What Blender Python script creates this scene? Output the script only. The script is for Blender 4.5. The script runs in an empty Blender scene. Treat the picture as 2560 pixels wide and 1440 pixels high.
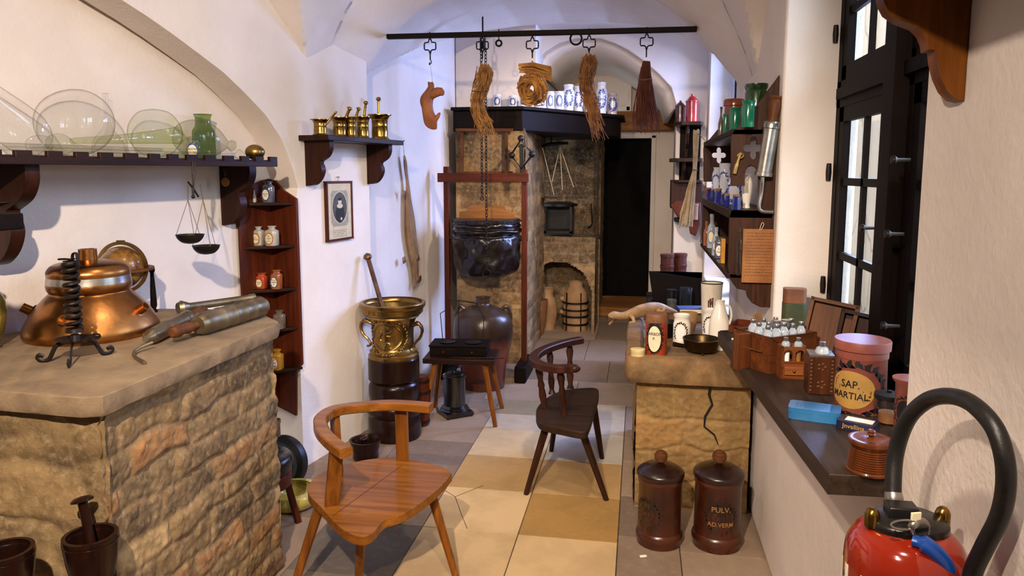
import bpy, bmesh, math, random
from mathutils import Vector, Matrix, noise
from mathutils.geometry import tessellate_polygon
random.seed(7)
C = bpy.context.scene.collection
SC = bpy.context.scene
R = math.radians
# ---------------------------------------------------------------- camera
EYE = Vector((0, 0, 1.6)); FPX = 1850.0; PPX, PPY = 1280.0, 657.0
PITCH, YAW = R(7.0), R(9.75)
cam = bpy.data.cameras.new('camera'); camo = bpy.data.objects.new('camera', cam); C.objects.link(camo)
camo.location = EYE; camo.rotation_euler = (R(90) - PITCH, 0, YAW)
cam.sensor_width = 36; cam.lens = 36 * FPX / 2560; cam.shift_y = -(720 - PPY) / 2560; cam.clip_start = .02
SC.camera = camo; SC.cycles.transparent_max_bounces = 32; SC.cycles.max_bounces = 10; SC.cycles.diffuse_bounces = 6
FW = Vector((-math.sin(YAW) * math.cos(PITCH), math.cos(YAW) * math.cos(PITCH), -math.sin(PITCH)))
RT = Vector((math.cos(YAW), math.sin(YAW), 0)); UP = RT.cross(FW)
def ray(x, y): return FW + RT * ((x - PPX) / FPX) - UP * ((y - PPY) / FPX)
def aZ(x, y, z=0.0): d = ray(x, y); return EYE + d * ((z - 1.6) / d.z)
def aY(x, y, Y): d = ray(x, y); return EYE + d * (Y / d.y)
def aX(x, y, X): d = ray(x, y); return EYE + d * (X / d.x)
def aP(x, y, p, n): d = ray(x, y); p = Vector(p); n = Vector(n); return EYE + d * ((p - EYE).dot(n) / d.dot(n))
# ---------------------------------------------------------------- world, light, exposure
SC.view_settings.view_transform = 'Standard'; SC.view_settings.look = 'None'
SC.view_settings.exposure = 0.0; SC.view_settings.gamma = 1.0; SC.view_settings.use_curve_mapping = False
W = bpy.data.worlds.new('sky'); SC.world = W; W.use_nodes = True
W.node_tree.nodes['Background'].inputs[0].default_value = (.80, .88, 1, 1)
W.node_tree.nodes['Background'].inputs[1].default_value = 2.2
def light(name, kind, loc, aim, energy, col, size=.1, size_y=None, spot=None, blend=.5):
    l = bpy.data.lights.new(name, kind); o = bpy.data.objects.new(name, l); C.objects.link(o)
    o.location = loc; o.rotation_euler = (Vector(aim) - Vector(loc)).to_track_quat('-Z', 'Y').to_euler()
    l.energy = energy; l.color = col
    if kind == 'AREA':
        l.size = size
        if size_y: l.shape = 'RECTANGLE'; l.size_y = size_y
    elif kind == 'SUN': l.angle = size
    else: l.shadow_soft_size = size
    if kind == 'SPOT': l.spot_size = R(spot); l.spot_blend = blend
    return o
WARM = (1, .81, .65)
light('ceiling_spot_front', 'SPOT', (-.5, -.05, 2.52), (-1.3, 2.9, .75), 510, WARM, .03, spot=92, blend=.8)
light('ceiling_spot_left', 'SPOT', (-1.0, 1.9, 2.6), (-.95, 2.9, .0), 45, WARM, .03, spot=80, blend=.6)
light('added_fill_middle', 'SPOT', (-.25, 2.5, 2.6), (-.95, 4.6, .3), 120, WARM, .03, spot=76, blend=.8)  # added fill, no known fitting: brightens pier, mortar block and middle floor
light('ceiling_spot_right', 'SPOT', (.1, .45, 2.5), (.1, 3.3, .3), 135, WARM, .03, spot=84, blend=.8)
light('ceiling_spot_hearth', 'SPOT', (-.1, 4.75, 2.42), (-.75, 7.0, .9), 135, WARM, .05, spot=92, blend=.8)
light('added_fill_near_wall', 'SPOT', (-.6, -.35, 2.45), (.55, 1.3, 1.0), 150, WARM, .03, spot=60, blend=.7)  # added to brighten the near right wall, also throws the hose shadow
light('daylight_window_near', 'AREA', (1.9, 2.6, 2.3), (.4, 2.3, .9), 110, (.66, .77, 1), 1.4, 1.6)
light('daylight_window_far', 'AREA', (1.6, 6.1, 2.3), (-.2, 4.6, .0), 520, (.36, .47, 1), 1.2, 1.5)
light('sun', 'SUN', (-6, 4, 9), (2.7, 9, 1.5), 1.8, (1, .90, .78), .01)
# ---------------------------------------------------------------- mesh builder
I4 = Matrix.Identity(4)
class MB:
    def __init__(s): s.v = []; s.f = []; s.mi = []; s.sm = []; s.M = I4.copy(); s.m = 0; s.smooth = True; s.col = {}
    def at(s, loc=(0, 0, 0), rot=(0, 0, 0), sc=1.0):
        from mathutils import Euler
        s.M = Matrix.Translation(Vector(loc)) @ Euler(rot).to_matrix().to_4x4() @ (Matrix.Scale(sc, 4) if not isinstance(sc, tuple) else Matrix.Diagonal((*sc, 1)))
        return s
    def add(s, vs, fs, smooth=None):
        b = len(s.v); s.v += [s.M @ Vector(p) for p in vs]
        sm = s.smooth if smooth is None else smooth
        for f in fs: s.f.append([i + b for i in f]); s.mi.append(s.m); s.sm.append(sm)
        return s
    def box(s, c, d, rz=0.0, rx=0.0, ry=0.0):
        from mathutils import Euler
        E = Euler((rx, ry, rz)).to_matrix(); c = Vector(c); x, y, z = d[0] / 2, d[1] / 2, d[2] / 2
        vs = [c + E @ Vector((i * x, j * y, k * z)) for i in (-1, 1) for j in (-1, 1) for k in (-1, 1)]
        return s.add(vs, [(0, 1, 3, 2), (4, 6, 7, 5), (0, 4, 5, 1), (2, 3, 7, 6), (0, 2, 6, 4), (1, 5, 7, 3)], False)
    def bar(s, a, b, w, h):
        a = Vector(a); b = Vector(b); d = (b - a); L = d.length; q = d.to_track_quat('X', 'Z').to_matrix()
        vs = [a + q @ Vector((i * L, j * w / 2, k * h / 2)) for i in (0, 1) for j in (-1, 1) for k in (-1, 1)]
        return s.add(vs, [(0, 1, 3, 2), (4, 6, 7, 5), (0, 4, 5, 1), (2, 3, 7, 6), (0, 2, 6, 4), (1, 5, 7, 3)], False)
    def lathe(s, prof, c=(0, 0, 0), seg=28, M=None, f=None):
        c = Vector(c); vs = []; fs = []; rows = []
        for (r, z) in prof:
            if abs(r) < 1e-6: rows.append([len(vs)]); vs.append(Vector((0, 0, z)))
            else:
                rows.append(list(range(len(vs), len(vs) + seg)))
                for k in range(seg):
                    t = 2 * math.pi * k / seg; rr = r * (f(t, z) if f else 1)
                    vs.append(Vector((rr * math.cos(t), rr * math.sin(t), z)))
        for a, b in zip(rows, rows[1:]):
            for k in range(seg):
                k2 = (k + 1) % seg
                if len(a) == 1 and len(b) == 1: continue
                if len(a) == 1: fs.append((a[0], b[k2], b[k]))
                elif len(b) == 1: fs.append((a[k], a[k2], b[0]))
                else: fs.append((a[k], a[k2], b[k2], b[k]))
        if len(rows[0]) > 1 and prof[0] != prof[-1]: fs.append(tuple(reversed(rows[0])))
        if len(rows[-1]) > 1 and prof[0] != prof[-1]: fs.append(tuple(rows[-1]))
        if M is not None: vs = [M @ v for v in vs]
        return s.add([v + c for v in vs], fs)
    def tube(s, pts, r, seg=8, closed=False, flat=1.0, upv=None):
        pts = [Vector(p) for p in pts]; n = len(pts); rs = r if isinstance(r, (list, tuple)) else [r] * n
        vs = []; fs = []; pu = None
        for i in range(n):
            if closed: t = pts[(i + 1) % n] - pts[i - 1]
            else: t = pts[min(i + 1, n - 1)] - pts[max(i - 1, 0)]
            t = t.normalized() if t.length > 1e-9 else Vector((0, 0, 1))
            if upv is not None: pu = Vector(upv)
            elif pu is None: pu = Vector((0, 0, 1)) if abs(t.z) < .9 else Vector((1, 0, 0))
            u = pu - t * pu.dot(t)
            u = u.normalized() if u.length > 1e-6 else t.orthogonal().normalized()
            w = t.cross(u); pu = u
            for k in range(seg):
                a = 2 * math.pi * k / seg
                vs.append(pts[i] + (w * math.cos(a) + u * math.sin(a) * flat) * rs[i])
        for i in range(n if closed else n - 1):
            j = (i + 1) % n
            for k in range(seg):
                k2 = (k + 1) % seg; fs.append((i * seg + k, i * seg + k2, j * seg + k2, j * seg + k))
        if not closed:
            fs.append(tuple(reversed(range(seg)))); fs.append(tuple(range((n - 1) * seg, n * seg)))
        return s.add(vs, fs)
    def prism(s, loops, t, M=None):
        """loops: outer 2D polygon then holes, in local XY, extruded +z by t"""
        if not isinstance(loops[0][0], (list, tuple, Vector)): loops = [loops]
        flat = [Vector((p[0], p[1], 0)) for L in loops for p in L]
        tri = tessellate_polygon([[Vector((p[0], p[1], 0)) for p in L] for L in loops])
        n = len(flat); vs = [v.copy() for v in flat] + [v + Vector((0, 0, t)) for v in flat]; fs = []
        for a, b, c in tri:
            if (flat[b] - flat[a]).cross(flat[c] - flat[a]).z < 0: b, c = c, b
            fs.append((a, c, b)); fs.append((a + n, b + n, c + n))
        o = 0
        for li, L in enumerate(loops):
            m = len(L); ar = sum(L[i][0] * L[(i + 1) % m][1] - L[(i + 1) % m][0] * L[i][1] for i in range(m))
            fl = (ar < 0) ^ (li > 0)
            for i in range(m):
                a, b = o + i, o + (i + 1) % m
                fs.append((a, b, b + n, a + n) if not fl else (b, a, a + n, b + n))
            o += m
        if M is not None: vs = [M @ v for v in vs]
        return s.add(vs, fs, False)
    def grid(s, fn, nu, nv):
        vs = [fn(i / nu, j / nv) for j in range(nv + 1) for i in range(nu + 1)]
        fs = [(j * (nu + 1) + i, j * (nu + 1) + i + 1, (j + 1) * (nu + 1) + i + 1, (j + 1) * (nu + 1) + i) for j in range(nv) for i in range(nu)]
        return s.add(vs, fs)
    def loft(s, rings, cap=True):
        n = len(rings[0]); vs = [p for r in rings for p in r]; fs = []
        for i in range(len(rings) - 1):
            for k in range(n):
                k2 = (k + 1) % n; fs.append((i * n + k, i * n + k2, (i + 1) * n + k2, (i + 1) * n + k))
        if cap: fs.append(tuple(reversed(range(n)))); fs.append(tuple(range((len(rings) - 1) * n, len(rings) * n)))
        return s.add(vs, fs)
    def ball(s, c, r, seg=16, rows=10, sc=(1, 1, 1), M=None):
        pr = [(r * math.sin(math.pi * i / rows), -r * math.cos(math.pi * i / rows)) for i in range(rows + 1)]
        pr[0] = (0, -r); pr[-1] = (0, r)
        D = Matrix.Diagonal((*sc, 1))
        return s.lathe(pr, c, seg, (M @ D) if M is not None else D)
    def text(s, txt, size, fn, m=None, sx=1.0, bold=.0):
        """flat lettering laid on a surface; fn maps (x, y) of the centred line to a 3D point"""
        vs, fs = glyphs(txt, bold)
        om = s.m
        if m is not None: s.m = m
        s.add([fn(x * size * sx, y * size) for x, y in vs], fs, False); s.m = om
        return s
    def build(s, name, mats, parent=None, bevel=0.0, auto=40, seg=2, flip=False, noise_amt=0.0, noise_sc=8.0, sub=0, solid=0.0):
        me = bpy.data.meshes.new(name)
        vv = s.v
        if noise_amt: vv = [v + noise.noise_vector(v * noise_sc) * noise_amt for v in vv]
        me.from_pydata([tuple(v) for v in vv], [], s.f)
        for p, m, sm in zip(me.polygons, s.mi, s.sm): p.material_index = m; p.use_smooth = sm
        for m in (mats if isinstance(mats, (list, tuple)) else [mats]): me.materials.append(m)
        if s.col:
            at = me.color_attributes.new('tone', 'FLOAT_COLOR', 'POINT')
            for i, c in s.col.items(): at.data[i].color = (*c, 1)
        if not s.col:
            bm = bmesh.new(); bm.from_mesh(me); bmesh.ops.remove_doubles(bm, verts=bm.verts, dist=1e-6)
            bmesh.ops.recalc_face_normals(bm, faces=bm.faces) if not flip else None
            bm.to_mesh(me); bm.free()
        if auto is not None: me.set_sharp_from_angle(angle=R(auto))
        me.update()
        o = bpy.data.objects.new(name, me); C.objects.link(o)
        if parent is not None: o.parent = parent
        if solid: md = o.modifiers.new('solid', 'SOLIDIFY'); md.thickness = solid; md.offset = 0
        if sub: md = o.modifiers.new('sub', 'SUBSURF'); md.levels = md.render_levels = sub
        if bevel:
            md = o.modifiers.new('bevel', 'BEVEL'); md.width = bevel; md.segments = seg; md.limit_method = 'ANGLE'; md.angle_limit = R(35)
        return o
_G = {}
def glyphs(t, bold=0.0):
    k = (t, bold)
    if k not in _G:
        cu = bpy.data.curves.new('t', 'FONT'); cu.body = t; cu.align_x = 'CENTER'; cu.align_y = 'CENTER'; cu.size = 1.0; cu.resolution_u = 2; cu.offset = bold
        o = bpy.data.objects.new('t', cu); C.objects.link(o)
        dg = bpy.context.evaluated_depsgraph_get(); me = bpy.data.meshes.new_from_object(o.evaluated_get(dg))
        _G[k] = ([(v.co.x, v.co.y) for v in me.vertices], [tuple(p.vertices) for p in me.polygons])
        bpy.data.objects.remove(o); bpy.data.curves.remove(cu); bpy.data.meshes.remove(me)
    return _G[k]
def wrap(rad, z0, ang=-90.0, off=.0006, cx=0.0, cy=0.0):
    """maps flat (x, y) on to an upright round body; rad is a number or a function of height"""
    def fn(x, y):
        r = rad(z0 + y) if callable(rad) else rad
        t = R(ang) + x / r
        return Vector((cx + (r + off) * math.cos(t), cy + (r + off) * math.sin(t), z0 + y))
    return fn
def patch(mb, fn, w, h, m, oval=True, nx=14, ny=10, off2=.0):
    """a painted or paper label patch, oval or square, laid on with fn"""
    om = mb.m; mb.m = m; vs = [fn(0, 0)]; fs = []; N = 28; K = 3
    for k in range(1, K + 1):
        for i in range(N):
            t = 2 * math.pi * i / N; c, s_ = math.cos(t), math.sin(t)
            if not oval:
                q = 1 / max(abs(c), abs(s_)); c *= q; s_ *= q
            vs.append(fn(c * w / 2 * k / K, s_ * h / 2 * k / K))
    for i in range(N):
        j = (i + 1) % N; fs.append((0, 1 + i, 1 + j))
        for k in range(K - 1): a = 1 + k * N; b = a + N; fs.append((a + i, b + i, b + j, a + j))
    mb.add(vs, fs, True); mb.m = om
def leafring(mb, fn, w, h, m, n=18, ls=.012, lw=.4, gap=(0, 0)):
    """a painted wreath: small pointed leaves round an oval"""
    om = mb.m; mb.m = m
    for i in range(n):
        t = 2 * math.pi * (i + .5) / n
        if gap[0] < (t % (2 * math.pi)) < gap[1]: continue
        cx, cy = math.cos(t) * w / 2, math.sin(t) * h / 2
        for sgn in (1, -1):
            a = t + math.pi / 2 * .5 * sgn + (.5 if i % 2 else .2); dx, dy = math.cos(a) * ls, math.sin(a) * ls; nx, ny = -dy * lw, dx * lw
            mb.add([fn(cx, cy), fn(cx + dx * .5 + nx * .5, cy + dy * .5 + ny * .5), fn(cx + dx, cy + dy), fn(cx + dx * .5 - nx * .5, cy + dy * .5 - ny * .5)], [(0, 1, 2, 3)], True)
    mb.m = om
# ---------------------------------------------------------------- naming
def thing(name, label, cat, loc=(0, 0, 0), rz=0.0, group=None, rot=None):
    o = bpy.data.objects.new(name, None); C.objects.link(o); o.empty_display_size = .05
    o.location = loc; o.rotation_euler = rot if rot else (0, 0, rz)
    o['label'] = label; o['category'] = cat
    if group: o['group'] = group
    return o
def tag(o, label, cat, group=None, kind=None, loc=None, rz=None, rot=None):
    if label: o['label'] = label
    if cat: o['category'] = cat
    if group: o['group'] = group
    if kind: o['kind'] = kind
    if loc is not None: o.location = loc
    if rz is not None: o.rotation_euler = (0, 0, rz)
    if rot is not None: o.rotation_euler = rot
    return o
def struct(o): o['kind'] = 'structure'; return o
def dup(o, loc, rz=0.0, label=None, group=None, sc=None, rot=None):
    r = o.copy(); C.objects.link(r); r.location = loc; r.rotation_euler = rot if rot else (0, 0, rz)
    if sc: r.scale = (sc, sc, sc) if not isinstance(sc, tuple) else sc
    if label: r['label'] = label
    if group: r['group'] = group
    for ch in list(o.children):
        c = ch.copy(); C.objects.link(c); c.parent = r
        for g in ch.children: d = g.copy(); C.objects.link(d); d.parent = c
    return r
# ---------------------------------------------------------------- materials
class NT:
    def __init__(s, name):
        s.m = bpy.data.materials.new(name); s.m.use_nodes = True; s.t = s.m.node_tree; s.t.nodes.clear()
        s.out = s.n('ShaderNodeOutputMaterial'); s.co = s.n('ShaderNodeTexCoord')
    def n(s, k, **kw):
        o = s.t.nodes.new(k)
        for a, b in kw.items(): setattr(o, a, b)
        return o
    def l(s, a, b): s.t.links.new(a, b)
    def map(s, sc, src='Object', rot=(0, 0, 0)):
        m = s.n('ShaderNodeMapping'); m.inputs['Scale'].default_value = sc if isinstance(sc, tuple) else (sc,) * 3; m.inputs['Rotation'].default_value = rot
        s.l(s.co.outputs[src], m.inputs[0]); return m.outputs[0]
    def noise(s, vec, scale=5, detail=4, rough=.6, dist=0.0):
        o = s.n('ShaderNodeTexNoise'); o.inputs['Scale'].default_value = scale; o.inputs['Detail'].default_value = detail; o.inputs['Roughness'].default_value = rough; o.inputs['Distortion'].default_value = dist
        if vec is not None: s.l(vec, o.inputs['Vector'])
        return o.outputs['Fac']
    def ramp(s, fac, stops):
        r = s.n('ShaderNodeValToRGB'); e = r.color_ramp.elements
        while len(e) < len(stops): e.new(.5)
        for x, (p, c) in zip(e, stops): x.position = p; x.color = (*c, 1) if len(c) == 3 else c
        s.l(fac, r.inputs[0]); return r.outputs[0]
    def mix(s, fac, a, b, mode='MIX'):
        m = s.n('ShaderNodeMix', data_type='RGBA', blend_type=mode)
        for sock, v in ((m.inputs[0], fac), (m.inputs[6], a), (m.inputs[7], b)):
            if hasattr(v, 'links') or hasattr(v, 'is_linked'): s.l(v, sock)
            elif isinstance(v, tuple): sock.default_value = (*v, 1) if len(v) == 3 else v
            else: sock.default_value = v
        return m.outputs[2]
    def bump(s, h, st=.3, dist=.01, nrm=None):
        b = s.n('ShaderNodeBump'); b.inputs['Strength'].default_value = st; b.inputs['Distance'].default_value = dist
        s.l(h, b.inputs['Height'])
        if nrm: s.l(nrm, b.inputs['Normal'])
        return b.outputs[0]
    def pbr(s, col, rough=.5, metal=0.0, nrm=None, spec=.5, coat=0.0, emis=None):
        p = s.n('ShaderNodeBsdfPrincipled')
        for sock, v in (('Base Color', col), ('Roughness', rough), ('Metallic', metal), ('Specular IOR Level', spec), ('Coat Weight', coat)):
            if hasattr(v, 'is_linked'): s.l(v, p.inputs[sock])
            elif isinstance(v, tuple): p.inputs[sock].default_value = (*v, 1)
            else: p.inputs[sock].default_value = v
        if nrm: s.l(nrm, p.inputs['Normal'])
        s.l(p.outputs[0], s.out.inputs[0]); return s.m
def srgb(h):
    h = h.lstrip('#'); return tuple(((int(h[i:i + 2], 16) / 255 + .055) / 1.055) ** 2.4 if int(h[i:i + 2], 16) > 10 else int(h[i:i + 2], 16) / 3294.6 for i in (0, 2, 4))
def mottle(name, a, b, scale=6, rough=.5, metal=0.0, bump=.0, bscale=40, bdist=.003, coat=0.0, detail=5, spec=.5, lo=.35, hi=.68, rvar=0.0):
    t = NT(name); v = t.map(1.0); n = t.noise(v, scale, detail, .65); col = t.ramp(n, [(lo, srgb(a)), (hi, srgb(b))])
    nr = t.bump(t.noise(v, bscale, 4, .6), bump, bdist) if bump else None
    rg = rough
    if rvar: rg = t.ramp(n, [(.3, (max(0, rough - rvar),) * 3), (.7, (min(1, rough + rvar),) * 3)])
    return t.pbr(col, rg, metal, nr, spec, coat)
def wood(name, a, b, c=None, axis='x', scale=1.0, rough=.45, bump=.25, coat=0.0, spec=.16):
    t = NT(name); g, f = 3.0 * scale, 42.0 * scale
    sc = {'x': (g, f, f), 'y': (f, g, f), 'z': (f, f, g)}[axis]
    v = t.map(sc); n1 = t.noise(v, 1.0, 5, .62, .6)
    sc2 = {'x': (1.2, 9, 9), 'y': (9, 1.2, 9), 'z': (9, 9, 1.2)}[axis]
    n2 = t.noise(t.map(tuple(k * scale for k in sc2)), 1.0, 3, .5, 1.2)
    col = t.ramp(n1, [(.28, srgb(a)), (.72, srgb(b))])
    col = t.mix(t.ramp(n2, [(.45, (0, 0, 0)), (.8, (.75,) * 3)]), col, srgb(c or a))
    return t.pbr(col, rough, 0, t.bump(n1, bump, .002), spec, coat)
def flat(name, a, rough=.6, metal=0.0, coat=0.0, spec=.5): return mottle(name, a, a, 5, rough, metal, coat=coat, spec=spec)
def glass(name, tint, edge, gl=.06, rough=.02, density=.9):
    """thin blown glass: see-through, tinted more where it is seen edge on, with a clear gloss"""
    t = NT(name); lw = t.n('ShaderNodeLayerWeight'); lw.inputs[0].default_value = .35
    tr = t.n('ShaderNodeBsdfTransparent'); gs = t.n('ShaderNodeBsdfGlossy'); gs.inputs['Roughness'].default_value = rough
    c = t.ramp(lw.outputs['Facing'], [(.5, tint), (.93, edge)]); t.l(c, tr.inputs[0])
    fr = t.ramp(lw.outputs['Facing'], [(0, (.035,) * 3), (.55, (.06,) * 3), (.85, (.22,) * 3), (1, (.6,) * 3)])
    mx = t.n('ShaderNodeMixShader'); t.l(fr, mx.inputs[0]); t.l(tr.outputs[0], mx.inputs[1]); t.l(gs.outputs[0], mx.inputs[2]); t.l(mx.outputs[0], t.out.inputs[0])
    return t.m
def plaster(name, a, b, bump=.35):
    t = NT(name); v = t.map(1.0, 'Object'); n = t.noise(v, 1.7, 5, .6); col = t.ramp(n, [(.35, srgb(a)), (.7, srgb(b))])
    h = t.mix(.5, t.noise(v, 6, 5, .6), t.noise(v, 55, 3, .6))
    return t.pbr(col, .85, 0, t.bump(h, bump, .012), .25)
def toned(name, scale=30, rough=.85, bump=.5, bdist=.006, amt=.55, dark='#3a2c1e', light='#c9b493', vsc=6):
    """colour carried per brick or per tile in the 'tone' attribute, broken up with noise"""
    t = NT(name); a = t.n('ShaderNodeAttribute'); a.attribute_name = 'tone'; v = t.map(1.0)
    n1 = t.noise(v, scale, 6, .7); n2 = t.noise(v, vsc, 5, .65)
    col = t.mix(t.ramp(n2, [(.38, (amt,) * 3), (.55, (0, 0, 0))]), a.outputs['Color'], srgb(dark))
    col = t.mix(t.ramp(n1, [(.5, (0, 0, 0)), (.75, (amt * .8,) * 3)]), col, srgb(light))
    return t.pbr(col, rough, 0, t.bump(n1, bump, bdist), .3)
M = {}
M['plaster'] = plaster('lime_plaster', '#d8cdc2', '#e6ddd4')
M['darkwood'] = wood('dark_stained_wood', '#1a0e09', '#33190e', '#120a07', rough=.42)
M['darkwoodz'] = wood('dark_stained_wood_upright', '#1f0f08', '#3c1d10', '#160b06', axis='z', rough=.42)
M['doorwood'] = mottle('black_door_leaf', '#0a0706', '#120d0b', 9, .9, spec=.15)
M['blackwood'] = wood('black_wood', '#0d0806', '#190f0b', '#080504', rough=.55, spec=.08)
M['redwood'] = wood('red_brown_wood', '#3a170b', '#5e2813', '#2a1008', axis='z', rough=.38)
M['redwoodx'] = wood('red_brown_wood_flat', '#3a170b', '#5e2813', '#2a1008', axis='x', rough=.38)
M['oak'] = wood('polished_oak', '#66380f', '#985f20', '#4e290b', axis='x', rough=.32, coat=.15)
M['oakz'] = wood('polished_oak_upright', '#5c320d', '#8c541b', '#46240a', axis='z', rough=.32, coat=.15)
M['brown'] = wood('brown_wood', '#4a2a16', '#6d4223', '#38200f', axis='x', rough=.5)
M['brownz'] = wood('brown_wood_upright', '#4a2a16', '#6d4223', '#38200f', axis='z', rough=.5)
M['tanwood'] = wood('tan_wood', '#7a4c26', '#9a6a38', '#5f391b', axis='x', rough=.55)
M['iron'] = mottle('wrought_iron', '#17120f', '#2c221c', 25, .5, .55, .3, 60)
M['blackiron'] = mottle('black_iron', '#0b0a0a', '#191615', 25, .45, .4, .2, 60)
M['brass'] = mottle('aged_brass', '#8a6a30', '#b08d46', 9, .26, 1.0, .12, 40, rvar=.08)
M['bronze'] = mottle('old_bronze', '#7d6236', '#a5854c', 8, .32, 1.0, .2, 35, rvar=.1)
M['copper'] = mottle('hammered_copper', '#96602f', '#b9824c', 5, .34, 1.0, .16, 26, .006, rvar=.1)
M['tin'] = mottle('tinned_band', '#8d8a84', '#b9b4aa', 10, .28, .9, .1, 40)
M['pewter'] = mottle('dull_pewter', '#786c57', '#9c8e74', 9, .42, .9, .15, 40, rvar=.1)
M['stone'] = mottle('worn_sandstone', '#8a7456', '#ab9470', 7, .85, 0, .5, 30, .008)
M['clear'] = glass('clear_glass', (.965, .965, .955), (.50, .50, .45))
M['green'] = glass('green_glass', (.88, .91, .78), (.46, .54, .32))
M['palegreen'] = glass('pale_green_glass', (.94, .955, .90), (.52, .57, .44))
M['deepgreen'] = glass('deep_green_glass', (.56, .66, .40), (.16, .24, .08))
M['pane'] = glass('window_glass', (.92, .95, .95), (.75, .82, .84))
M['white'] = mottle('white_glaze', '#e6e0d2', '#f0ece0', 5, .18, coat=.3)
M['delft'] = mottle('bluish_white_glaze', '#c3c7d2', '#d6d9e1', 5, .18, coat=.3)
M['cobalt'] = flat('cobalt_paint', '#26408f', .25)
M['black'] = flat('black_paint', '#0e0c0b', .5)
M['ink'] = flat('black_lettering', '#17120e', .6)
M['paper'] = mottle('label_paper', '#d9cda6', '#e8dfc0', 12, .7)
M['leather'] = mottle('black_leather', '#0c0806', '#1d120d', 10, .28, 0, .45, 18, .01)
M['cord'] = flat('pale_cord', '#c9b48c', .8)
M['twine'] = flat('brown_twine', '#5b4630', .85)
# ================================================================ THE ROOM
def lerp(a, b, t): return a + (b - a) * t
def interp(pts, x):
    if x <= pts[0][0]: return pts[0][1]
    for (a, b), (c, d) in zip(pts, pts[1:]):
        if x <= c: return b + (d - b) * (x - a) / (c - a)
    return pts[-1][1]
def smooth(t): t = max(0, min(1, t)); return t * t * (3 - 2 * t)
PP = Vector((-1.77, 3.615, 0)); DP = Vector((.189, .982, 0)).normalized(); NP = Vector((DP.y, -DP.x, 0))      # pier face: a point, along, out
PN = Vector((-1.93, 3.65, 0)); DN = Vector((math.sin(R(14)), math.cos(R(14)), 0)); NN = Vector((DN.y, -DN.x, 0))  # niche wall
def on_niche(s, out, z): return PN + DN * s + NN * out + Vector((0, 0, z))
def on_pier(s, out, z): return PP + DP * s + NP * out + Vector((0, 0, z))
def wall_box(name, a, b, z0, z1, t, m=None):
    """upright wall from a to b (plan points), thickness t to the left of a>b"""
    a = Vector((*a[:2], 0)); b = Vector((*b[:2], 0)); d = (b - a).normalized(); n = Vector((-d.y, d.x, 0)) * t
    mb = MB(); vs = [a, b, b + n, a + n]
    mb.add([v + Vector((0, 0, z)) for z in (z0, z1) for v in vs], [(0, 1, 2, 3), (4, 5, 6, 7), (0, 1, 5, 4), (1, 2, 6, 5), (2, 3, 7, 6), (3, 0, 4, 7)], False)
    return struct(mb.build(name, m or M['plaster']))
TOP = 3.15
# left: recessed niche wall, then the arch wall and pier in front of it
wall_box('wall_left_niche', on_niche(-6.2, 0, 0), on_niche(.03, 0, 0), 0, TOP, .3)
def wp(x, y): p = aP(x, y, PP, NP); return ((p - PP).dot(DP), p.z)
arch = [(0.0, 0.0), (0.0, 1.42)] + [wp(*p) for p in ((746, 470), (734, 425), (718, 380), (700, 340), (665, 288), (610, 230), (560, 182), (500, 136), (430, 84), (370, 42), (305, 0))]
sx, sz = arch[-1]; arch += [(sx - .2, sz + .07), (sx - .5, sz + .12), (sx - 1.0, sz + .02), (sx - 1.4, sz - .3), (sx - 1.7, 1.4), (sx - 1.75, 0)]
poly = [(.735, 0), (.735, TOP), (-4.2, TOP), (-4.2, 0)] + list(reversed(arch))
mb = MB(); Mw = Matrix((( DP.x, 0, -NP.x, PP.x), (DP.y, 0, -NP.y, PP.y), (0, 1, 0, 0), (0, 0, 0, 1)))
mb.prism(poly, .17, Mw)
struct(mb.build('wall_left_pier', M['plaster'], bevel=.012, seg=3))
wall_box('wall_left_bay', (-1.765, 4.2), (-1.535, 6.45), 0, TOP, .25)
# right: one wall with two window openings, 0.22 m to the window frames
YZ = Matrix(((0, 0, 1, .55), (1, 0, 0, 0), (0, 1, 0, 0), (0, 0, 0, 1)))
mb = MB(); mb.prism([[(-1.6, 0), (6.62, 0), (6.62, TOP), (-1.6, TOP)], [(1.6, .905), (3.13, .905), (3.13, 2.75), (2.9, 2.86), (1.85, 2.86), (1.6, 2.75)], [(4.62, .72), (6.45, .72), (6.45, 2.75), (4.62, 2.75)]], .29, YZ)
struct(mb.build('wall_right', M['plaster'], bevel=.01, seg=2))
# far wall pieces round the passage with the dark door
arc2 = [(-.92, 2.50), (-.90, 2.57), (-.85, 2.64), (-.72, 2.715), (-.571, 2.75), (-.364, 2.745), (-.24, 2.70), (-.124, 2.64), (.016, 2.54), (.14, 2.43), (.247, 2.316), (.298, 2.154)]
XZ = Matrix(((1, 0, 0, 0), (0, 0, 1, 6.6), (0, 1, 0, 0), (0, 0, 0, 1)))
mb = MB(); mb.prism([(-1.56, 2.135), (-1.56, TOP), (.97, TOP), (.97, 0), (.30, 0)] + list(reversed(arc2)) + [(-.92, 2.135)], .14, XZ)
struct(mb.build('wall_back_arch', M['plaster'], bevel=.008))
mb = MB(); mb.add([Vector((x, y, z)) for (x, z) in arc2 for y in (6.7, 9.1)], [(2 * i, 2 * i + 1, 2 * i + 3, 2 * i + 2) for i in range(len(arc2) - 1)])
o = mb.build('ceiling_passage', M['plaster']); struct(o); o.modifiers.new('s', 'SOLIDIFY').thickness = .05
wall_box('wall_passage_left', (-.94, 6.7), (-.94, 9.1), 2.135, TOP, .2)
wall_box('wall_passage_right', (.385, 9.1), (.32, 6.7), 0, TOP, .2)
mb = MB(); mb.prism([[(-1.2, 0), (.6, 0), (.6, TOP), (-1.2, TOP)], [(-.47, .0), (.165, .0), (.165, 2.0), (-.47, 2.0)]], .2, Matrix(((1, 0, 0, 0), (0, 0, 1, 8.92), (0, 1, 0, 0), (0, 0, 0, 1))))
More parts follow.
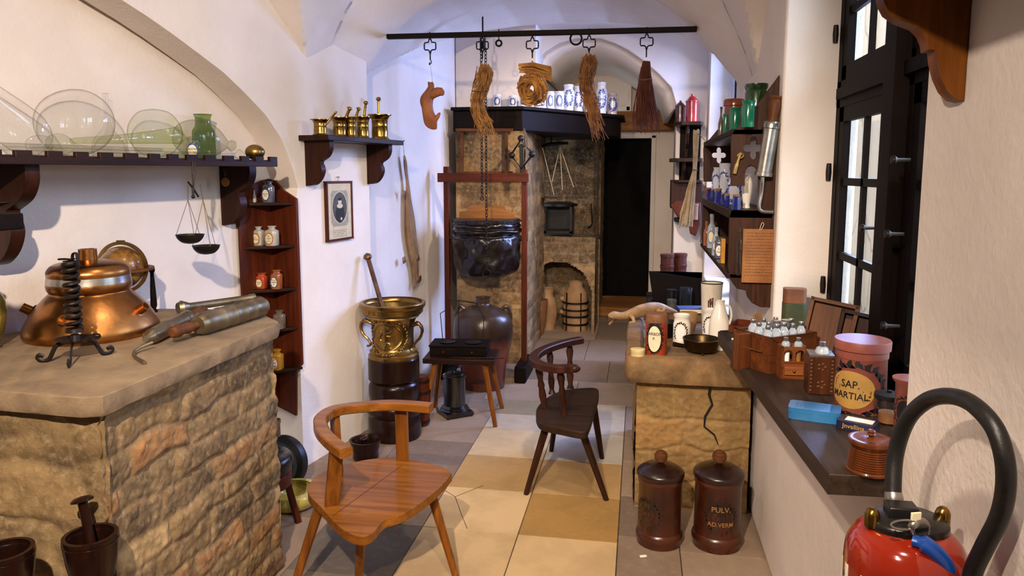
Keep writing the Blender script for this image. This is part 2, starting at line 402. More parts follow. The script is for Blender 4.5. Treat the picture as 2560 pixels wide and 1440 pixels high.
struct(mb.build('wall_back', M['plaster']))
mb = MB(); mb.box((-.15, 9.16, 1.05), (.70, .05, 2.0)); struct(mb.build('door_1', M['doorwood']))
mb = MB()
for x in (-.455, .15): mb.box((x, 8.90, 1.05), (.05, .06, 1.95))
mb.box((-.15, 8.90, 2.015), (.66, .06, .05)); struct(mb.build('trim_1', M['plaster'], bevel=.004))
mb = MB(); mb.box((-.15, 8.55, .055), (.66, .8, .11)); struct(mb.build('trim_2', M['tanwood'], bevel=.01))
wall_box('wall_near', (-4.0, -1.55), (1.2, -1.55), 0, TOP, -.2)
mb = MB(); mb.box((-1.6, 3.7, TOP + .06), (6, 11.4, .1)); struct(mb.build('ceiling_roof', M['plaster']))
# ---------------------------------------------------------------- vaults
Fr = [(0, 2.93), (.3, 2.90), (.5, 2.84), (.65, 2.77), (.8, 2.67), (.95, 2.54), (1.0, 2.466), (1.08, 2.305), (1.14, 2.164), (1.18, 2.034), (1.22, 1.85), (1.25, 1.6)]
Bk = [(0, 2.72), (.2, 2.71), (.35, 2.68), (.55, 2.62), (.7, 2.551), (.8, 2.478), (.9, 2.389), (1.024, 2.239), (1.135, 2.106), (1.18, 2.0), (1.22, 1.85), (1.25, 1.6)]
XC = -.615
def path(pr):
    out = []
    for s_ in (-1, 1):
        q = [(XC + s_ * u, z) for u, z in pr]; out = list(reversed(q)) + q[1:] if s_ < 0 else out
    q = [(XC + u, z) for u, z in pr]; l = [(XC - u, z) for u, z in reversed(pr)]
    return l + q[1:]
pf, pb = path(Fr), path(Bk); pm = [(lerp(a[0], b[0], .42), lerp(a[1], b[1], .30)) for a, b in zip(pf, pb)]
mb = MB(); rows = [(pf, 3.97), (pf, 4.0), (pm, 4.12), (pb, 4.36), (pb, 4.40)]
vs = [Vector((x, y, z)) for pr, y in rows for x, z in pr]; n = len(pf)
mb.add(vs, [(j * n + i, j * n + i + 1, (j + 1) * n + i + 1, (j + 1) * n + i) for j in range(4) for i in range(n - 1)])
o = mb.build('ceiling_rib', M['plaster'], auto=22, flip=True); struct(o)
B1 = [(-2, 2.5), (.2, 2.86), (1.5, 2.86), (2.4, 2.80), (3.0, 2.68), (3.47, 2.43), (3.71, 2.24), (3.85, 2.05), (4.0, 1.7)]
B2 = [(4.2, 1.9), (4.386, 2.114), (4.612, 2.233), (4.847, 2.336), (5.1, 2.446), (5.656, 2.635), (6.0, 2.75), (6.2, 2.81), (6.7, 2.82)]
A2 = [(0, 2.79), (.35, 2.76), (.6, 2.69), (.75, 2.62), (.9, 2.50), (1.024, 2.34), (1.135, 2.16), (1.18, 2.03), (1.3, 1.6)]
def vault(name, x0, x1, y0, y1, A, B, nx, ny):
    mb = MB()
    def fn(u, v):
        x = lerp(x0, x1, u); y = lerp(y0, y1, v)
        return Vector((x, y, max(interp(A, abs(x - XC)), interp(B, y))))
    mb.grid(fn, nx, ny); o = mb.build(name, M['plaster'], auto=28, flip=True); struct(o); return o
vault('ceiling_bay_near', -2.6, .75, -1.6, 4.0, Fr, B1, 170, 230)
vault('ceiling_bay_far', -1.9, .7, 4.36, 6.68, A2, B2, 140, 130)
# ---------------------------------------------------------------- floor: limestone squares between grey flags
mb = MB(); rf = random.Random(11)
mb.col = {}
def quad(x0, y0, x1, y1, tone, g=.003, z=0.0):
    b = len(mb.v); k = rf.uniform(-.002, .002)
    mb.add([(x0 + g, y0 + g, z), (x1 - g, y0 + g, z + k * .3), (x1 - g, y1 - g, z), (x0 + g, y1 - g, z), (x0, y0, z - .008), (x1, y0, z - .008), (x1, y1, z - .008), (x0, y1, z - .008)],
           [(0, 1, 2, 3), (4, 5, 1, 0), (5, 6, 2, 1), (6, 7, 3, 2), (7, 4, 0, 3)], False)
    for i in range(4): mb.col[b + i] = tone
    for i in range(4, 8): mb.col[b + i] = srgb('#4e4338')
cream, tan, grey, pale = srgb('#c3a577'), srgb('#a07c45'), srgb('#8f8168'), srgb('#b5a68e')
Y0 = aZ(1296, 1336).y
rowsT = {-3: (cream, tan), -2: (tan, cream), -1: (cream, srgb('#c8aa7c')), 0: (srgb('#c9ac80'), tan), 1: (srgb('#a98857'), srgb('#b08e5c')), 2: (srgb('#c4aa80'), srgb('#b9b0a0')), 3: (pale, pale), 4: (grey, pale), 5: (pale, pale)}
yy = Y0 - 3 * .44; YE = Y0
for k in range(-3, 5):
    h = .44 if k < 3 else .30
    a, b = rowsT[k]
    quad(-.942, yy, -.502, yy + h, a); quad(-.502, yy, -.063, yy + h, b)
    if k < 0: quad(-1.382, yy, -.942, yy + h, srgb('#7d7261') if k != -1 else srgb('#6a6156'))
    yy += h
YE = yy
def flags(x0, y0, x1, y1, along, lo, hi):
    """irregular grey flagstones filling a strip"""
    p = y0 if along == 'y' else x0; e = y1 if along == 'y' else x1
    while p < e - .01:
        q = min(e, p + rf.uniform(lo, hi)); q = e if e - q < lo * .5 else q
        t = rf.uniform(.85, 1.12); c = srgb(rf.choice(['#857160', '#8d7966', '#79685a', '#94806b'])); c = tuple(v * t for v in c)
        (quad(x0, p, x1, q, c) if along == 'y' else quad(p, y0, q, y1, c)); p = q
flags(-.063, -1.6, .20, YE, 'y', .35, .6); flags(.20, -1.6, .62, YE, 'y', .4, .8)
flags(-1.382, Y0, -.942, YE, 'y', .35, .62); flags(-1.9, Y0, -1.382, YE, 'y', .4, .7)
flags(-2.4, -1.6, -1.382, Y0, 'y', .5, .8); flags(-3.6, -1.6, -2.4, 3, 'y', .5, .8); flags(-1.382, -1.6, -.063, Y0 - 3 * .44, 'y', .4, .6)
for i, (ya, yb) in enumerate(((YE, YE + .55), (YE + .55, YE + 1.2), (YE + 1.2, YE + 2.0), (YE + 2.0, YE + 2.9), (YE + 2.9, 9.3))): flags(-1.9, ya, .62, yb, 'x', .45, .85)
for a, b in zip(((1108, 1224), (1138, 1242), (1138, 1242), (1153, 1285)), ((1138, 1242), (1208, 1214), (1153, 1285), (1168, 1322))):
    a, b = aZ(*a), aZ(*b); n_ = (b - a).cross(Vector((0, 0, 1))).normalized() * .0016; k_ = len(mb.v); mb.add([p + Vector((0, 0, .0012)) for p in (a - n_, b - n_, b + n_, a + n_)], [(0, 1, 2, 3)], False)
    for i in range(4): mb.col[k_ + i] = srgb('#5a4834')
struct(mb.build('floor', toned('floor_stone', 26, .55, .25, .004, .22, '#5c4a33', '#cdb892', 3), auto=None))
# ---------------------------------------------------------------- masonry faces
def masonry(mb, o, U, V, w, h, bw, bh, seed, amp=.014, res=.011, pal=None, mortar='#9c866a', soot=None, hole=None, jag=.012, mw=.010):
    """a rough bonded face: every brick stands out a little differently from the joints; 'tone' holds its colour"""
    rr = random.Random(seed); o = Vector(o); U = Vector(U).normalized(); V = Vector(V).normalized(); N = U.cross(V)
    nu, nv = max(2, int(w / res)), max(2, int(h / res)); pal = [srgb(c) for c in (pal or ['#7d6748', '#8d7552', '#6b5740', '#a08a64', '#94794f', '#5b4a3a', '#8a6a4a'])]; mo = srgb(mortar)
    cols = {}; bz = len(mb.v); vs = []; keep = {}; fs = []
    for j in range(nv + 1):
        for i in range(nu + 1):
            x, y = w * i / nu, h * j / nv; p = o + U * x + V * y
            wx = x + noise.noise(p * 7 + Vector((seed, 0, 0))) * jag * 1.6; wy = y + noise.noise(p * 6 + Vector((0, seed, 3))) * jag
            c = math.floor(wy / bh); wx2 = wx + (c % 2) * bw * .5 + (c * 37 % 11) * bw * .05; b = math.floor(wx2 / bw)
            e = min(wy / bh - c, c + 1 - wy / bh) * bh; e2 = min(wx2 / bw - b, b + 1 - wx2 / bw) * bw
            k = (c, b)
            if k not in cols: cols[k] = (pal[rr.randrange(len(pal))], rr.uniform(.3, 1.15), rr.uniform(.55, 1.3))
            cc, st, br = cols[k]; s = smooth(min(e, e2) / mw)
            nz = noise.noise(p * 22) * .5 + noise.noise(p * 55) * .5
            d = amp * (s * st * .8 + nz * .6 - .2) + noise.noise(p * 3) * amp * .6
            t = s * .85 * min(1, max(0, .75 + nz)); col = tuple(lerp(m_, q * br, t) for m_, q in zip(mo, cc))
            if soot: k2 = soot(x, y); col = tuple(q * lerp(1, .16, k2) for q in col)
            keep[(i, j)] = not (hole and hole(x, y))
            vs.append(p + N * d); mb.col[bz + len(vs) - 1] = col
    for j in range(nv):
        for i in range(nu):
            if keep[(i, j)] or keep[(i + 1, j + 1)]: a = j * (nu + 1) + i; fs.append((a, a + 1, a + nu + 2, a + nu + 1))
    mb.add(vs, fs, True)
MAS = toned('old_masonry', 40, .9, .55, .008, .5, '#33271a', '#c8b28c', 9)
# ---------------------------------------------------------------- fireplace
fp = thing('brick_fireplace', 'sooty brick fireplace with black mantel and arched log hole at far end', 'fireplace', (-1.1, 6.4, 0))
def fpb(name, mb, m, **k):
    mb.v = [v - Vector((-1.1, 6.4, 0)) for v in mb.v]; return mb.build(name, m, fp, **k)
pal = ['#8f6c42', '#a57f4c', '#7a5834', '#946c3a', '#b08c5c', '#6a4c2c']
mb = MB(); so = lambda x, y: smooth((y - 1.25) / .7) * .5 + .38 * smooth((noise.noise(Vector((x * 3, y * 3, 5))) + .1) * 2)
masonry(mb, (-1.5, 6.0, 0), (1, 0, 0), (0, 0, 1), .57, 1.95, .27, .10, 3, .014, .015, pal, '#a5875c', so)
masonry(mb, (-.93, 6.0, 0), (0, 1, 0), (0, 0, 1), 1.3, 1.95, .27, .10, 4, .014, .02, pal, '#a5875c', so)
b = len(mb.v); mb.box((-1.215, 6.28, .975), (.54, .5, 1.93)); mb.col.update({i: srgb('#5c4a38') for i in range(b, len(mb.v))})
fpb('chimney_stack', mb, MAS, auto=None)
def in_arch(x, y):  # arched opening of the log hole, in face coordinates
    u = (x - .36) / .34; return abs(u) < 1 and y < .36 + .36 * math.sqrt(max(0, 1 - u * u))
mb = MB(); so2 = lambda x, y: .1 + .3 * smooth((y - .55) / .4)
masonry(mb, (-1.14, 7.3, 0), (1, 0, 0), (0, 0, 1), .72, .96, .25, .10, 5, .016, .014, pal, '#b09a7a', so2, in_arch)
masonry(mb, (-.42, 7.3, 0), (0, 1, 0), (0, 0, 1), 1.5, 2.0, .27, .10, 6, .012, .03, pal, '#a08a6c', lambda x, y: .5)
masonry(mb, (-1.14, 7.3, .95), (1, 0, 0), (0, 1, 0), .72, .5, .3, .25, 8, .008, .03, ['#8d7b62', '#7a6852'], '#7a6852', lambda x, y: .25)
fpb('raised_hearth', mb, MAS, auto=None)
mb = MB(); masonry(mb, (-1.16, 7.75, 0), (1, 0, 0), (0, 0, 1), .76, .9, .25, .10, 9, .012, .022, pal, '#a08a6c', lambda x, y: .35)
pts = [(-1.14 + .36 + .34 * math.cos(t * math.pi / 16), .36 + .36 * math.sin(t * math.pi / 16)) for t in range(17)]; pts = [(-.44, 0)] + pts + [(-1.12, 0)]
b = len(mb.v); mb.add([Vector((x, y, z)) for x, z in pts for y in (7.29, 7.78)], [(2 * i, 2 * i + 1, 2 * i + 3, 2 * i + 2) for i in range(len(pts) - 1)]); mb.col.update({i: srgb('#806a4c') for i in range(b, len(mb.v))})
fpb('log_hole', mb, MAS, auto=None)
mb = MB(); so3 = lambda x, y: min(1, .74 + .3 * smooth((y - .35) / .5) - .45 * smooth((noise.noise(Vector((x * 4, y * 5, 1))) - .1) * 3))
masonry(mb, (-1.14, 7.8, .95), (1, 0, 0), (0, 0, 1), .74, 1.2, .25, .10, 7, .016, .016, pal, '#a8927a', so3)
fpb('hearth_back', mb, MAS, auto=None)
mb = MB(); pl = [(-1.52, 5.99), (-.945, 5.99), (-.20, 7.06), (-.20, 7.7), (-1.10, 7.7), (-1.10, 6.2), (-1.52, 6.2)]
mb.prism(pl, .165); mb.v = [v + Vector((0, 0, 1.93)) for v in mb.v]; mb.prism([(-1.53, 5.95), (-.93, 5.95), (-.155, 7.05), (-.155, 7.7), (-1.12, 7.7), (-1.12, 6.2), (-1.53, 6.2)], .028, Matrix.Translation((0, 0, 2.095)))
fpb('mantel', mb, M['blackwood'], bevel=.006)
# white chimney breast above, and hatch on the beam over the passage door
wall_box('wall_chimney_breast', (-1.55, 6.22), (-.87, 6.22), 2.135, TOP, .5)
mb = MB(); mb.box((-.05, 8.82, 2.18), (1.0, .16, .22)); bm_ = struct(mb.build('trim_3', M['tanwood'], bevel=.012))
o = MB().box((0, 0, .235), (.46, .1, .47)); ht = thing('white_hatch', 'white painted panel hatch standing on beam behind the blue and white jars', 'hatch', (-.345, 8.80, 2.29))
o.build('panel', M['plaster'], ht, bevel=.006); mb = MB()
for x in (-.2, .2): mb.box((x, -.055, .235), (.05, .02, .45))
for z in (.03, .44): mb.box((0, -.055, z), (.43, .02, .05))
mb.box((.19, -.068, .2), (.008, .01, .06)); mb.build('hatch_frame', M['plaster'], ht, bevel=.002)
# ---------------------------------------------------------------- windows
def window(idx, y0, y1, z0, z1, zt, xw, rows_lo, rows_up):
    f = MB(); g = MB(); fr = .055
    def rail(ya, yb, za, zb, t=.04, dx=0): f.box((xw + dx, (ya + yb) / 2, (za + zb) / 2), (t, abs(yb - ya), abs(zb - za)))
    ym = (y0 + y1) / 2
    rail(y0, y0 + .05, z0, z1, .045); rail(y1 - .05, y1, z0, z1, .045); rail(y0, y1, z0, z0 + .05, .045); rail(y0, y1, z1 - .05, z1, .045)
    rail(ym - .085, ym + .085, z0, z1, .045); rail(y0, y1, zt, zt + .10, .045); rail(ym - .05, ym + .05, z0, z1, .05, -.04); rail(y0 + .06, y1 - .06, zt + .03, zt + .07, .03, -.025)
    for ya, yb in ((y0 + .05, ym - .085), (ym + .085, y1 - .05)):
        for za, zb, n in ((z0 + .05, zt, rows_lo), (zt + .10, z1 - .05, rows_up)):
            rail(ya, ya + fr, za, zb, .024, -.008); rail(yb - fr, yb, za, zb, .024, -.008); rail(ya, yb, za, za + fr, .024, -.008); rail(ya, yb, zb - fr, zb, .024, -.008)
            m = (ya + yb) / 2; rail(m - .014, m + .014, za, zb, .016, -.005)
            for k in range(1, n): z = za + (zb - za) * k / n; rail(ya, yb, z - .014, z + .014, .016, -.005)
            g.box((xw, (ya + yb) / 2, (za + zb) / 2), (.004, yb - ya, zb - za))
    o = f.build('window_%d' % idx, M['frame'], bevel=.004); struct(o)
    p = g.build('window_pane', M['pane'], o); return o
M['frame'] = wood('painted_dark_window_frame', '#0b0604', '#170c08', '#080403', axis='z', rough=.6, spec=.07)
w1 = window(1, 1.61, 3.125, .95, 2.76, 1.845, .775, 3, 3)
w2 = window(2, 4.63, 6.44, .72, 2.74, 1.845, .775, 3, 3)
for nm, (x, y), Xw, col in (('window_knob', (2174, 570), .735, 'iron'), ('window_knob', (2240, 585), .70, 'iron'), ('window_knob', (2256, 400), .70, 'iron'), ('window_knob', (2230, 815), .70, 'iron')):
    p = aX(x, y, Xw); mb = MB(); mb.lathe([(0, -.03), (.011, -.028), (.013, -.02), (.006, -.012), (.005, .02)], (0, 0, 0), 12, Matrix.Rotation(R(90), 4, 'Y')); k = mb.build(nm, M[col], w1); k.location = p
for y_, z_ in ((3.12, 2.13), (3.12, 1.60), (3.12, 1.15)):
    mb = MB(); mb.lathe([(0, -.035), (.009, -.033), (.011, 0), (.009, .033), (0, .035)], (.735, y_, z_), 10); mb.build('hinge', M['iron'], w1)
# the sunlit yard wall with its bare vines, seen through the panes
t = NT('yard_wall_render'); v = t.map(1.0); col = t.ramp(t.noise(v, 1.3, 6, .7), [(.3, srgb('#d3bda4')), (.7, srgb('#e6d2bd'))])
v2 = t.n('ShaderNodeTexVoronoi', feature='DISTANCE_TO_EDGE'); v2.inputs['Scale'].default_value = 2.2; mp = t.map((1, 1, .5)); nz = t.n('ShaderNodeTexNoise'); nz.inputs['Scale'].default_value = 3; t.l(mp, nz.inputs[0]); ad = t.n('ShaderNodeMix', data_type='RGBA'); ad.inputs[0].default_value = .35; t.l(mp, ad.inputs[6]); t.l(nz.outputs['Color'], ad.inputs[7]); t.l(ad.outputs[2], v2.inputs['Vector'])
col = t.mix(t.ramp(v2.outputs['Distance'], [(.005, (.75,) * 3), (.022, (0, 0, 0))]), col, srgb('#8a7f66'))
col = t.mix(t.ramp(t.noise(t.map((1, 1, 1.0)), 2.7, 3, .5), [(.66, (0, 0, 0)), (.70, (.7,) * 3)]), col, srgb('#8cae74')); yard = t.pbr(col, .9)
mb = MB(); mb.box((2.7, 9.0, 2.0), (.1, 12, 7)); o = mb.build('wall_yard', yard); struct(o)
mb = MB(); mb.box((1.9, 6, -.3), (2.2, 16, .1)); struct(mb.build('ground_yard', M['stone']))
# ================================================================ LEFT SIDE
# ---------------------------------------------------------------- masonry bench with its stone slab
BX, BY0, BY1, BZ = -1.40, 1.69, 2.63, 1.02
bench = thing('masonry_bench', 'big rough brick bench topped with a thick sandstone slab in left foreground', 'bench', (BX, 2.1, 0))
off = Vector((BX, 2.1, 0)); mb = MB()
pal = ['#78613f', '#8a6f49', '#5c4a35', '#a58a5f', '#6e5940', '#4c3d2e', '#93653c', '#806a4a']
masonry(mb, (BX, BY0 - .012, 0), (0, 1, 0), (0, 0, 1), BY1 - BY0 + .012, .965, .27, .092, 21, .016, .0072, pal, '#8c7350', None, None, .03, .02)
masonry(mb, (BX - .76, BY0, 0), (1, 0, 0), (0, 0, 1), .775, .965, .40, .16, 22, .016, .010, ['#7d6744', '#8c734c', '#6b573b', '#836b47'], '#8a7350', None, None, .05, .03)
masonry(mb, (BX, BY1, 0), (-1, 0, 0), (0, 0, 1), .4, .965, .27, .098, 23, .02, .02, pal, '#9c8663')
b = len(mb.v); mb.box((BX - .36, 2.16, .45), (.69, .90, 1.0)); mb.col.update({i: srgb('#5c4a38') for i in range(b, len(mb.v))})
mb.v = [v - off for v in mb.v]; mb.build('brick_base', MAS, bench, auto=None)
out = [(-2.37, 1.70), (BX - .02, 1.645), (BX + .03, 1.665), (BX + .035, 2.60), (BX + .01, 2.655), (-1.60, 2.86), (-2.01, 2.82), (-2.19, 2.5), (-2.29, 2.1)]
def edge_pts(a, b, n): return [(lerp(a[0], b[0], i / n), lerp(a[1], b[1], i / n)) for i in range(n)]
loop = [];
for a, b in zip(out, out[1:] + out[:1]): loop += edge_pts(a, b, max(1, int(math.dist(a, b) / .018)))
rings = []
for z, k in ((BZ - .055, .0), (BZ - .05, .7), (BZ - .03, 1.2), (BZ - .012, .9), (BZ - .003, .35), (BZ, 0)):
    cx, cy = -1.85, 2.2; ring = []
    for x, y in loop:
        nn = (noise.noise(Vector((x * 14, y * 14, z * 20))) * .006 + noise.noise(Vector((x * 45, y * 45, z * 60))) * .004 + .004) * k - .004 * (z == BZ)
        d = Vector((x - cx, y - cy, 0)).normalized(); ring.append(Vector((x, y, z)) + d * nn - off)
    rings.append(ring)
mb = MB(); mb.loft(rings); t = NT('sandstone_slab'); v = t.map(1.0); n1 = t.noise(v, 6, 6, .7)
col = t.ramp(n1, [(.3, srgb('#6c5b48')), (.55, srgb('#877359')), (.75, srgb('#9d886c'))]); t.pbr(col, .8, 0, t.bump(t.noise(v, 45, 5, .7), .45, .006), .3)
mb.build('stone_slab', t.m, bench, auto=30)
# ---------------------------------------------------------------- turned profile helper
def vessel(mb, outer, wall=.004, c=(0, 0, 0), seg=28, M_=None):
    """open vessel: outer profile bottom to rim, then back down inside"""
    pr = [(0, outer[0][1])] + list(outer)
    inner = [(max(r - wall, .0005), z) for r, z in reversed(outer[1:])]; inner[0] = (max(outer[-1][0] - wall, .0005), outer[-1][1])
    pr += inner + [(max(outer[0][0] - wall, .0005), outer[0][1] + wall), (0, outer[0][1] + wall)]
    mb.lathe(pr, c, seg, M_); return mb
def spline(pts, n=6):
    """smooth curve through 2D or 3D points"""
    P = [Vector(p) for p in pts]; o = []
    for i in range(len(P) - 1):
        p0, p1, p2, p3 = P[max(i - 1, 0)], P[i], P[i + 1], P[min(i + 2, len(P) - 1)]
        for k in range(n):
            t = k / n; o.append(.5 * ((2 * p1) + (p2 - p0) * t + (2 * p0 - 5 * p1 + 4 * p2 - p3) * t * t + (3 * p1 - p0 - 3 * p2 + p3) * t ** 3))
    o.append(P[-1]); return o
def sp2(pts, n=5): return [(p[0], p[1]) for p in spline([(a, b, 0) for a, b in pts], n)]
def zq(d): return Vector(d).to_track_quat('Z', 'Y').to_matrix().to_4x4()
def bottle_prof(r, h, neck, nh, lip=.003, sh=.25):
    """plain round bottle: base, wall, shoulder, neck and lip"""
    return [(0, 0), (r * .85, 0), (r, r * .12), (r, h * (1 - sh) - nh)] + sp2([(r, h * (1 - sh) - nh), (r * .8, h - nh - h * sh * .35), (neck * 1.2, h - nh), (neck, h - nh * .6)], 4)[1:] + [(neck, h - lip * 1.5), (neck + lip, h - lip), (neck + lip, h), (neck * .7, h)]
# ---------------------------------------------------------------- long toothed shelf
SA = on_niche(0, 0, 0)
def shelf_pt(px, out=.33): # point on the niche wall line or its parallel, under a picture column
    p = aP(px, 400, PN + NN * out, NN); return (p - PN).dot(DN)
s1, s0 = shelf_pt(690), -2.6; zS = 1.662; thS = .046; dS = .33
sh = thing('wall_shelf', 'long dark wall shelf with a toothed front rail crowded with glass vessels', 'shelf', on_niche(-1.2, 0, zS), R(90) - R(14) )
RZ = R(90) - R(14)   # local x along the wall (away from the camera), local -y out of the wall
def SL(s, o, z=0): return Vector((s + 1.2, -o, z))
mb = MB(); mb.box(SL((s0 + s1) / 2, dS / 2, -.018), (s1 - s0, dS, .022)); mb.build('board', M['darkwood'], sh, bevel=.002)
mb = MB(); x = s1; rr = random.Random(4); prof = [(s0, -.046), (s1, -.046)]
top = []; p = s1; k = 0
while p > s0:
    w = .045 + .012 * rr.random(); g = .040 + .012 * rr.random(); top += [(p, .0), (p - w, .0), (p - w, -.022), (p - w - g, -.022)]; p -= w + g
top = [q for q in top if q[0] > s0] + [(s0, -.022)]
mb.prism([(a + 1.2, b + .008) for a, b in prof + top], .018, Matrix(((1, 0, 0, 0), (0, 0, 1, -dS - .009), (0, 1, 0, 0), (0, 0, 0, 1)))); mb.build('toothed_rail', M['darkwood'], sh, bevel=.002)
def scroll(w, h):
    """shaped bracket outline: wall edge at u=0, top at v=0; returns (u, v) out and down"""
    return [(0, 0), (w, 0)] + sp2([(w, -.0), (w * .99, -h * .18), (w * .86, -h * .34), (w * .6, -h * .45)], 4)[1:] + [(w * .58, -h * .52)] + sp2([(w * .62, -h * .53), (w * .66, -h * .66), (w * .55, -h * .84), (w * .34, -h * .97), (w * .12, -h)], 4) + [(0, -h)]
def bracket(parent, s, w, h, t, base, m, fn):
    mb = MB(); mb.prism([(u, v) for u, v in scroll(w, h)], t, Matrix(((0, 0, 1, base + s - t / 2), (-1, 0, 0, 0), (0, 1, 0, fn), (0, 0, 0, 1)))); return mb.build('bracket', m, parent, bevel=.003)
bracket(sh, shelf_pt(575, .05), .19, .29, .045, 1.2, M['darkwoodz'], -.03); bracket(sh, shelf_pt(74, .28), .29, .36, .05, 1.2, M['darkwoodz'], -.03)
# things on the shelf: pixel column and distance from the wall give each its place
def on_shelf(px, out, z=0.0):
    s = shelf_pt(px, out); p = on_niche(s, out, zS - .007 + z); return p
def glassy(name, label, prof, m, px, out, axis=None, z=0.0, cat='flask', seg=32, sc=1.0, group=None):
    mb = MB(); Mx = zq(axis) if axis else None
    mb.lathe([(r * sc, h * sc) for r, h in prof], (0, 0, 0), seg, Mx); o = mb.build(name, m, auto=60)
    return tag(o, label, cat, group, loc=on_shelf(px, out, z))
ax = lambda a, u, o: DN * a + Vector((0, 0, u)) + NN * o
# big clear funnel-necked retort at the left edge
b_ = sp2([(0, -.09), (.05, -.08), (.076, -.03), (.08, .03), (.07, .12), (.058, .22), (.05, .34), (.05, .5)], 6)
glassy('glass_receiver', 'very large clear glass receiver with wide tilted neck at left end of shelf', b_, M['clear'], 62, .12, ax(-.78, .62, 0), .09, 'flask', 36, 1.0)
glassy('glass_balloon', 'large clear round glass balloon lying on shelf, left of the thin-necked flask', sp2([(0, -.135), (.06, -.125), (.105, -.08), (.122, -.01), (.112, .06), (.075, .11), (.03, .135), (0, .14)], 6), M['clear'], 196, .125, ax(.85, .25, -.05), .128, 'flask', 36)
glassy('thin_necked_flask', 'slender clear flask with a tall thin neck standing behind the balloon', sp2([(0, 0), (.05, .0), (.062, .03), (.05, .075), (.018, .12), (.010, .17), (.0095, .25)], 6) + [(.013, .255)], M['clear'], 274, .065, None, 0, 'flask')
glassy('small_flask', 'small clear flask with open mouth lying behind the shelf teeth', sp2([(0, -.035), (.022, -.03), (.033, -.008), (.030, .022), (.02, .038)], 5) + [(.023, .042)], M['clear'], 98, .272, ax(.85, .25, .1), .034, 'flask')
glassy('small_green_cucurbit', 'small yellowish green glass bulb in front of the large balloon', sp2([(0, -.038), (.022, -.034), (.037, -.008), (.034, .022), (.016, .055), (.010, .095), (.009, .13)], 5), M['palegreen'], 150, .262, ax(.9, -.10, -.05), .040, 'flask')
# green retort: bulb and long neck sloping down to the left
rt = thing('green_retort', 'pale green glass retort whose long neck slopes down to the left', 'retort', on_shelf(392, .14, .105))
mb = MB(); mb.lathe(sp2([(0, -.1), (.06, -.085), (.1, -.03), (.1, .03), (.06, .085), (0, .1)], 6), (0, 0, 0), 36); mb.build('bulb', M['palegreen'], rt, auto=60)
mb = MB(); q = [Vector((0, 0, 0)) + NN * .11 + DN * .02 + Vector((0, 0, -.01)), NN * .10 - DN * .10 + Vector((0, 0, -.022)), NN * .135 - DN * .28 + Vector((0, 0, -.038)), NN * .145 - DN * .48 + Vector((0, 0, -.052))]
qq = spline(q, 8); mb.tube(qq, [lerp(.037, .008, (i / len(qq)) ** .8) for i in range(len(qq))], 16); mb.build('neck', M['green'], rt, auto=60)
glassy('grey_glass_bottle', 'smoky clear bottle lying with its short lipped neck pointing right', sp2([(0, -.12), (.05, -.11), (.078, -.06), (.082, .0), (.07, .05), (.036, .105), (.020, .125), (.017, .15)], 6) + [(.025, .156), (.025, .165), (.016, .165)], glass('smoky_glass', (.86, .86, .80), (.58, .58, .52)), 507, .19, ax(.95, -.12, .12), .084, 'bottle', 32)
glassy('green_beaker', 'tall deep green glass vase with flared rim at right end of shelf', sp2([(0, 0), (.045, 0), (.05, .01), (.050, .08), (.048, .13), (.035, .155), (.034, .19), (.041, .207)], 5), M['deepgreen'], 512, .07, None, 0, 'vase')
# labelled square jar
def jar_round(name, label, m, r, h, loc, lines=(), lab='paper', cat='jar', neck=None, ang=-80, group=None, rim=True, size=None, ring=None, lidm=None, labw=1.1, labh=.42, ly=.0):
    """small pharmacy glass jar with a painted oval label and its lettering"""
    mb = MB(); nk = neck or r * .72
    pr = [(0, 0), (r * .9, 0), (r, r * .15), (r, h * .70), (r * .93, h * .78), (nk, h * .86), (nk, h * .93), (nk * 1.18, h * .95), (nk * 1.18, h), (nk * .85, h)]
    mb.lathe(pr, (0, 0, 0), 24); fn = wrap(r, h * .40 + ly, ang, .0012)
    ms = [m, M['paper'], M['ink'], M[ring or 'cobalt'], M[lidm or 'brown']]
    if lines:
        patch(mb, wrap(r, h * .40 + ly, ang, .0007), r * labw * 1.25, h * labh * 1.3, 3); patch(mb, fn, r * labw, h * labh, 1)
        n = len(lines); sz = size or min(h * labh * .62 / n, r * labw * 1.5 / max(3, max(len(x) for x in lines)))
        f2 = wrap(r, h * .40 + ly, ang, .0019)
        for i, tx in enumerate(lines):
            y0 = ((n - 1) / 2 - i) * sz * 1.25
            mb.text(tx, sz, lambda x, y, y0=y0: f2(x, y + y0), 2, 1.0, .01)
    o = mb.build(name, ms, auto=50); return tag(o, label, cat, group, loc=loc)
M['clearfull'] = mottle('jar_of_pale_powder', '#a59b86', '#c9c0ac', 14, .12, coat=.6)
jar_round('labelled_jar', 'squat clear glass jar labelled ANTIH POTER on long shelf', M['clear'], .030, .082, on_shelf(486, .26), ('ANTIH', 'POTER'), ang=-70, labw=1.25, labh=.6)
mb = MB(); mb.ball((0, 0, 0), .042, 20, 12, (1.1, 1, .85)); mb.lathe([(.008, 0), (.012, -.03), (.02, -.04)], (0, 0, 0), 10)
tag(mb.build('copper_ball', M['bronze']), 'dull copper float ball at the right end of toothed shelf', 'ball', loc=on_shelf(638, .24, .037))
rr = random.Random(3)
for i in range(9):
    a = on_shelf(-60 + 70 * (i % 3), .278 + .0155 * (i % 3)); L = .62 + .04 * ((i * 5) % 7)
    mb = MB(); mb.tube([(0, 0, 0), (L * .5, 0, rr.uniform(0, .002)), (L, 0, 0)], .0055, 8); o = mb.build('glass_rod', M['clear'], auto=60)
    tag(o, None, 'rod', 'glass rods lying along the shelf', loc=a + Vector((0, 0, .007 + .0125 * (i // 3))), rot=(0, 0, R(76))); o['label'] = 'thin glass rod lying along the toothed shelf'
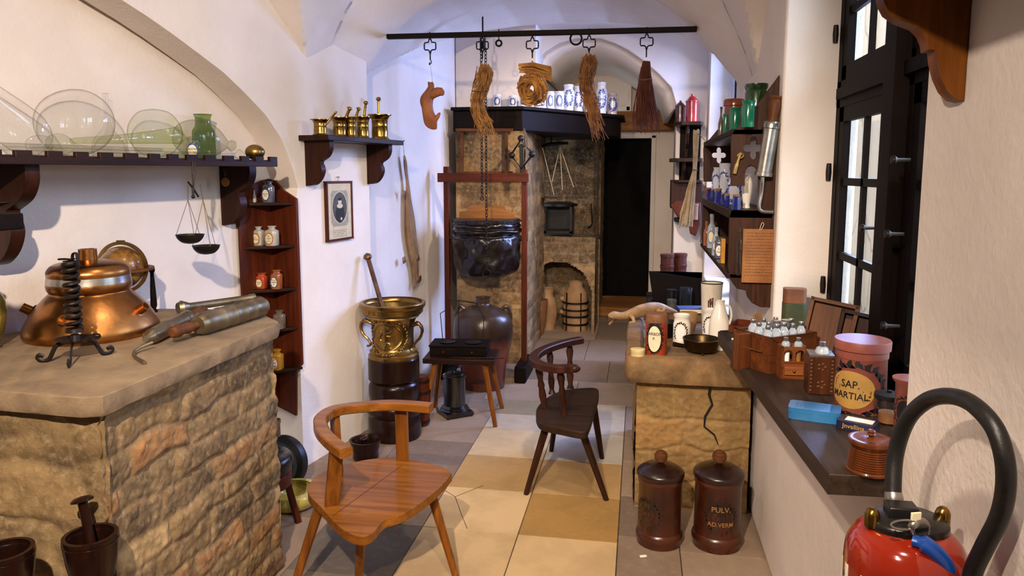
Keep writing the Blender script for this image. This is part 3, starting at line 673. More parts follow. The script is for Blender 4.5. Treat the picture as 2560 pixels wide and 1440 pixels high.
mb = MB(); q = [(0, 0, 0), (.3, 0, 0), (.38, 0, .004), (.42, 0, .01)]; mb.tube(spline(q, 5), [.011] * 11 + [.02, .024, .018, .012, .012][:5], 12)
tag(mb.build('glass_pipette', M['clear'], auto=60), 'clear glass pipette with a bulb end behind the shelf teeth', 'pipette', loc=on_shelf(415, .30, .014), rot=(0, 0, R(76)))
mb = MB(); mb.tube([(0, 0, 0), (.3, 0, 0)], .012, 12); tag(mb.build('glass_tube', M['clear'], auto=60), 'stout clear glass tube at the far left of long shelf', 'tube', loc=on_shelf(-80, .2, .03), rot=(0, 0, R(76)))
# medallion hanging on the shelf bracket
p = aP(587, 455, PN + NN * .1, NN) + DN * -.06; md = thing('hanging_medallion', 'small round brown medallion hanging on a thread from shelf bracket', 'medallion', p)
mb = MB(); mb.lathe([(0, -.004), (.019, -.004), (.021, 0), (.019, .004), (0, .004)], (0, 0, 0), 18, Matrix.Rotation(R(90), 4, 'X')); mb.build('disc', M['tanwood'], md)
mb = MB(); mb.tube([(0, 0, .02), (-.006, 0, .06)], .0012, 5); mb.tube([(0, 0, .02), (.006, 0, .06)], .0012, 5); mb.build('thread', M['twine'], md)
# ---------------------------------------------------------------- hanging hand scales
hp = aP(482, 405, PN + NN * .34, NN); sc_ = thing('hanging_scales', 'old hand scales with two dark pans hanging from the toothed shelf', 'scales', hp)
def hl(px, py, dy=0.0): q = aP(px, py, PN + NN * .34 + Vector((0, dy, 0)), NN); return q - hp
mb = MB(); mb.tube([hl(482, 405), hl(481, 430), hl(483, 462)], .0028, 6); mb.tube([hl(487, 405), hl(488, 430), hl(484, 462)], .0028, 6); mb.tube([hl(470, 455), hl(481, 468), hl(496, 492)], .004, 6); mb.tube([hl(482, 462), hl(483, 488)], .005, 6); mb.ball(hl(483, 492), .008, 8, 6); mb.build('beam', M['iron'], sc_)
for (tx, ty), (px, py), dd in (((470, 500), (475, 588), .0), ((497, 500), (505, 617), .03)):
    c = hl(px, py) + Vector((0, dd, 0)); pan = MB(); pan.lathe([(0, -.036)] + sp2([(0, -.036), (.03, -.030), (.048, -.014), (.055, .002)], 4) + [(.057, .003), (.053, .003)] + sp2([(.053, .003), (.046, -.012), (.028, -.028), (0, -.034)], 4), c, 28); pan.build('pan', M['iron'], sc_)
    th = MB(); a = hl(tx, ty) + Vector((0, dd, 0)); th.tube([hl(tx, 462) + Vector((0, dd * .3, 0)), a], .0016, 5)
    for k in range(3): t_ = R(200 + 120 * k); th.tube([a, c + Vector((.053 * math.cos(t_), .053 * math.sin(t_), .002))], .0011, 5)
    th.build('cords', M['twine'], sc_)
# ---------------------------------------------------------------- corner cupboard in the niche corner
cz = [0, .60, .915, 1.115, 1.30, 1.47]   # shelf levels
cp = on_niche(-.0, 0, 0); cc = aP(655, 600, PP + DP * -.0 - NP * .155, NP)
cc = on_niche(-.012, .012, 0); cup = thing('corner_cupboard', 'narrow open corner rack of red-brown boards holding small drug jars', 'rack', cc)
zc = lambda y, px=690: aP(px, y, PP - NP * .02, NP).z
LW, RW = .235, .19    # left wing along the niche wall, right wing along the jamb
dl = -DN; dr = NN
def wing(name, d, L, n, topl):
    mb = MB(); pts = topl; Mx = Matrix(((d.x, 0, n.x, 0), (d.y, 0, n.y, 0), (0, 1, 0, 0), (0, 0, 0, 1))); mb.prism(pts, .016, Mx); return mb.build(name, M['redwood'], cup, bevel=.003)
zt_, zm, zb = zc(452), zc(498), zc(935)
wing('side_board', dl, LW, NN, [(0, .34), (LW * .45, .36), (LW * .5, zb), (LW, zb + .02), (LW, zm + .02), (LW * .7, zm + .06), (LW * .3, zt_ - .0), (0, zt_ + .01)])
wing('side_board', dr, RW, -DN, [(0, .34), (RW * .72, .30), (RW * .78, zb - .02), (RW, zb + .02), (RW, zm), (RW * .55, zm + .045), (RW * .3, zt_), (0, zt_ + .01)])
lev = [zc(507), zc(616), zc(726), zc(828), zc(933)]
for z in lev:
    mb = MB(); a = dl * (LW - .012); b = dr * (RW - .008)
    pts = [(0, 0), (a.x, a.y), (lerp(a.x, b.x, .5) + .012, lerp(a.y, b.y, .5) - .012), (b.x, b.y)]; mb.prism(pts, .014, Matrix.Translation((0, 0, z - .014))); mb.build('shelf', M['darkwood'], cup, bevel=.002)
def on_rack(px, lv, f=.42):  # a point on rack shelf lv, in column px
    m = cc + dl * LW * f + dr * RW * f; z = lev[lv]
    d = ray(px, 430); k = m.y / d.y; return Vector((EYE.x + d.x * k, m.y, z + .0005))
def square_jar(name, label, m, w, h, loc, lines, cat='jar', labm='paper', ring='cobalt', lid=None, rz=R(-6), group=None, neckr=.4):
    """square-shouldered glass drug jar with a painted oval label"""
    j = thing(name, label, cat, loc, rz, group); mb = MB(); hb = h * .78
    def sq(r, z, n=24, e=5):
        o = []
        for i in range(n):
            t = 2 * math.pi * i / n; c, s_ = math.cos(t), math.sin(t); k = (abs(c) ** e + abs(s_) ** e) ** (-1 / e); o.append(Vector((r * k * c, r * k * s_, z)))
        return o
    def ci(r, z, n=24): return [Vector((r * math.cos(2 * math.pi * i / n), r * math.sin(2 * math.pi * i / n), z)) for i in range(n)]
    a = w / 2; mb.loft([sq(a * .9, 0), sq(a, a * .12), sq(a, hb * .9), sq(a * .9, hb * .99), ci(w * neckr, hb + h * .05), ci(w * neckr, h * .94), ci(w * neckr * 1.3, h * .95), ci(w * neckr * 1.3, h)])
    fn = lambda x, y: Vector((x, -a - .0012, hb * .47 + y)); patch(mb, lambda x, y: fn(x, y) + Vector((0, .0006, 0)), w * .84, hb * .78, 3); patch(mb, fn, w * .68, hb * .62, 1)
    leafring(mb, lambda x, y: fn(x, y) - Vector((0, .0003, 0)), w * .78, hb * .72, 4, 12, w * .10)
    n = len(lines); sz = min(hb * .5 / max(n, 2), w * .92 / max(3, max(len(q) for q in lines)))
    for i, tx in enumerate(lines): mb.text(tx, sz, lambda x, y, i=i: Vector((x, -a - .002, hb * .47 + y + ((n - 1) / 2 - i) * sz * 1.2)), 2, 1.0, .012)
    mb.build('jar_body', [m, M[labm], M['ink'], M[ring], M['gold']], j, auto=45)
    if lid: q = MB(); q.lathe([(0, h * .98), (w * neckr * 1.1, h * .98), (w * neckr * 1.15, h * 1.06), (0, h * 1.07)], (0, 0, 0), 18); q.build('lid', M[lid], j)
    return j
M['gold'] = flat('dull_gold_paint', '#a9833c', .4); M['redpaint'] = flat('red_paint', '#a2301f', .3); M['orange'] = flat('orange_paint', '#b8651f', .3)
M['powdergrey'] = mottle('glass_jar_of_dark_powder', '#41454a', '#676a6c', 8, .1, coat=.7); M['powderwhite'] = mottle('glass_jar_of_white_powder', '#9f9a8e', '#c2bdb0', 8, .1, coat=.7)
M['powderred'] = mottle('glass_jar_of_red_powder', '#9a3a1a', '#b8502a', 8, .12, coat=.7); M['powderbrown'] = mottle('glass_jar_of_brown_powder', '#7c431e', '#9a5c2d', 8, .12, coat=.7); M['smoky'] = mottle('dim_glass', '#4a3f33', '#6f6354', 10, .12, coat=.6)
square_jar('drug_jar', 'glass drug jar labelled ARCAN DUPL on topmost shelf of corner rack', M['powdergrey'], .052, .108, on_rack(669, 0), ('ARCAN.', 'DUPL.'), neckr=.34)
mb = MB(); mb.lathe(bottle_prof(.013, .062, .007, .018), (0, 0, 0), 16); tag(mb.build('glass_vial', M['powderwhite']), 'tiny narrow glass vial beside the jar on topmost corner rack shelf', 'vial', loc=on_rack(632, 0, .45))
square_jar('drug_jar', 'clear glass drug jar labelled EXT GENTIAN on second corner rack shelf', M['powderwhite'], .056, .098, on_rack(640, 1), ('EXT.', 'GENTIAN'), ring='orange', neckr=.26)
square_jar('drug_jar', 'clear glass drug jar labelled PUL CERVI SICC on second corner rack shelf', M['powderwhite'], .058, .102, on_rack(674, 1), ('PUL.', 'CERVI', 'SICC'), ring='orange', neckr=.3)
square_jar('drug_jar', 'squat orange-red drug jar labelled ODSULA FACT on third corner rack shelf', M['powderred'], .050, .082, on_rack(643, 2), ('ODSULA', 'FACT.'), ring='redpaint', neckr=.4)
square_jar('drug_jar', 'taller brown drug jar labelled BOLUS ARMEN PP on third corner rack shelf', M['powderbrown'], .050, .100, on_rack(681, 2), ('BOLUS', 'ARMEN', 'PP'), neckr=.36)
square_jar('drug_jar', 'dim dusty glass jar on corner rack just behind the slab edge', M['smoky'], .054, .098, on_rack(684, 3), (' ',), labm='smoky', ring='smoky', neckr=.3)
square_jar('drug_jar', 'yellow-edged drug jar with a large white label on lowest corner rack shelf', flat('amber_jar', '#a8781f', .15), .058, .105, on_rack(674, 4), ('ST', 'LIN', 'SEM'), ring='orange', labm='white', neckr=.3)
mb = MB(); mb.ball((0, 0, .02), .02, 14, 8); tag(mb.build('small_glass_globe', M['smoky']), 'small dark round glass beside dusty jar on corner rack', 'flask', loc=on_rack(652, 3))
# ---------------------------------------------------------------- on the slab
Z0 = BZ + .0005
still = thing('copper_still', 'hammered copper still with domed lid and tinned band on the slab', 'still', aZ(233, 832, Z0), R(10))
def px_r(px, at_): return px * (at_ - EYE).dot(FW) / FPX
sc0 = still.location; k_ = (Vector(sc0) - EYE).dot(FW) / FPX   # metres per picture pixel at the still
mb = MB(); r0 = 152 * k_; mb.lathe([(0, 0), (r0 * .98, 0), (r0, .01)] + sp2([(r0, .012), (r0 * .985, .035), (r0 * .86, .085), (r0 * .7, .128), (r0 * .60, .150), (r0 * .585, .158)], 5) + [(r0 * .585, .165)], (0, 0, 0), 48); mb.build('body', M['copper'], still, auto=35)
mb = MB(); mb.lathe([(r0 * .585, .155), (r0 * .615, .166), (r0 * .625, .178), (r0 * .618, .188)], (0, 0, 0), 48); mb.build('rim_ring', M['copper'], still)
mb = MB(); mb.lathe(sp2([(r0 * .62, .188), (r0 * .612, .20), (r0 * .605, .212)], 3), (0, 0, 0), 48); mb.build('tinned_band', M['tin'], still)
mb = MB(); mb.lathe([(r0 * .605, .212)] + sp2([(r0 * .606, .214), (r0 * .60, .232), (r0 * .52, .252), (r0 * .34, .262), (r0 * .2, .266)], 5) + [(r0 * .14, .268), (r0 * .135, .305), (r0 * .14, .306), (r0 * .105, .306), (r0 * .10, .27), (0, .262)], (0, 0, 0), 48); mb.build('lid', M['copper'], still, auto=35)
for ang, zz, tilt in ((-84, .075, .5), (-8, .085, .65), (200, .09, .6)):
    d = Vector((math.cos(R(ang)), math.sin(R(ang)), tilt)).normalized(); p = Vector((math.cos(R(ang)), math.sin(R(ang)), 0)) * r0 * .83 + Vector((0, 0, zz)); mb = MB(); mb.lathe([(0, -.02), (.018, -.02), (.016, .034), (.0165, .036), (.012, .036), (.012, .02), (0, .02)], p, 20, zq(d)); mb.lathe([(.028, -.004), (.026, .004), (.016, .006)], p, 20, zq(d)); mb.build('spout', M['copper'], still, auto=35)
# globe
gp = aZ(312, 765, Z0); gp = aP(312, 765, (0, 2.66, 0), (0, 1, 0)); gp.z = Z0; g = thing('table_globe', 'old brown globe in a wooden horizon ring with brass meridian behind still', 'globe', gp, R(8))
kg = (gp - EYE).dot(FW) / FPX; gz = aP(300, 668, gp, (0, 1, 0)).z - Z0; gr = 53 * kg
mb = MB(); mb.ball((0, 0, gz), gr, 32, 20); mb.build('ball', mottle('varnished_globe_map', '#4a2c12', '#8a6430', 14, .22, coat=.5, detail=8, lo=.42, hi=.6), g)
mb = MB(); mb.lathe([(gr * 1.12, gz - .012), (gr * 1.36, gz - .012), (gr * 1.36, gz - .002), (gr * 1.12, gz - .002), (gr * 1.12, gz - .012)], (0, 0, 0), 40); mb.build('horizon_ring', M['brown'], g)
mb = MB(); mb.lathe([(gr * 1.06, -.004), (gr * 1.22, -.004), (gr * 1.22, .004), (gr * 1.06, .004), (gr * 1.06, -.004)], (0, 0, gz), 44, Matrix.Rotation(R(90), 4, 'X') ); mb.box((0, 0, gz + gr * 1.22), (.03, .012, .008)); mb.build('meridian', M['bronze'], g)
for k in range(4):
    a = R(35 + 90 * k); x, y = gr * 1.24 * math.cos(a), gr * 1.24 * math.sin(a); mb = MB(); H_ = gz - .012
    mb.lathe([(0, 0), (.012, 0), (.014, .008), (.008, .016), (.013, .03), (.011, H_ * .5), (.007, H_ - .02), (.012, H_ - .01), (.012, H_), (0, H_)], (x, y, 0), 12); mb.build('leg', M['blackwood'], g)
# spiral candlestick on three scrolled feet
cs = aZ(192, 901, Z0); ca = thing('spiral_candlestick', 'wrought iron candlestick with a tall spiral stem on three scrolled feet', 'candlestick', cs)
kc = (cs - EYE).dot(FW) / FPX; mb = MB(); zz = lambda y: aP(190, y, cs, FW).z - Z0
z0, z1 = zz(818), zz(652); n = 150; mb.tube([(.019 * math.cos(i * .42), .019 * math.sin(i * .42), lerp(z0, z1, i / n)) for i in range(n + 1)], .0075, 7, flat=.8); mb.build('spiral_stem', M['iron'], ca)
mb = MB(); mb.lathe([(0, z0 - .012), (.026, z0 - .012), (.024, z0), (0, z0)], (0, 0, 0), 20); mb.build('base_ring', M['iron'], ca); mb = MB(); mb.tube([(-.02, 0, z1 + .002), (.006, 0, z1 + .004), (.02, -.004, z1 + .012)], .006, 6, flat=.4); mb.tube([(-.034, 0, zz(645)), (-.01, -.012, zz(643)), (.01, 0, zz(645))], .007, 6, flat=.5); mb.tube(spline([(.010, 0, z1), (.013, 0, zz(632)), (.026, 0, zz(631)), (.027, 0, zz(660)), (.020, 0, zz(672))], 4), .007, 6, flat=.4); mb.build('clip', M['iron'], ca)
mb = MB(); zd = zz(850); mb.lathe([(0, zd - .006), (.036, zd - .004), (.055, zd + .008), (.057, zd + .008), (.036, zd - .001), (.016, zd), (.012, zd + .02), (0, zd + .02)], (0, 0, 0), 24); mb.tube([(.05, -.01, zd + .006), (.075, -.012, zd + .018)] + [(.085 + .014 * math.cos(t * .7), -.012, zd + .02 + .007 * math.sin(t * .7)) for t in range(9)], .003, 6); mb.build('drip_pan', M['iron'], ca)
for a in (205, -62, 60):
    d = Vector((math.cos(R(a)), math.sin(R(a)), 0)); mb = MB(); q = [d * .03 + Vector((0, 0, zd - .004)), d * .052 + Vector((0, 0, zd - .012)), d * .062 + Vector((0, 0, .035)), d * .075 + Vector((0, 0, .010)), d * .092 + Vector((0, 0, .004)), d * .106 + Vector((0, 0, .014)), d * .100 + Vector((0, 0, .024)), d * .090 + Vector((0, 0, .018))]
    mb.tube(spline(q, 5), .0065, 6, flat=.45, upv=d.cross(Vector((0, 0, 1)))); mb.build('leg', M['iron'], ca)
# three pewter clyster syringes
def syringe(name, label, A, B, prof, m, handle=None, nozzle=None):
    A = Vector(A); B = Vector(B); d = B - A; L = d.length; o = thing(name, label, 'syringe', A); Q = zq(d)
    mb = MB(); mb.lathe([(r, z * L) for r, z in prof], (0, 0, 0), 28, Q); mb.build('barrel', m, o, auto=40)
    if handle: mb = MB(); mb.lathe([(r, z * L) for r, z in handle], (0, 0, 0), 20, Q); mb.build('handle', M['brownz'], o, auto=40)
    if nozzle: mb = MB(); mb.tube(spline([Q @ Vector(p) for p in nozzle], 6), .0055, 8); mb.build('nozzle', m, o)
    return o
ridge = lambda r, a, b, n: [q for k in range(n) for q in ((r, a + (b - a) * k / n), (r, a + (b - a) * (k + .8) / n), (r * 1.06, a + (b - a) * (k + .86) / n), (r * 1.06, a + (b - a) * (k + .94) / n), (r, a + (b - a) * (k + .99) / n))]
q1, q2 = aZ(495, 842, Z0), aZ(650, 802, Z0)
syringe('clyster_syringe', 'thick ribbed pewter syringe with a turned wooden handle, nearest slab edge', q1 + Vector((0, 0, .042)), q2 + Vector((-.03, .1, .044)), [(0, 0), (.030, 0), (.034, .02)] + [(.040, .06), (.040, .14)] + ridge(.040, .16, .92, 5) + [(.036, .94), (.03, .97), (.018, 1.0), (0, 1.0)], M['pewter'], [(0, -.32), (.014, -.32), (.02, -.30), (.022, -.24), (.016, -.18), (.021, -.12), (.012, -.06), (.012, 0), (0, 0)])
q1, q2 = aZ(372, 865, Z0), aZ(500, 800, Z0)
syringe('clyster_syringe', 'slimmer pewter syringe with a bent nozzle, pointing at spiral candlestick', q1 + Vector((0, 0, .028)), q2 + Vector((0, .02, .034)), [(0, -.05), (.010, -.05), (.014, 0), (.024, .02), (.027, .06)] + ridge(.027, .08, .62, 2) + [(.03, .64), (.03, .70), (.02, .74), (0, .76)], M['pewter'], [(0, .74), (.016, .74), (.02, .8), (.017, .9), (.021, 1.0), (.012, 1.05), (0, 1.05)])
mb = MB(); sy2 = bpy.data.objects['clyster_syringe.001']; mb.tube(spline([aZ(x, y, Z0 + z) - sy2.location for x, y, z in ((381, 856, .026), (352, 868, .018), (335, 880, .011), (338, 892, .008), (362, 906, .007))], 6), .0055, 8); mb.build('nozzle', M['pewter'], sy2)
q1, q2 = aZ(425, 797, Z0), aZ(600, 785, Z0)
syringe('clyster_syringe', 'dark syringe with a ball end lying behind the other two on slab', q1 + Vector((0, .08, .03)), q2 + Vector((-.05, .22, .03)), [(0, -.06), (.022, -.05), (.03, 0), (.022, .06), (.016, .10), (.016, .9), (.02, .92), (.02, .98), (0, 1.0)], M['pewter'])
# green-brown vase at the frame's left edge, just in view
vp = aZ(-40, 872, Z0); kv = (vp - EYE).dot(FW) / FPX; mb = MB(); mb.lathe([(0, 0), (.045, 0), (.05, .01)] + sp2([(.045, .02), (.062, .06), (.072, .12), (.066, .17), (.042, .21), (.03, .24), (.036, .26)], 5), (0, 0, 0), 32)
tag(mb.build('glazed_vase', mottle('green_brown_glaze', '#4a4318', '#7a6a2c', 6, .22, coat=.4)), 'green and brown glazed vase at far left end of slab', 'vase', loc=vp)
# ---------------------------------------------------------------- foreground wooden mortars on a low stand
st = aZ(150, 1445, .56); mb = MB(); mb.box((0, 0, -.02), (.7, .30, .04)); ls = thing('low_stand', 'low brown wooden stand under two turned mortars in front of bench', 'stand', (-1.18, 1.30, .552)); mb.build('stand_top', M['brown'], ls, bevel=.003)
for x in (-.3, .3):
    for y in (-.12, .12): mb = MB(); mb.box((x, y, -.296), (.04, .04, .512)); mb.build('leg', M['brownz'], ls)
def wmortar(label, loc, r, h):
    mb = MB(); vessel(mb, [(r * .78, 0), (r * .8, .01)] + sp2([(r * .8, .012), (r * .9, h * .4), (r * .98, h * .8), (r, h * .86)], 3) + [(r * .97, h * .87), (r, h * .9), (r * .98, h)], .010, (0, 0, 0), 40); return tag(mb.build('wooden_mortar', M['turned']), label, 'mortar', loc=loc)
M['turned'] = wood('turned_dark_wood', '#120806', '#26110a', '#0c0504', axis='z', rough=.28, coat=.2)
mp = aZ(233, 1440, .553); km = (mp - EYE).dot(FW) / FPX; hm = .115
wmortar('dark turned wooden mortar with a pestle standing in it, bottom left', mp, 64 * km, hm)
mp2 = aZ(20, 1480, .553); wmortar('dark wooden mortar cut by the left edge, without a pestle', mp2, 64 * km, hm * .98)
def pestle(label, a, b, r, m, name='pestle', group=None, knob=1.7, kl=.07):
    a = Vector(a); b = Vector(b); L = (b - a).length
    mb = MB(); mb.lathe([(0, 0), (r * 1.15, .004), (r * 1.25, .02), (r, L * .15), (r * .95, L * (1 - kl * 2.2)), (r * 1.05, L * (1 - kl * 2)), (r * knob, L * (1 - kl * 1.6)), (r * knob, L * (1 - kl)), (r * knob * .7, L * .985), (0, L)], (0, 0, 0), 20, zq(b - a)); o = mb.build(name, m, auto=50); return tag(o, label, 'pestle', group, loc=a)
pt = aP(203, 1240, mp + Vector((-.012, .01, 0)), FW); pestle('dark wooden pestle with a flat knob leaning in the foreground mortar', mp + Vector((.012, 0, .014)), pt, .0125, M['turned'], kl=.045, knob=2.2)
# shelf end close to the camera at the left edge
p = aP(20, 555, (-1.05, 1.55, 0), FW); mb = MB(); mb.box((-.20, 0, 0), (.40, .09, .042)); mb.prism([(0, 0), (-.16, 0), (-.16, -.07), (-.10, -.05), (-.06, -.02)], .03, Matrix(((1, 0, 0, 0), (0, 0, -1, .015), (0, 1, 0, .05), (0, 0, 0, 1))) ); o = mb.build('shelf_end', M['blackwood'], bevel=.004)
tag(o, 'dark shelf end jutting in at the left edge below long shelf', 'shelf', loc=p + RT * .005)
# ---------------------------------------------------------------- behind the bench: stool, iron pan, yellow bowl
stl = thing('leather_stool', 'round stool with a black leather seat partly hidden behind bench', 'stool', aZ(648, 1342, 0), R(20)); hs = .35
mb = MB(); mb.lathe([(0, hs - .05), (.145, hs - .05), (.155, hs - .02)] + sp2([(.157, hs - .012), (.145, hs + .02), (.09, hs + .035), (0, hs + .04)], 4), (0, 0, 0), 36); mb.build('seat', M['leather'], stl)
mb = MB(); mb.lathe([(.13, hs - .11), (.146, hs - .11), (.15, hs - .055), (.14, hs - .05), (.13, hs - .11)], (0, 0, 0), 36); mb.build('apron', M['redwoodx'], stl)
for a in (-58, 35, 125, 215): d = Vector((math.cos(R(a)), math.sin(R(a)), 0)); mb = MB(); mb.bar(d * .19, d * .125 + Vector((0, 0, hs - .06)), .026, .026); mb.build('leg', M['redwood'], stl, bevel=.003)
pp_ = aZ(722, 1170, 0); kp = 3.4 / FPX; pan = thing('iron_ring_pan', 'black iron pan with a tall pipe handle leaning on wall behind stool', 'pan', (aY(718, 1100, 3.36).x, 3.36, 0), R(-10)); mb = MB()
Rr = 74 * kp; mb.lathe([(Rr * .62, .03), (Rr * .8, .035), (Rr * .97, .02), (Rr, 0), (Rr * .97, -.025), (Rr * .7, -.03), (0, -.03), (0, -.02), (Rr * .6, -.02), (Rr * .62, .03)], (-.03, 0, Rr), 40, Matrix.Rotation(R(84), 4, 'X')); mb.build('dish', M['blackiron'], pan)
mb = MB(); mb.lathe([(0, Rr * 1.9), (.025, Rr * 1.9), (.025, Rr * 2.45), (.028, Rr * 2.46), (.028, Rr * 2.6), (0, Rr * 2.6)], (-.07, 0, 0), 20); mb.build('pipe_handle', M['pewter'], pan)
yb = aZ(731, 1262, 0); mb = MB(); vessel(mb, sp2([(.075, 0), (.115, .012), (.135, .04), (.137, .062), (.128, .08), (.118, .084)], 4), .02, (0, 0, 0), 36); tag(mb.build('yellow_bowl', mottle('yellow_glaze', '#8f8238', '#b0a250', 4, .2, coat=.4)), 'glossy mustard-yellow glazed bowl on the floor under stool', 'bowl', loc=yb)
mp_ = aZ(915, 1150, 0); mb = MB(); vessel(mb, [(.06, 0), (.072, .02), (.07, .05), (.082, .10), (.09, .12)], .012, (0, 0, 0), 28); tag(mb.build('floor_mortar', M['turned']), 'low dark wooden mortar on the floor behind front chair', 'mortar', loc=mp_)
pestle('dark pestle with round knob upright in the floor mortar', mp_ + Vector((0, 0, .013)), aP(908, 1093, mp_, FW), .012, M['turned'], knob=1.8, kl=.08)
pestle('short dark pestle lying tilted in the floor mortar', mp_ + Vector((.03, 0, .014)), aP(893, 1122, mp_ + Vector((0, -.02, 0)), FW), .012, M['turned'], knob=1.8, kl=.09)
pestle('dark pestle tilted right in the floor mortar', mp_ + Vector((-.03, 0, .016)), aP(925, 1122, mp_ + Vector((0, .02, 0)), FW), .012, M['turned'], knob=1.8, kl=.09)
# ================================================================ PIER AND MIDDLE OF THE ROOM
def pier_at(px, out=0.0): return (aP(px, 400, PP + NP * out, NP) - PP).dot(DP)
RP = math.atan2(DP.y, DP.x)      # local x along the pier away from the camera, local -y out of it
# ---------------------------------------------------------------- framed engraving
c = aP(848, 527, PP + NP * .012, NP); h = (aP(848, 453, PP, NP) - aP(848, 600, PP, NP)).length; w = (aP(816, 527, PP, NP) - aP(880, 527, PP, NP)).length
pc = thing('framed_portrait', 'small framed engraving of a ruffed gentleman in an oval on white pier', 'picture', c, RP)
mb = MB()
for sx in (-1, 1): mb.box((sx * (w / 2 - .006), 0, 0), (.012, .02, h))
for sz in (-1, 1): mb.box((0, 0, sz * (h / 2 - .006)), (w, .02, .012))
mb.build('frame', M['redwood'], pc, bevel=.002)
PRT = [mottle('aged_print_paper', '#b5a98e', '#c9bd9f', 20, .8), mottle('engraved_grey', '#3b3a36', '#56544d', 60, .8), flat('engraved_black', '#1f1e1c', .8), mottle('engraved_light', '#b8ae98', '#cfc6b0', 40, .8), mottle('engraved_midtone', '#8a8371', '#a0988a', 60, .8)]
mb = MB(); y0 = -.004; mb.box((0, y0 + .001, 0), (w - .02, .002, h - .02)); fl = lambda dx, dz, k: (lambda x, y: Vector((x + dx, y0 - .0005 - k * .0003, y + dz)))
patch(mb, fl(0, .014, 0), w * .66, h * .60, 4, False); patch(mb, fl(0, .02, 1), w * .60, h * .54, 3); patch(mb, fl(0, .02, 2), w * .56, h * .51, 1)
patch(mb, fl(0, -.018, 3), w * .36, h * .30, 2); patch(mb, fl(0, .028, 4), w * .22, h * .08, 3); patch(mb, fl(0, .053, 5), w * .13, h * .11, 3); patch(mb, fl(0, .066, 6), w * .15, h * .05, 2); patch(mb, fl(.012, -.045, 4), w * .07, h * .05, 3)
mb.m = 2
for k in range(4):
    for j in range(9): mb.add([fl(-w * .28 + j * w * .062, -h * .335 - k * .011, 2)(a, b) for a, b in ((0, 0), (.004 + .001 * ((j * 7 + k) % 3), 0), (.004 + .001 * ((j * 7 + k) % 3), .004), (0, .004))], [(0, 1, 2, 3)], False)
mb.build('print', PRT, pc)
mb = MB(); mb.tube([(0, .012, h / 2 + .022), (0, -.008, h / 2 + .024)], .002, 6); mb.tube([(0, .006, h / 2), (0, -.004, h / 2 + .022)], .001, 5); mb.build('nail', M['iron'], pc)
# ---------------------------------------------------------------- bracketed shelf with five brass mortars
def out_at(px, s):
    """how far from the pier a point at s along it must stand to appear in column px"""
    lo, hi = -.1, .6
    for _ in range(40):
        m = (lo + hi) / 2; p = on_pier(s, m, 1.7) - EYE; x = PPX + FPX * p.dot(RT) / p.dot(FW)
        if x < px: lo = m
        else: hi = m
    return lo
sa, sb = pier_at(768), pier_at(921); zM = 1.79; dM = .185
ms = thing('mortar_shelf', 'dark bracketed wall shelf on white pier carrying a row of brass mortars', 'shelf', on_pier((sa + sb) / 2, 0, zM), RP); Lm = sb - sa
mb = MB(); mb.box((.02, -dM / 2, -.014), (Lm + .18, dM, .028)); mb.build('board', M['darkwood'], ms, bevel=.003)
for s in (-Lm / 2, Lm / 2): bracket(ms, s, .155, .235, .04, 0, M['darkwoodz'], -.028)
def brass_mortar(label, px, r, h, flare, out, m='brass', hdl=None, sc=1.0):
    s = pier_at(px, out); o = thing('brass_mortar', label, 'mortar', on_pier(s, out, zM + .0005), RP, 'brass mortars on bracketed shelf')
    pr = [(r * .86, 0), (r * .88, h * .04), (r * .74, h * .10), (r * .72, h * .16), (r * .74, h * .3), (r * .70, h * .5), (r * .73, h * .52), (r * .70, h * .55), (r * .72, h * .75), (r * .76, h * .77), (r * .74, h * .80), (r * .9, h * .93), (r * flare, h * .97), (r * flare, h)]
    mb = MB(); vessel(mb, pr, r * .12, (0, 0, 0), 32); mb.build('body', M[m], o, auto=40)
    if hdl:
        for a in hdl:
            d = Vector((math.cos(R(a)), math.sin(R(a)), 0)); mb = MB()
            if hdl is HSQ: mb.tube([d * r * .72 + Vector((0, 0, h * .6)), d * r * 1.05 + Vector((0, 0, h * .6)), d * r * 1.05 + Vector((0, 0, h * .4)), d * r * .72 + Vector((0, 0, h * .4))], .004, 6)
            else: mb.tube(spline([d * r * .74 + Vector((0, 0, h * .66)), d * r * 1.0 + Vector((0, 0, h * .7)), d * r * 1.08 + Vector((0, 0, h * .52)), d * r * .9 + Vector((0, 0, h * .42)), d * r * .74 + Vector((0, 0, h * .36))], 4), .005, 6)
            mb.build('handle', M[m], o)
    return o
HSQ = (200, 20); HR = (15,)
specs = [(803, .046, .082, 1.1, .10, None, 'small flared brass mortar with a thin tilted pestle, nearest end of shelf'), (851, .048, .108, 1.05, .075, None, 'plain dull brass mortar, second from near end of bracketed shelf'), (879, .036, .112, 1.0, .115, None, 'slim brass mortar in the middle of bracketed shelf'), (909, .046, .125, 1.08, .085, HSQ, 'tall brass mortar with a square handle beside the largest one'), (951, .066, .150, 1.08, .09, HR, 'largest brass mortar with curled side handle at far end of shelf')]
bm = [brass_mortar(l, p, r, h_, f, o, hdl=hd) for p, r, h_, f, o, hd, l in specs]
pk = [((842, 278), .0055, 1.1, 'thin brass pestle tilted right in nearest small mortar'), ((876, 267), .009, 1.7, 'brass pestle with a round knob tilted right in the second mortar'), ((898, 268), .0075, 1.8, 'brass pestle leaning right in the slim middle mortar'), ((915, 252), .0075, 1.9, 'long upright brass pestle in the square-handled mortar'), ((946, 242), .008, 1.9, 'upright brass pestle with large knob in the largest brass mortar')]
for o, ((x, y), r, kn, l) in zip(bm, pk): pestle(l, o.location + Vector((-.005, 0, .016)), aP(x, y, o.location + Vector((.0, -.006, 0)), FW), r, M['brass'], 'brass_pestle', 'pestles of the brass mortars', kn, .05)
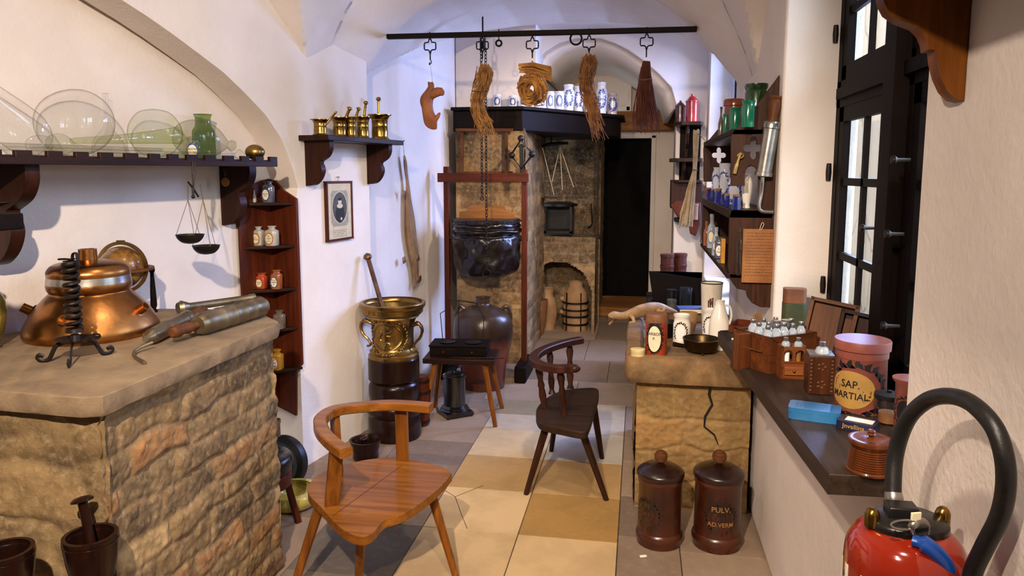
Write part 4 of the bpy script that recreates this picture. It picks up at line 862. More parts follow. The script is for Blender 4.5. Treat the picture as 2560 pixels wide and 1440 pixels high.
# ---------------------------------------------------------------- big bronze mortar on a turned block
gb = aZ(988, 1088, 0); kb = (gb - EYE).dot(FW) / FPX; zb_ = lambda y: aP(988, y, gb, FW).z
bl = thing('mortar_block', 'tall turned dark wooden block carrying the big bronze mortar', 'block', gb); r = 64 * kb; hb = zb_(884)
mb = MB(); q = [(0, 0), (r * 1.0, 0), (r * 1.02, hb * .03), (r * 1.02, hb * .26), (r * .98, hb * .28)] + sp2([(r * .98, hb * .285), (r * 1.08, hb * .34), (r * 1.04, hb * .42), (r * .9, hb * .46)], 4) + sp2([(r * .94, hb * .47), (r * .98, hb * .56), (r * .96, hb * .66), (r * .84, hb * .71)], 4) + [(r * .9, hb * .715), (r * .98, hb * .735), (r * .98, hb * .985), (r * .94, hb), (0, hb)]
mb.lathe(q, (0, 0, 0), 44); mb.build('turned_body', M['turned'], bl, auto=35)
bmz = hb + .0005; big = thing('bronze_mortar', 'big ornate bronze mortar with a heraldic lion medallion, standing on a turned block', 'mortar', gb + Vector((0, 0, bmz)), R(-5))
H_ = zb_(747) - hb; rr_ = 80 * kb
pr = [(rr_ * .76, 0), (rr_ * .77, H_ * .05), (rr_ * .71, H_ * .08), (rr_ * .73, H_ * .12), (rr_ * .66, H_ * .15)] + sp2([(rr_ * .64, H_ * .17), (rr_ * .62, H_ * .4), (rr_ * .66, H_ * .62), (rr_ * .74, H_ * .73)], 5) + [(rr_ * .80, H_ * .74), (rr_ * .79, H_ * .77), (rr_ * .86, H_ * .785), (rr_ * .92, H_ * .82), (rr_ * .935, H_ * .90), (rr_ * .97, H_ * .91), (rr_ * 1.0, H_ * .94), (rr_ * 1.0, H_ * .985), (rr_ * .98, H_)]
mb = MB(); vessel(mb, pr, .016, (0, 0, 0), 56); mb.build('body', M['bronze'], big, auto=35)
prs = sorted([(z, r) for r, z in pr]); rad = lambda z: interp(prs, z)
def relief(mb, pts, rz, th, closed=True): mb.tube([wrap(rad, rz, -86, 0)(x, y) for x, y in pts], th, 6, closed)
mb = MB(); oc = H_ * .42; ow, oh = rr_ * .50, H_ * .235
relief(mb, [(ow * math.cos(t * .2244), oh * math.sin(t * .2244)) for t in range(28)], oc, .0035); relief(mb, [(ow * .92 * math.cos(t * .2244), oh * .92 * math.sin(t * .2244)) for t in range(28)], oc, .0018)
lion = [(-.05, -.9, .13), (.02, -.55, .16), (-.05, -.2, .2), (-.02, .15, .24), (.02, .42, .22), (.06, .66, .17)]
fnl = lambda x, y: wrap(rad, oc, -86, .0)(x * oh * .85, y * oh * .85)
mb.tube([fnl(x, y) for x, y, _ in lion], [t * oh * .55 for _, _, t in lion], 8, flat=.5)
for a in (((.02, .35), (.35, .45), (.55, .62)), ((.05, .12), (.4, .08), (.62, .2)), ((-.02, -.5), (.3, -.55), (.35, -.9), (.5, -.92)), ((-.05, -.75), (-.25, -.95), (-.1, -1.0)), ((-.1, -.3), (-.45, -.35), (-.6, .0), (-.42, .3), (-.55, .55))):
    mb.tube(spline([fnl(x, y) for x, y in a], 4), .006, 6)
mb.tube([fnl(.02, .66), fnl(.14, .82), fnl(.3, .74)], [.012, .014, .006], 8, flat=.6); mb.build('lion_medallion', M['bronze'], big)
mb = MB(); leafring(mb, wrap(rad, oc, -86, .004), ow * 2.5, oh * 2.45, 0, 30, .022, .5); mb.build('laurel_wreath', M['bronze'], big, solid=.003)
mb = MB(); mb.text('· PHILIP · FRIT ·', .030, wrap(rad, H_ * .855, -88, .0015), 0, 1.15, .012); mb.build('lettering', M['bronze'], big, auto=None, solid=.002)
for a, nm in ((188, 0), (-8, 1)):
    d = Vector((math.cos(R(a)), math.sin(R(a)), 0)); z_ = lambda f: Vector((0, 0, H_ * f)); mb = MB()
    mb.tube(spline([d * rr_ * .66 + z_(.60), d * rr_ * .9 + z_(.64), d * rr_ * 1.02 + z_(.54), d * rr_ * .96 + z_(.40), d * rr_ * .80 + z_(.30), d * rr_ * .72 + z_(.20), d * rr_ * .84 + z_(.17)], 5), [.012, .014, .015, .012, .016, .013, .011, .010, .012, .010, .009, .010, .009, .008, .009, .010, .009, .008, .008, .009, .008, .008, .007, .009, .008, .007, .006, .006, .008, .007, .006], 8); mb.build('dragon_handle', M['bronze'], big)
pestle('long iron pestle with ball end leaning left in the big bronze mortar', big.location + Vector((.01, -.01, .05)), aP(916, 632, big.location + Vector((-.05, -.02, 0)), FW), .0145, mottle('rusty_iron_rod', '#4a3327', '#6d4c3a', 12, .4, .6), knob=1.75, kl=.035)
kg_ = aZ(1053, 1070, 0); kgt = thing('small_keg', 'small dark hooped keg tucked behind the mortar block', 'keg', kg_ + Vector((-.02, .06, 0))); mb = MB(); mb.lathe(sp2([(.05, 0), (.062, .12), (.062, .2), (.05, .32)], 4), (0, 0, 0), 24); mb.build('staves', M['redwood'], kgt); mb = MB(); 
for z in (.03, .10, .22, .29): mb = MB(); mb.lathe([(.060 if .05 < z < .28 else .055, z - .008), (.066 if .05 < z < .28 else .058, z - .008), (.066 if .05 < z < .28 else .058, z + .008), (.060 if .05 < z < .28 else .055, z + .008)], (0, 0, 0), 24); mb.build('hoop', M['blackiron'], kgt)
# ---------------------------------------------------------------- two low horseshoe-backed chairs
def seat_mesh(px, z, t, org, m, par, bev=.010):
    P = [aZ(x, y, z) - org for x, y in px]; mb = MB(); pts = [(p.x, p.y) for p in spline(P + [P[0]], 4)[:-1]]
    mb.prism(pts, t, Matrix.Translation((0, 0, z - t))); return mb.build('seat', m, par, bevel=bev, seg=4)
def rail(pts, w, t, m, par, name='arm_rail', bev=.008):
    P = spline(pts, 6); mb = MB(); rings = []
    for i, p in enumerate(P):
        d = (P[min(i + 1, len(P) - 1)] - P[max(i - 1, 0)]); d.z = 0; d.normalize(); n = Vector((-d.y, d.x, 0)); k = 1.0
        rings.append([p + n * (w / 2) * a + Vector((0, 0, t / 2 * b)) for a, b in ((-1, -.75), (-.8, -1), (.8, -1), (1, -.75), (1, .75), (.8, 1), (-.8, 1), (-1, .75))])
    mb.loft(rings); return mb.build(name, m, par, auto=40)
zs = .375; org = Vector((-.98, 2.62, 0)); ch = thing('horseshoe_chair', 'polished oak chair with curved wraparound arm rail, nearest the camera', 'chair', org)
out = [(1130, 1183), (1095, 1222), (1045, 1262), (1000, 1287), (960, 1300), (930, 1333), (895, 1340), (850, 1318), (805, 1270), (770, 1232), (780, 1200), (812, 1178), (865, 1160), (930, 1147), (990, 1144), (1050, 1153), (1105, 1168)]
st_o = seat_mesh(out, zs, .034, org, M['oak'], ch); za = .625; mb = MB(); mb.tube([aZ(832, 1290, zs) - org + Vector((0, 0, .0003)), aZ(1003, 1165, zs) - org + Vector((0, 0, .0003))], .0012, 6, flat=.5); mb.build('plank_seam', M['darkwood'], st_o)
rail([aZ(x, y, za) - org for x, y in ((865, 1132), (835, 1112), (806, 1080), (803, 1050), (835, 1028), (900, 1018), (985, 1013), (1078, 1020))], .052, .036, M['oak'], ch)
def post(par, a, b, w, d, m, rz=0.0, name='arm_post'):
    a = Vector(a) - org; b = Vector(b) - org; mb = MB(); c, s_ = math.cos(rz), math.sin(rz)
    R4 = [[p + Vector((x * c - y * s_, x * s_ + y * c, 0)) for x, y in ((-w / 2, -d / 2), (w / 2, -d / 2), (w / 2, d / 2), (-w / 2, d / 2))] for p in (a, b)]
    mb.smooth = False; mb.loft(R4); return mb.build(name, m, par, bevel=.003)
post(ch, aZ(828, 1268, zs - .01), aZ(842, 1118, za - .01), .05, .028, M['oakz'], R(30)); post(ch, aZ(1007, 1152, zs - .01), aZ(1003, 1012, za - .01), .052, .028, M['oakz'], R(5)); post(ch, aZ(846, 1185, zs - .01), aZ(836, 1030, za - .01), .045, .026, M['oakz'], R(-40))
def cleg(par, a, b, w0, w1, m, org):
    a = Vector(a) - org; b = Vector(b) - org; q = (b - a).to_track_quat('Z', 'X').to_matrix(); mb = MB(); rg = []
    for p, w in ((a, w0), (b, w1)): rg.append([p + q @ Vector((w / 2 * math.cos(R(22.5 + 45 * k)), w / 2 * math.sin(R(22.5 + 45 * k)), 0)) for k in range(8)])
    mb.smooth = False; mb.loft(rg); return mb.build('leg', m, par)
f1 = Vector((-.675, 2.66, 0)); f2 = aZ(895, 1490, 0); f3 = aZ(728, 1490, 0); f4 = aZ(1000, 1305, 0)
for a, b in ((aZ(1075, 1222, zs - .03), f1), (aZ(903, 1318, zs - .03), f2), (aZ(800, 1262, zs - .03), f3), (aZ(975, 1180, zs - .03), f4)): cleg(ch, a, b, .042, .028, M['oakz'], org)
zs2 = .385; org = Vector((-.36, 3.75, 0)); c2 = thing('spindle_chair', 'dark worn low chair with turned spindles and curved arm rail, beside stone sink', 'chair', org)
out = [(1340, 1040), (1352, 1058), (1400, 1070), (1458, 1080), (1473, 1066), (1486, 1025), (1497, 985), (1490, 970), (1450, 970), (1405, 976), (1368, 993), (1343, 1018)]
DKW = wood('worn_dark_seat', '#1d130c', '#3b281a', '#2a1a10', axis='x', rough=.42); DKZ = wood('worn_dark_spindles', '#22120b', '#47261a', '#180d08', axis='z', rough=.36)
seat_mesh(out, zs2, .036, org, DKW, c2, .008); za2 = .635
rail([aZ(x, y, za2) - org for x, y in ((1452, 850), (1405, 860), (1355, 878), (1334, 898), (1352, 914), (1392, 922), (1432, 920))], .052, .036, DKZ, c2)
mb = MB(); pK = aZ(1437, 921, za2) - org; mb.ball(pK, .026, 12, 8, (1.1, 1, .8)); mb.build('scroll_end', DKZ, c2)
for (xa, ya), (xb, yb) in (((1361, 1022), (1345, 905)), ((1411, 1040), (1400, 922)), ((1426, 972), (1424, 858)), ((1380, 985), (1374, 872))):
    a = aZ(xa, ya, zs2 - .008) - org; b = aZ(xb, yb, za2 - .01) - org; L = (b - a).length; mb = MB(); mb.lathe([(0, 0), (.022, 0), (.013, L * .1), (.020, L * .28), (.015, L * .45), (.019, L * .50), (.013, L * .62), (.021, L * .82), (.014, L * .95), (.014, L), (0, L)], a, 8, zq(b - a)); mb.build('spindle', DKZ, c2, auto=30)
for a, b in ((aZ(1368, 1058, zs2 - .03), aZ(1315, 1236, 0)), (aZ(1453, 1072, zs2 - .03), aZ(1516, 1250, 0)), (aZ(1483, 1010, zs2 - .03), aZ(1505, 1146, 0)), (aZ(1395, 995, zs2 - .03), aZ(1378, 1128, 0))): cleg(c2, a, b, .04, .027, DKZ, org)
# ---------------------------------------------------------------- low trestle table with balance box
tz = .43; ta, tb = aZ(1056, 897, tz), aZ(1236, 901, tz); td = (tb - ta); tl = td.length; ang = math.atan2(td.y, td.x); tdp = .30
tt = thing('low_table', 'small low plank table on splayed round legs holding balance box', 'table', (ta.x, ta.y, 0), ang)
mb = MB(); mb.box((tl / 2, tdp / 2, tz - .016), (tl, tdp, .032)); mb.build('tabletop', M['darkwood'], tt, bevel=.004)
for x, y, fx, fy in ((.07, .05, -.07, -.06), (tl - .07, .05, .075, -.05), (.07, tdp - .05, -.06, .10), (tl - .06, tdp - .05, .07, .12)): mb = MB(); mb.tube([(x, y, tz - .03), (x + fx, y + fy, 0)], [.019, .014], 10); mb.build('leg', M['oakz'], tt)
TT = lambda x, y, z: Matrix.Rotation(ang, 3, 'Z') @ Vector((x, y, 0)) + Vector((ta.x, ta.y, tz + z))
bx = thing('balance_box', 'dark apothecary balance box with two small drawers on low table', 'balance', TT(tl * .47, tdp * .58, 0.0005), ang); bw, bd_, bh = tl * .80, .20, .06
mb = MB(); mb.box((0, 0, bh / 2), (bw, bd_, bh)); mb.box((0, 0, bh + .005), (bw + .012, bd_ + .012, .010)); mb.build('case', M['blackwood'], bx, bevel=.002)
for x in (-.25, .25): mb = MB(); mb.box((x * bw, -bd_ / 2 - .002, bh / 2), (bw * .46, .006, bh * .75)); d_ = mb.build('drawer', M['blackwood'], bx, bevel=.002); mb = MB(); mb.lathe([(0, 0), (.004, 0), (.008, .008), (.006, .014), (0, .015)], (x * bw, -bd_ / 2 - .004, bh / 2), 12, Matrix.Rotation(R(90), 4, 'X')); mb.build('knob', M['redwood'], d_)
for x in (-.22, .24): mb = MB(); mb.lathe([(0, 0), (.045, .001), (.052, .006), (.05, .007), (.04, .003), (0, .002)], (x * bw, -.01, bh + .0105), 28); mb.build('pan', M['iron'], bx)
mb = MB(); tp = bh + .30; mb.tube(spline([(-.31 * bw, 0, bh), (-.35 * bw, 0, bh + .18), (-.345 * bw, 0, bh + .20), (-.24 * bw, 0, bh + .225), (-.235 * bw, 0, bh + .25), (-.22 * bw, 0, tp), (-.19 * bw, 0, tp + .004), (-.18 * bw, 0, tp - .008)], 4), .0028, 6); mb.tube([(-.19 * bw, 0, tp - .006), (.32 * bw, 0, tp - .03)], [.004, .006], 6); mb.tube(spline([(.30 * bw, 0, tp - .03), (.33 * bw, 0, tp - .06), (.42 * bw, 0, tp - .12), (.42 * bw, 0, tp - .16), (.40 * bw, 0, bh + .01)], 4), .0028, 6); mb.tube([(-.01, 0, bh), (-.01, 0, tp - .018)], .003, 6); mb.build('beam', M['iron'], bx)
sp_ = MB(); sp_.prism([(0, -.012), (.16, -.018), (.17, -.006), (.34, -.004), (.345, .004), (.17, .006), (.16, .016), (0, .012)], .008); tag(sp_.build('wooden_spatula', M['darkwood'], bevel=.003), 'flat dark wooden spatula lying along the front of low table', 'spatula', loc=TT(tl * .38, .03, .0005), rz=ang + R(2))
# spirit lamp on the floor
lp = aZ(1137, 1036, 0); lk = (lp - EYE).dot(FW) / FPX; lm = thing('black_pedestal_lamp', 'black japanned column lamp on a square foot in front of low table', 'lamp', lp, R(38))
mb = MB(); s_ = 72 * lk; mb.box((0, 0, .022), (s_, s_, .024)); 
for sx in (-1, 1):
    for sy in (-1, 1): mb.lathe([(0, 0), (.009, .002), (.011, .008), (.008, .012), (0, .012)], (sx * s_ * .44, sy * s_ * .44, 0), 8)
BLK = mottle('black_japanned_tin', '#0c0a0a', '#1a1614', 10, .22, 0, coat=.5); mb.build('foot', BLK, lm, bevel=.003)
rc = 27 * lk; zt = aP(1137, 938, lp, FW).z; mb = MB(); mb.lathe([(0, .034), (rc * 1.35, .034), (rc * 1.35, .042), (rc * 1.2, .05), (rc * 1.22, .056), (rc, .07), (rc, zt), (rc * 1.1, zt + .003), (rc * 1.1, zt + .012), (rc * .95, zt + .014), (0, zt + .014)], (0, 0, 0), 32); mb.build('column', BLK, lm, auto=35)
mb = MB(); mb.lathe([(0, zt + .014), (rc * .9, zt + .014), (rc * .8, zt + .024), (rc * .3, zt + .03), (rc * .2, zt + .05), (0, zt + .052)], (0, 0, 0), 28); mb.build('lid', M['iron'], lm); mb = MB()
mb.tube(spline([(-rc * .8, 0, zt + .01), (-rc * .75, 0, zt + .06), (-rc * .3, 0, zt + .075), (rc * .4, 0, zt + .06), (rc * .7, 0, zt + .05), (rc * .75, 0, zt + .02)], 4), .003, 6); mb.build('handle', M['iron'], lm)
# ---------------------------------------------------------------- stoneware carboy
jg = Vector((-1.26, 5.30, 0)); jk = (jg - EYE).dot(FW) / FPX; jx = aY(1208, 900, 5.30); jg.x = jx.x; jz = lambda y: aP(1208, y, jg, FW).z; rj = 73 * jk
mb = MB(); mb.lathe([(0, 0)] + sp2([(rj * .72, 0), (rj * .80, jz(900)), (rj * .97, jz(850)), (rj, jz(810)), (rj * .88, jz(782)), (rj * .55, jz(765)), (rj * .26, jz(757))], 6) + [(rj * .22, jz(752)), (rj * .25, jz(748)), (rj * .22, jz(744)), (rj * .25, jz(738)), (rj * .16, jz(738)), (rj * .14, jz(752))], (0, 0, 0), 44)
t = NT('salt_glazed_stoneware'); v = t.map(1.0); g = t.n('ShaderNodeSeparateXYZ'); t.l(t.co.outputs['Object'], g.inputs[0]); nz = t.noise(v, 5, 5, .6); ad = t.n('ShaderNodeMath', operation='MULTIPLY_ADD'); ad.inputs[1].default_value = .35; t.l(nz, ad.inputs[0]); t.l(g.outputs['Z'], ad.inputs[2]); col = t.ramp(ad.outputs[0], [(.22, srgb('#532612')), (.42, srgb('#6b3017')), (.56, srgb('#24160e')), (.72, srgb('#38281a'))]); t.pbr(col, .3, 0, t.bump(t.noise(v, 60, 3, .6), .25, .004), .5)
jug = thing('stoneware_carboy', 'huge brown stoneware carboy with small neck standing behind the low table', 'jug', jg); mb.build('body', t.m, jug, auto=60)
for a in (10, 178): d = Vector((math.cos(R(a)), math.sin(R(a)), 0)); mb = MB(); mb.tube(spline([d * rj * .62 + Vector((0, 0, jz(770))), d * rj * .82 + Vector((0, 0, jz(762))), d * rj * .93 + Vector((0, 0, jz(785))), d * rj * .9 + Vector((0, 0, jz(800)))], 4), .014, 8); mb.build('handle', t.m, jug)
# ---------------------------------------------------------------- forge bellows in an upright frame
FY = 5.62; fx = lambda px: aY(px, 600, FY).x; fz = lambda y: aY(1215, y, FY).z
fr = thing('bellows_frame', 'tall red-brown post frame holding the leather bellows before the fireplace', 'frame', (fx(1213), FY, 0)); X0 = fx(1213)
for a, b in ((1118, 416), (1311, 424)): mb = MB(); mb.box((fx(a) - X0, 0, fz(b) / 2), (.04, .045, fz(b) - .002)); mb.build('post', M['redwood'], fr, bevel=.003)
mb = MB(); mb.box(((fx(1099) + fx(1322)) / 2 - X0, -.03, fz(444)), (fx(1322) - fx(1099), .03, .07)); mb.build('crossbar', M['redwoodx'], fr, bevel=.003)
for a in (1118, 1311): mb = MB(); mb.box((fx(a) - X0, 0, .065), (.09, .42, .13)); mb.build('foot', M['blackwood'], fr, bevel=.012)
bl_ = thing('leather_bellows', 'big round black leather forge bellows hung between two posts', 'bellows', (fx(1216), FY, fz(690))); kf = (Vector((fx(1216), FY, 1)) - EYE).dot(FW) / FPX; zl = lambda y: fz(y) - fz(690)
def fold(t, z): return 1 + .020 * math.sin(t * 7 + z * 34 + 2 * math.sin(t * 3)) + .012 * math.sin(t * 17 - z * 50) + .018 * noise.noise(Vector((math.cos(t) * 2, math.sin(t) * 2, z * 7))) * 2
rb = 84 * kf; mb = MB(); mb.lathe([(0, 0)] + sp2([(rb * .5, zl(689)), (rb * .78, zl(683)), (rb * .93, zl(668)), (rb * .99, zl(645)), (rb * 1.02, zl(610)), (rb * 1.0, zl(592)), (rb * .93, zl(586)), (rb * .99, zl(580)), (rb * 1.02, zl(574)), (rb * .94, zl(569)), (rb * .99, zl(563)), (rb * .96, zl(557))], 5) + [(0, zl(557))], (0, 0, 0), 72, None, fold)
bel = mb.build('leather_bag', M['leather'], bl_, auto=70, noise_amt=.010, noise_sc=14); mb = MB(); mb.lathe([(0, zl(558)), (rb * .98, zl(558)), (rb * 1.0, zl(556)), (rb * 1.0, zl(548)), (rb * .98, zl(546)), (0, zl(546))], (0, 0, 0), 48); mb.build('top_hoop', M['leather'], bl_, auto=35)
mb = MB(); mb.add([], [])
for z in (594, 552):
    for k in range(44): t_ = 2 * math.pi * k / 44; mb.ball((rb * 1.03 * math.cos(t_), rb * 1.03 * math.sin(t_), zl(z)), .006, 6, 4)
mb.build('stud_row', M['iron'], bl_)['kind'] = 'stuff'
mb = MB(); mb.prism([(-.22, 0), (.22, 0), (.22, .05)] + sp2([(.16, .055), (.14, .09), (.06, .10), (0, .085), (-.06, .10), (-.14, .09), (-.16, .055)], 3) + [(-.22, .05)], .024, Matrix(((1, 0, 0, 0), (0, 0, 1, .02), (0, 1, 0, zl(546)), (0, 0, 0, 1)))); mb.build('top_board', M['tanwood'], bl_, bevel=.002)
for a in (-1, 1): mb = MB(); mb.lathe([(0, 0), (.016, 0), (.016, .07), (0, .07)], (a * rb * .96, 0, zl(596)), 12, Matrix.Rotation(R(90 * a), 4, 'Y')); mb.build('pivot', M['iron'], bl_)
# chain on a pulley
CYc = 5.22; cx = lambda x, y: aY(x, y, CYc)
chn = thing('pulley_chain', 'long thin iron chain hanging from a pulley down in front of bellows', 'chain', cx(1207, 112)); o0 = Vector(chn.location)
mb = MB(); mb.lathe([(0, -.014), (.03, -.014), (.034, -.008), (.026, 0), (.034, .008), (.03, .014), (0, .014)], (0, 0, 0), 20, Matrix.Rotation(R(90), 4, 'Y')); mb.build('wheel', M['blackiron'], chn)
mb = MB(); mb.box((.016, 0, .02), (.006, .03, .13)); mb.box((-.016, 0, .02), (.006, .03, .13)); mb.tube([(0, 0, .08), (0, 0, .19)], .006, 8); mb.build('pulley_block', M['blackiron'], chn)
def links(mb, a, b, L=.030, r=.0028, w=.009):
    a = Vector(a); b = Vector(b); d = b - a; n = int(d.length / (L * .78)); q = d.normalized().to_track_quat('Z', 'Y').to_matrix()
    for i in range(n):
        c = a + d * ((i + .5) / n); tw = Matrix.Rotation(R(90 * (i % 2) + 25), 3, 'Z')
        mb.tube([c + q @ (tw @ Vector((w * math.cos(t * .785), 0, L / 2 * math.sin(t * .785)))) for t in range(8)], r, 5, True)
mb = MB(); links(mb, cx(1203, 120) - o0, cx(1205, 490) - o0); mb.tube([cx(1205, 490) - o0 + Vector((.012 * math.sin(t * .6), 0, -.02 + .012 * math.cos(t * .6) - .012 * (t > 10))) for t in range(11)], .003, 6); mb.build('slack_side', M['iron'], chn)['kind'] = 'thing'
mb = MB(); links(mb, cx(1214, 120) - o0, cx(1217, 672) - o0); mb.build('loaded_side', M['iron'], chn)
mb = MB(); c = cx(1217, 684) - o0; mb.tube([c + Vector((.03 * math.cos(t * .45), 0, .03 * math.sin(t * .45))) for t in range(14)], .004, 6, True); mb.build('ring', M['iron'], chn)
# thin wooden hanging frame on the chimney stack and iron lattice hook
kf6 = 6.0 / FPX; hf = thing('hanging_rack', 'thin brown wooden rack frame hung flat on brick chimney stack', 'rack', aY(1207, 380, 5.95)); a = aY(1207, 380, 5.95)
for y in (325, 432): mb = MB(); p, q = aY(1140, y, 5.95) - a, aY(1282, y, 5.95) - a; mb.bar(p, q, .02, .024); mb.build('rail', M['brown'], hf)
for x in (1155, 1266): mb = MB(); p, q = aY(x, 325, 5.965) - a, aY(x, 432, 5.965) - a; mb.bar(p, q, .02, .024); mb.build('stile', M['brownz'], hf)
tr = thing('trammel_hook', 'black iron diamond-shaped trammel hook hanging above the bellows post', 'hook', aY(1303, 380, 5.80)); a = aY(1303, 380, 5.80); q = lambda x, y: aY(x, y, 5.80) - a; mb = MB()
mb.tube([q(1302, 350), q(1332, 385), q(1304, 422), q(1277, 388)], .016, 8, True, flat=.6)
for x, y in ((1302, 346), (1330, 386), (1279, 388)): mb.ball(q(x, y), .026, 10, 6, (1, .6, 1))
mb.build('lattice', M['blackiron'], tr); mb = MB(); mb.bar(q(1303, 360), q(1305, 440), .02, .03); mb.tube([q(1296, 365), q(1303, 372), q(1310, 365)], .007, 6); mb.build('stem', M['blackiron'], tr)
# ---------------------------------------------------------------- hearth things
def HY(x, y, Y=7.55): return aY(x, y, Y)
bs = thing('big_balance', 'dark balance beam with pale cords hanging in sooty hearth', 'balance', HY(1385, 362, 7.1)); a = HY(1385, 362, 7.1); q = lambda x, y, Y=7.1: aY(x, y, Y) - a
mb = MB(); mb.tube([q(1340, 372), q(1375, 360), q(1420, 358)], [.02, .03, .02], 8, flat=.6); mb.tube([q(1378, 360), q(1377, 305)], .008, 6); mb.build('beam', M['blackiron'], bs)
for (x0, y0), ends in (((1356, 368), ((1329, 458), (1338, 485), (1385, 488))), ((1400, 366), ((1380, 455), (1406, 475), (1434, 468)))):
    mb = MB()
    for e in ends: mb.tube([q(x0, y0), q(*e)], .0038, 5)
    mb.build('cords', M['cord'], bs)
mb = MB(); mb.lathe([(0, 0), (.12, .004), (.13, .014), (.128, .016), (.115, .008), (0, .005)], q(1362, 496), 28); mb.build('pan', M['pewter'], bs)
sv = thing('iron_brazier', 'black iron lantern-like brazier with a square opening on the raised hearth', 'brazier', HY(1397, 606, 7.55)); a = Vector(sv.location); a.z = .962; sv.location = a; k = 7.6 / FPX
mb = MB(); 
for x in (-.13, .13):
    for y in (-.09, .09): mb.box((x, y, .15), (.03, .03, .30))
mb.box((0, 0, .03), (.29, .21, .03)); mb.box((0, .09, .17), (.29, .012, .24)); mb.build('body', M['blackiron'], sv, bevel=.003)
mb = MB(); mb.lathe([(0, .30), (.19, .295), (.19, .315), (.12, .335), (0, .34)], (0, 0, 0), 24); mb.build('lid', M['blackiron'], sv)
kt = MB(); kt.lathe([(0, 0), (.055, 0)] + sp2([(.058, .01), (.066, .10), (.066, .20), (.048, .26)], 4) + [(.052, .265), (.052, .28), (0, .285)], (0, 0, 0), 24); tag(kt.build('iron_pot', M['blackiron'], auto=40), 'tall black iron pot beside the brazier on raised hearth', 'pot', loc=(HY(1341, 600, 7.45).x + .0, 7.45, .962))
st_ = MB(); st_.tube(spline([(0, 0, .25), (.012, 0, .1), (.01, 0, .03), (-.03, 0, 0)], 4), .008, 6); tag(st_.build('fire_hook', M['blackiron']), 'thin black iron fire hook hanging at right of sooty hearth', 'hook', loc=HY(1477, 545, 7.76) + Vector((0, 0, -.1)))
# pottery in the log hole
kh = 7.45 / FPX
def pot(name, label, px, y, Y, prof, m, cat='jug'):
    p = aY(px, y, Y); mb = MB(); mb.lathe([(r * kh, h * kh) for r, h in prof], (0, 0, 0), 28); return tag(mb.build(name, M[m], auto=45), label, cat, loc=(p.x, Y, .001))
M['terra'] = mottle('pale_terracotta', '#8f6a45', '#b08a60', 6, .75, 0, .15, 40); M['terrad'] = mottle('brown_terracotta', '#6e4526', '#8c5f38', 6, .6)
pot('clay_crucible', 'tapered brown clay crucible at left in the arched log hole', 1343, 840, 7.12, [(0, 0), (14, 0), (16, 6)] + sp2([(17, 10), (23, 40), (26, 88)], 4) + [(23, 88), (14, 10), (0, 8)], 'terrad', 'pot')
jg2 = pot('clay_jug', 'slender pale clay jug with a small handle beside crucible', 1371, 838, 7.42, [(0, 0), (15, 0)] + sp2([(16, 5), (22, 40), (19, 72), (11, 88), (15, 104)], 4) + [(17, 106), (13, 106), (9, 90)], 'terra')
ck = thing('clay_stove', 'tall segmented pale clay distilling stove with dark bands in log hole', 'stove', (aY(1438, 835, 7.42).x, 7.42, .001)); kz = kh
mb = MB(); mb.lathe([(0, 0), (30, 0)] and [(r * kz, h * kz) for r, h in [(0, 0), (29, 0), (30, 32), (28, 36), (31, 40), (31, 62), (29, 66), (31, 70), (28, 95), (20, 108), (17, 112), (17, 124), (13, 124), (12, 110)]], (0, 0, 0), 32); mb.build('body', M['terra'], ck, auto=40)
for h_ in (18, 38, 54, 72): mb = MB(); mb.lathe([(r * kz, (h_ + d) * kz) for r, d in ((30, -2), (33, -2), (33, 2), (30, 2))], (0, 0, 0), 32); mb.build('band', M['blackiron'], ck)
for a_ in (-130, -60, 60, 130): d = Vector((math.cos(R(a_)), math.sin(R(a_)), 0)); mb = MB(); mb.bar(d * 32 * kz + Vector((0, 0, 2 * kz)), d * 31 * kz + Vector((0, 0, 98 * kz)), .008, .012); mb.build('strap', M['blackiron'], ck)
for h_ in (44, 78): mb = MB(); mb.lathe([(0, 0), (.03, 0), (.018, .05), (0, .05)], Vector((-28 * kz, 0, h_ * kz)), 12, zq((-1, -.3, .25))); mb.build('spout', M['terra'], ck)
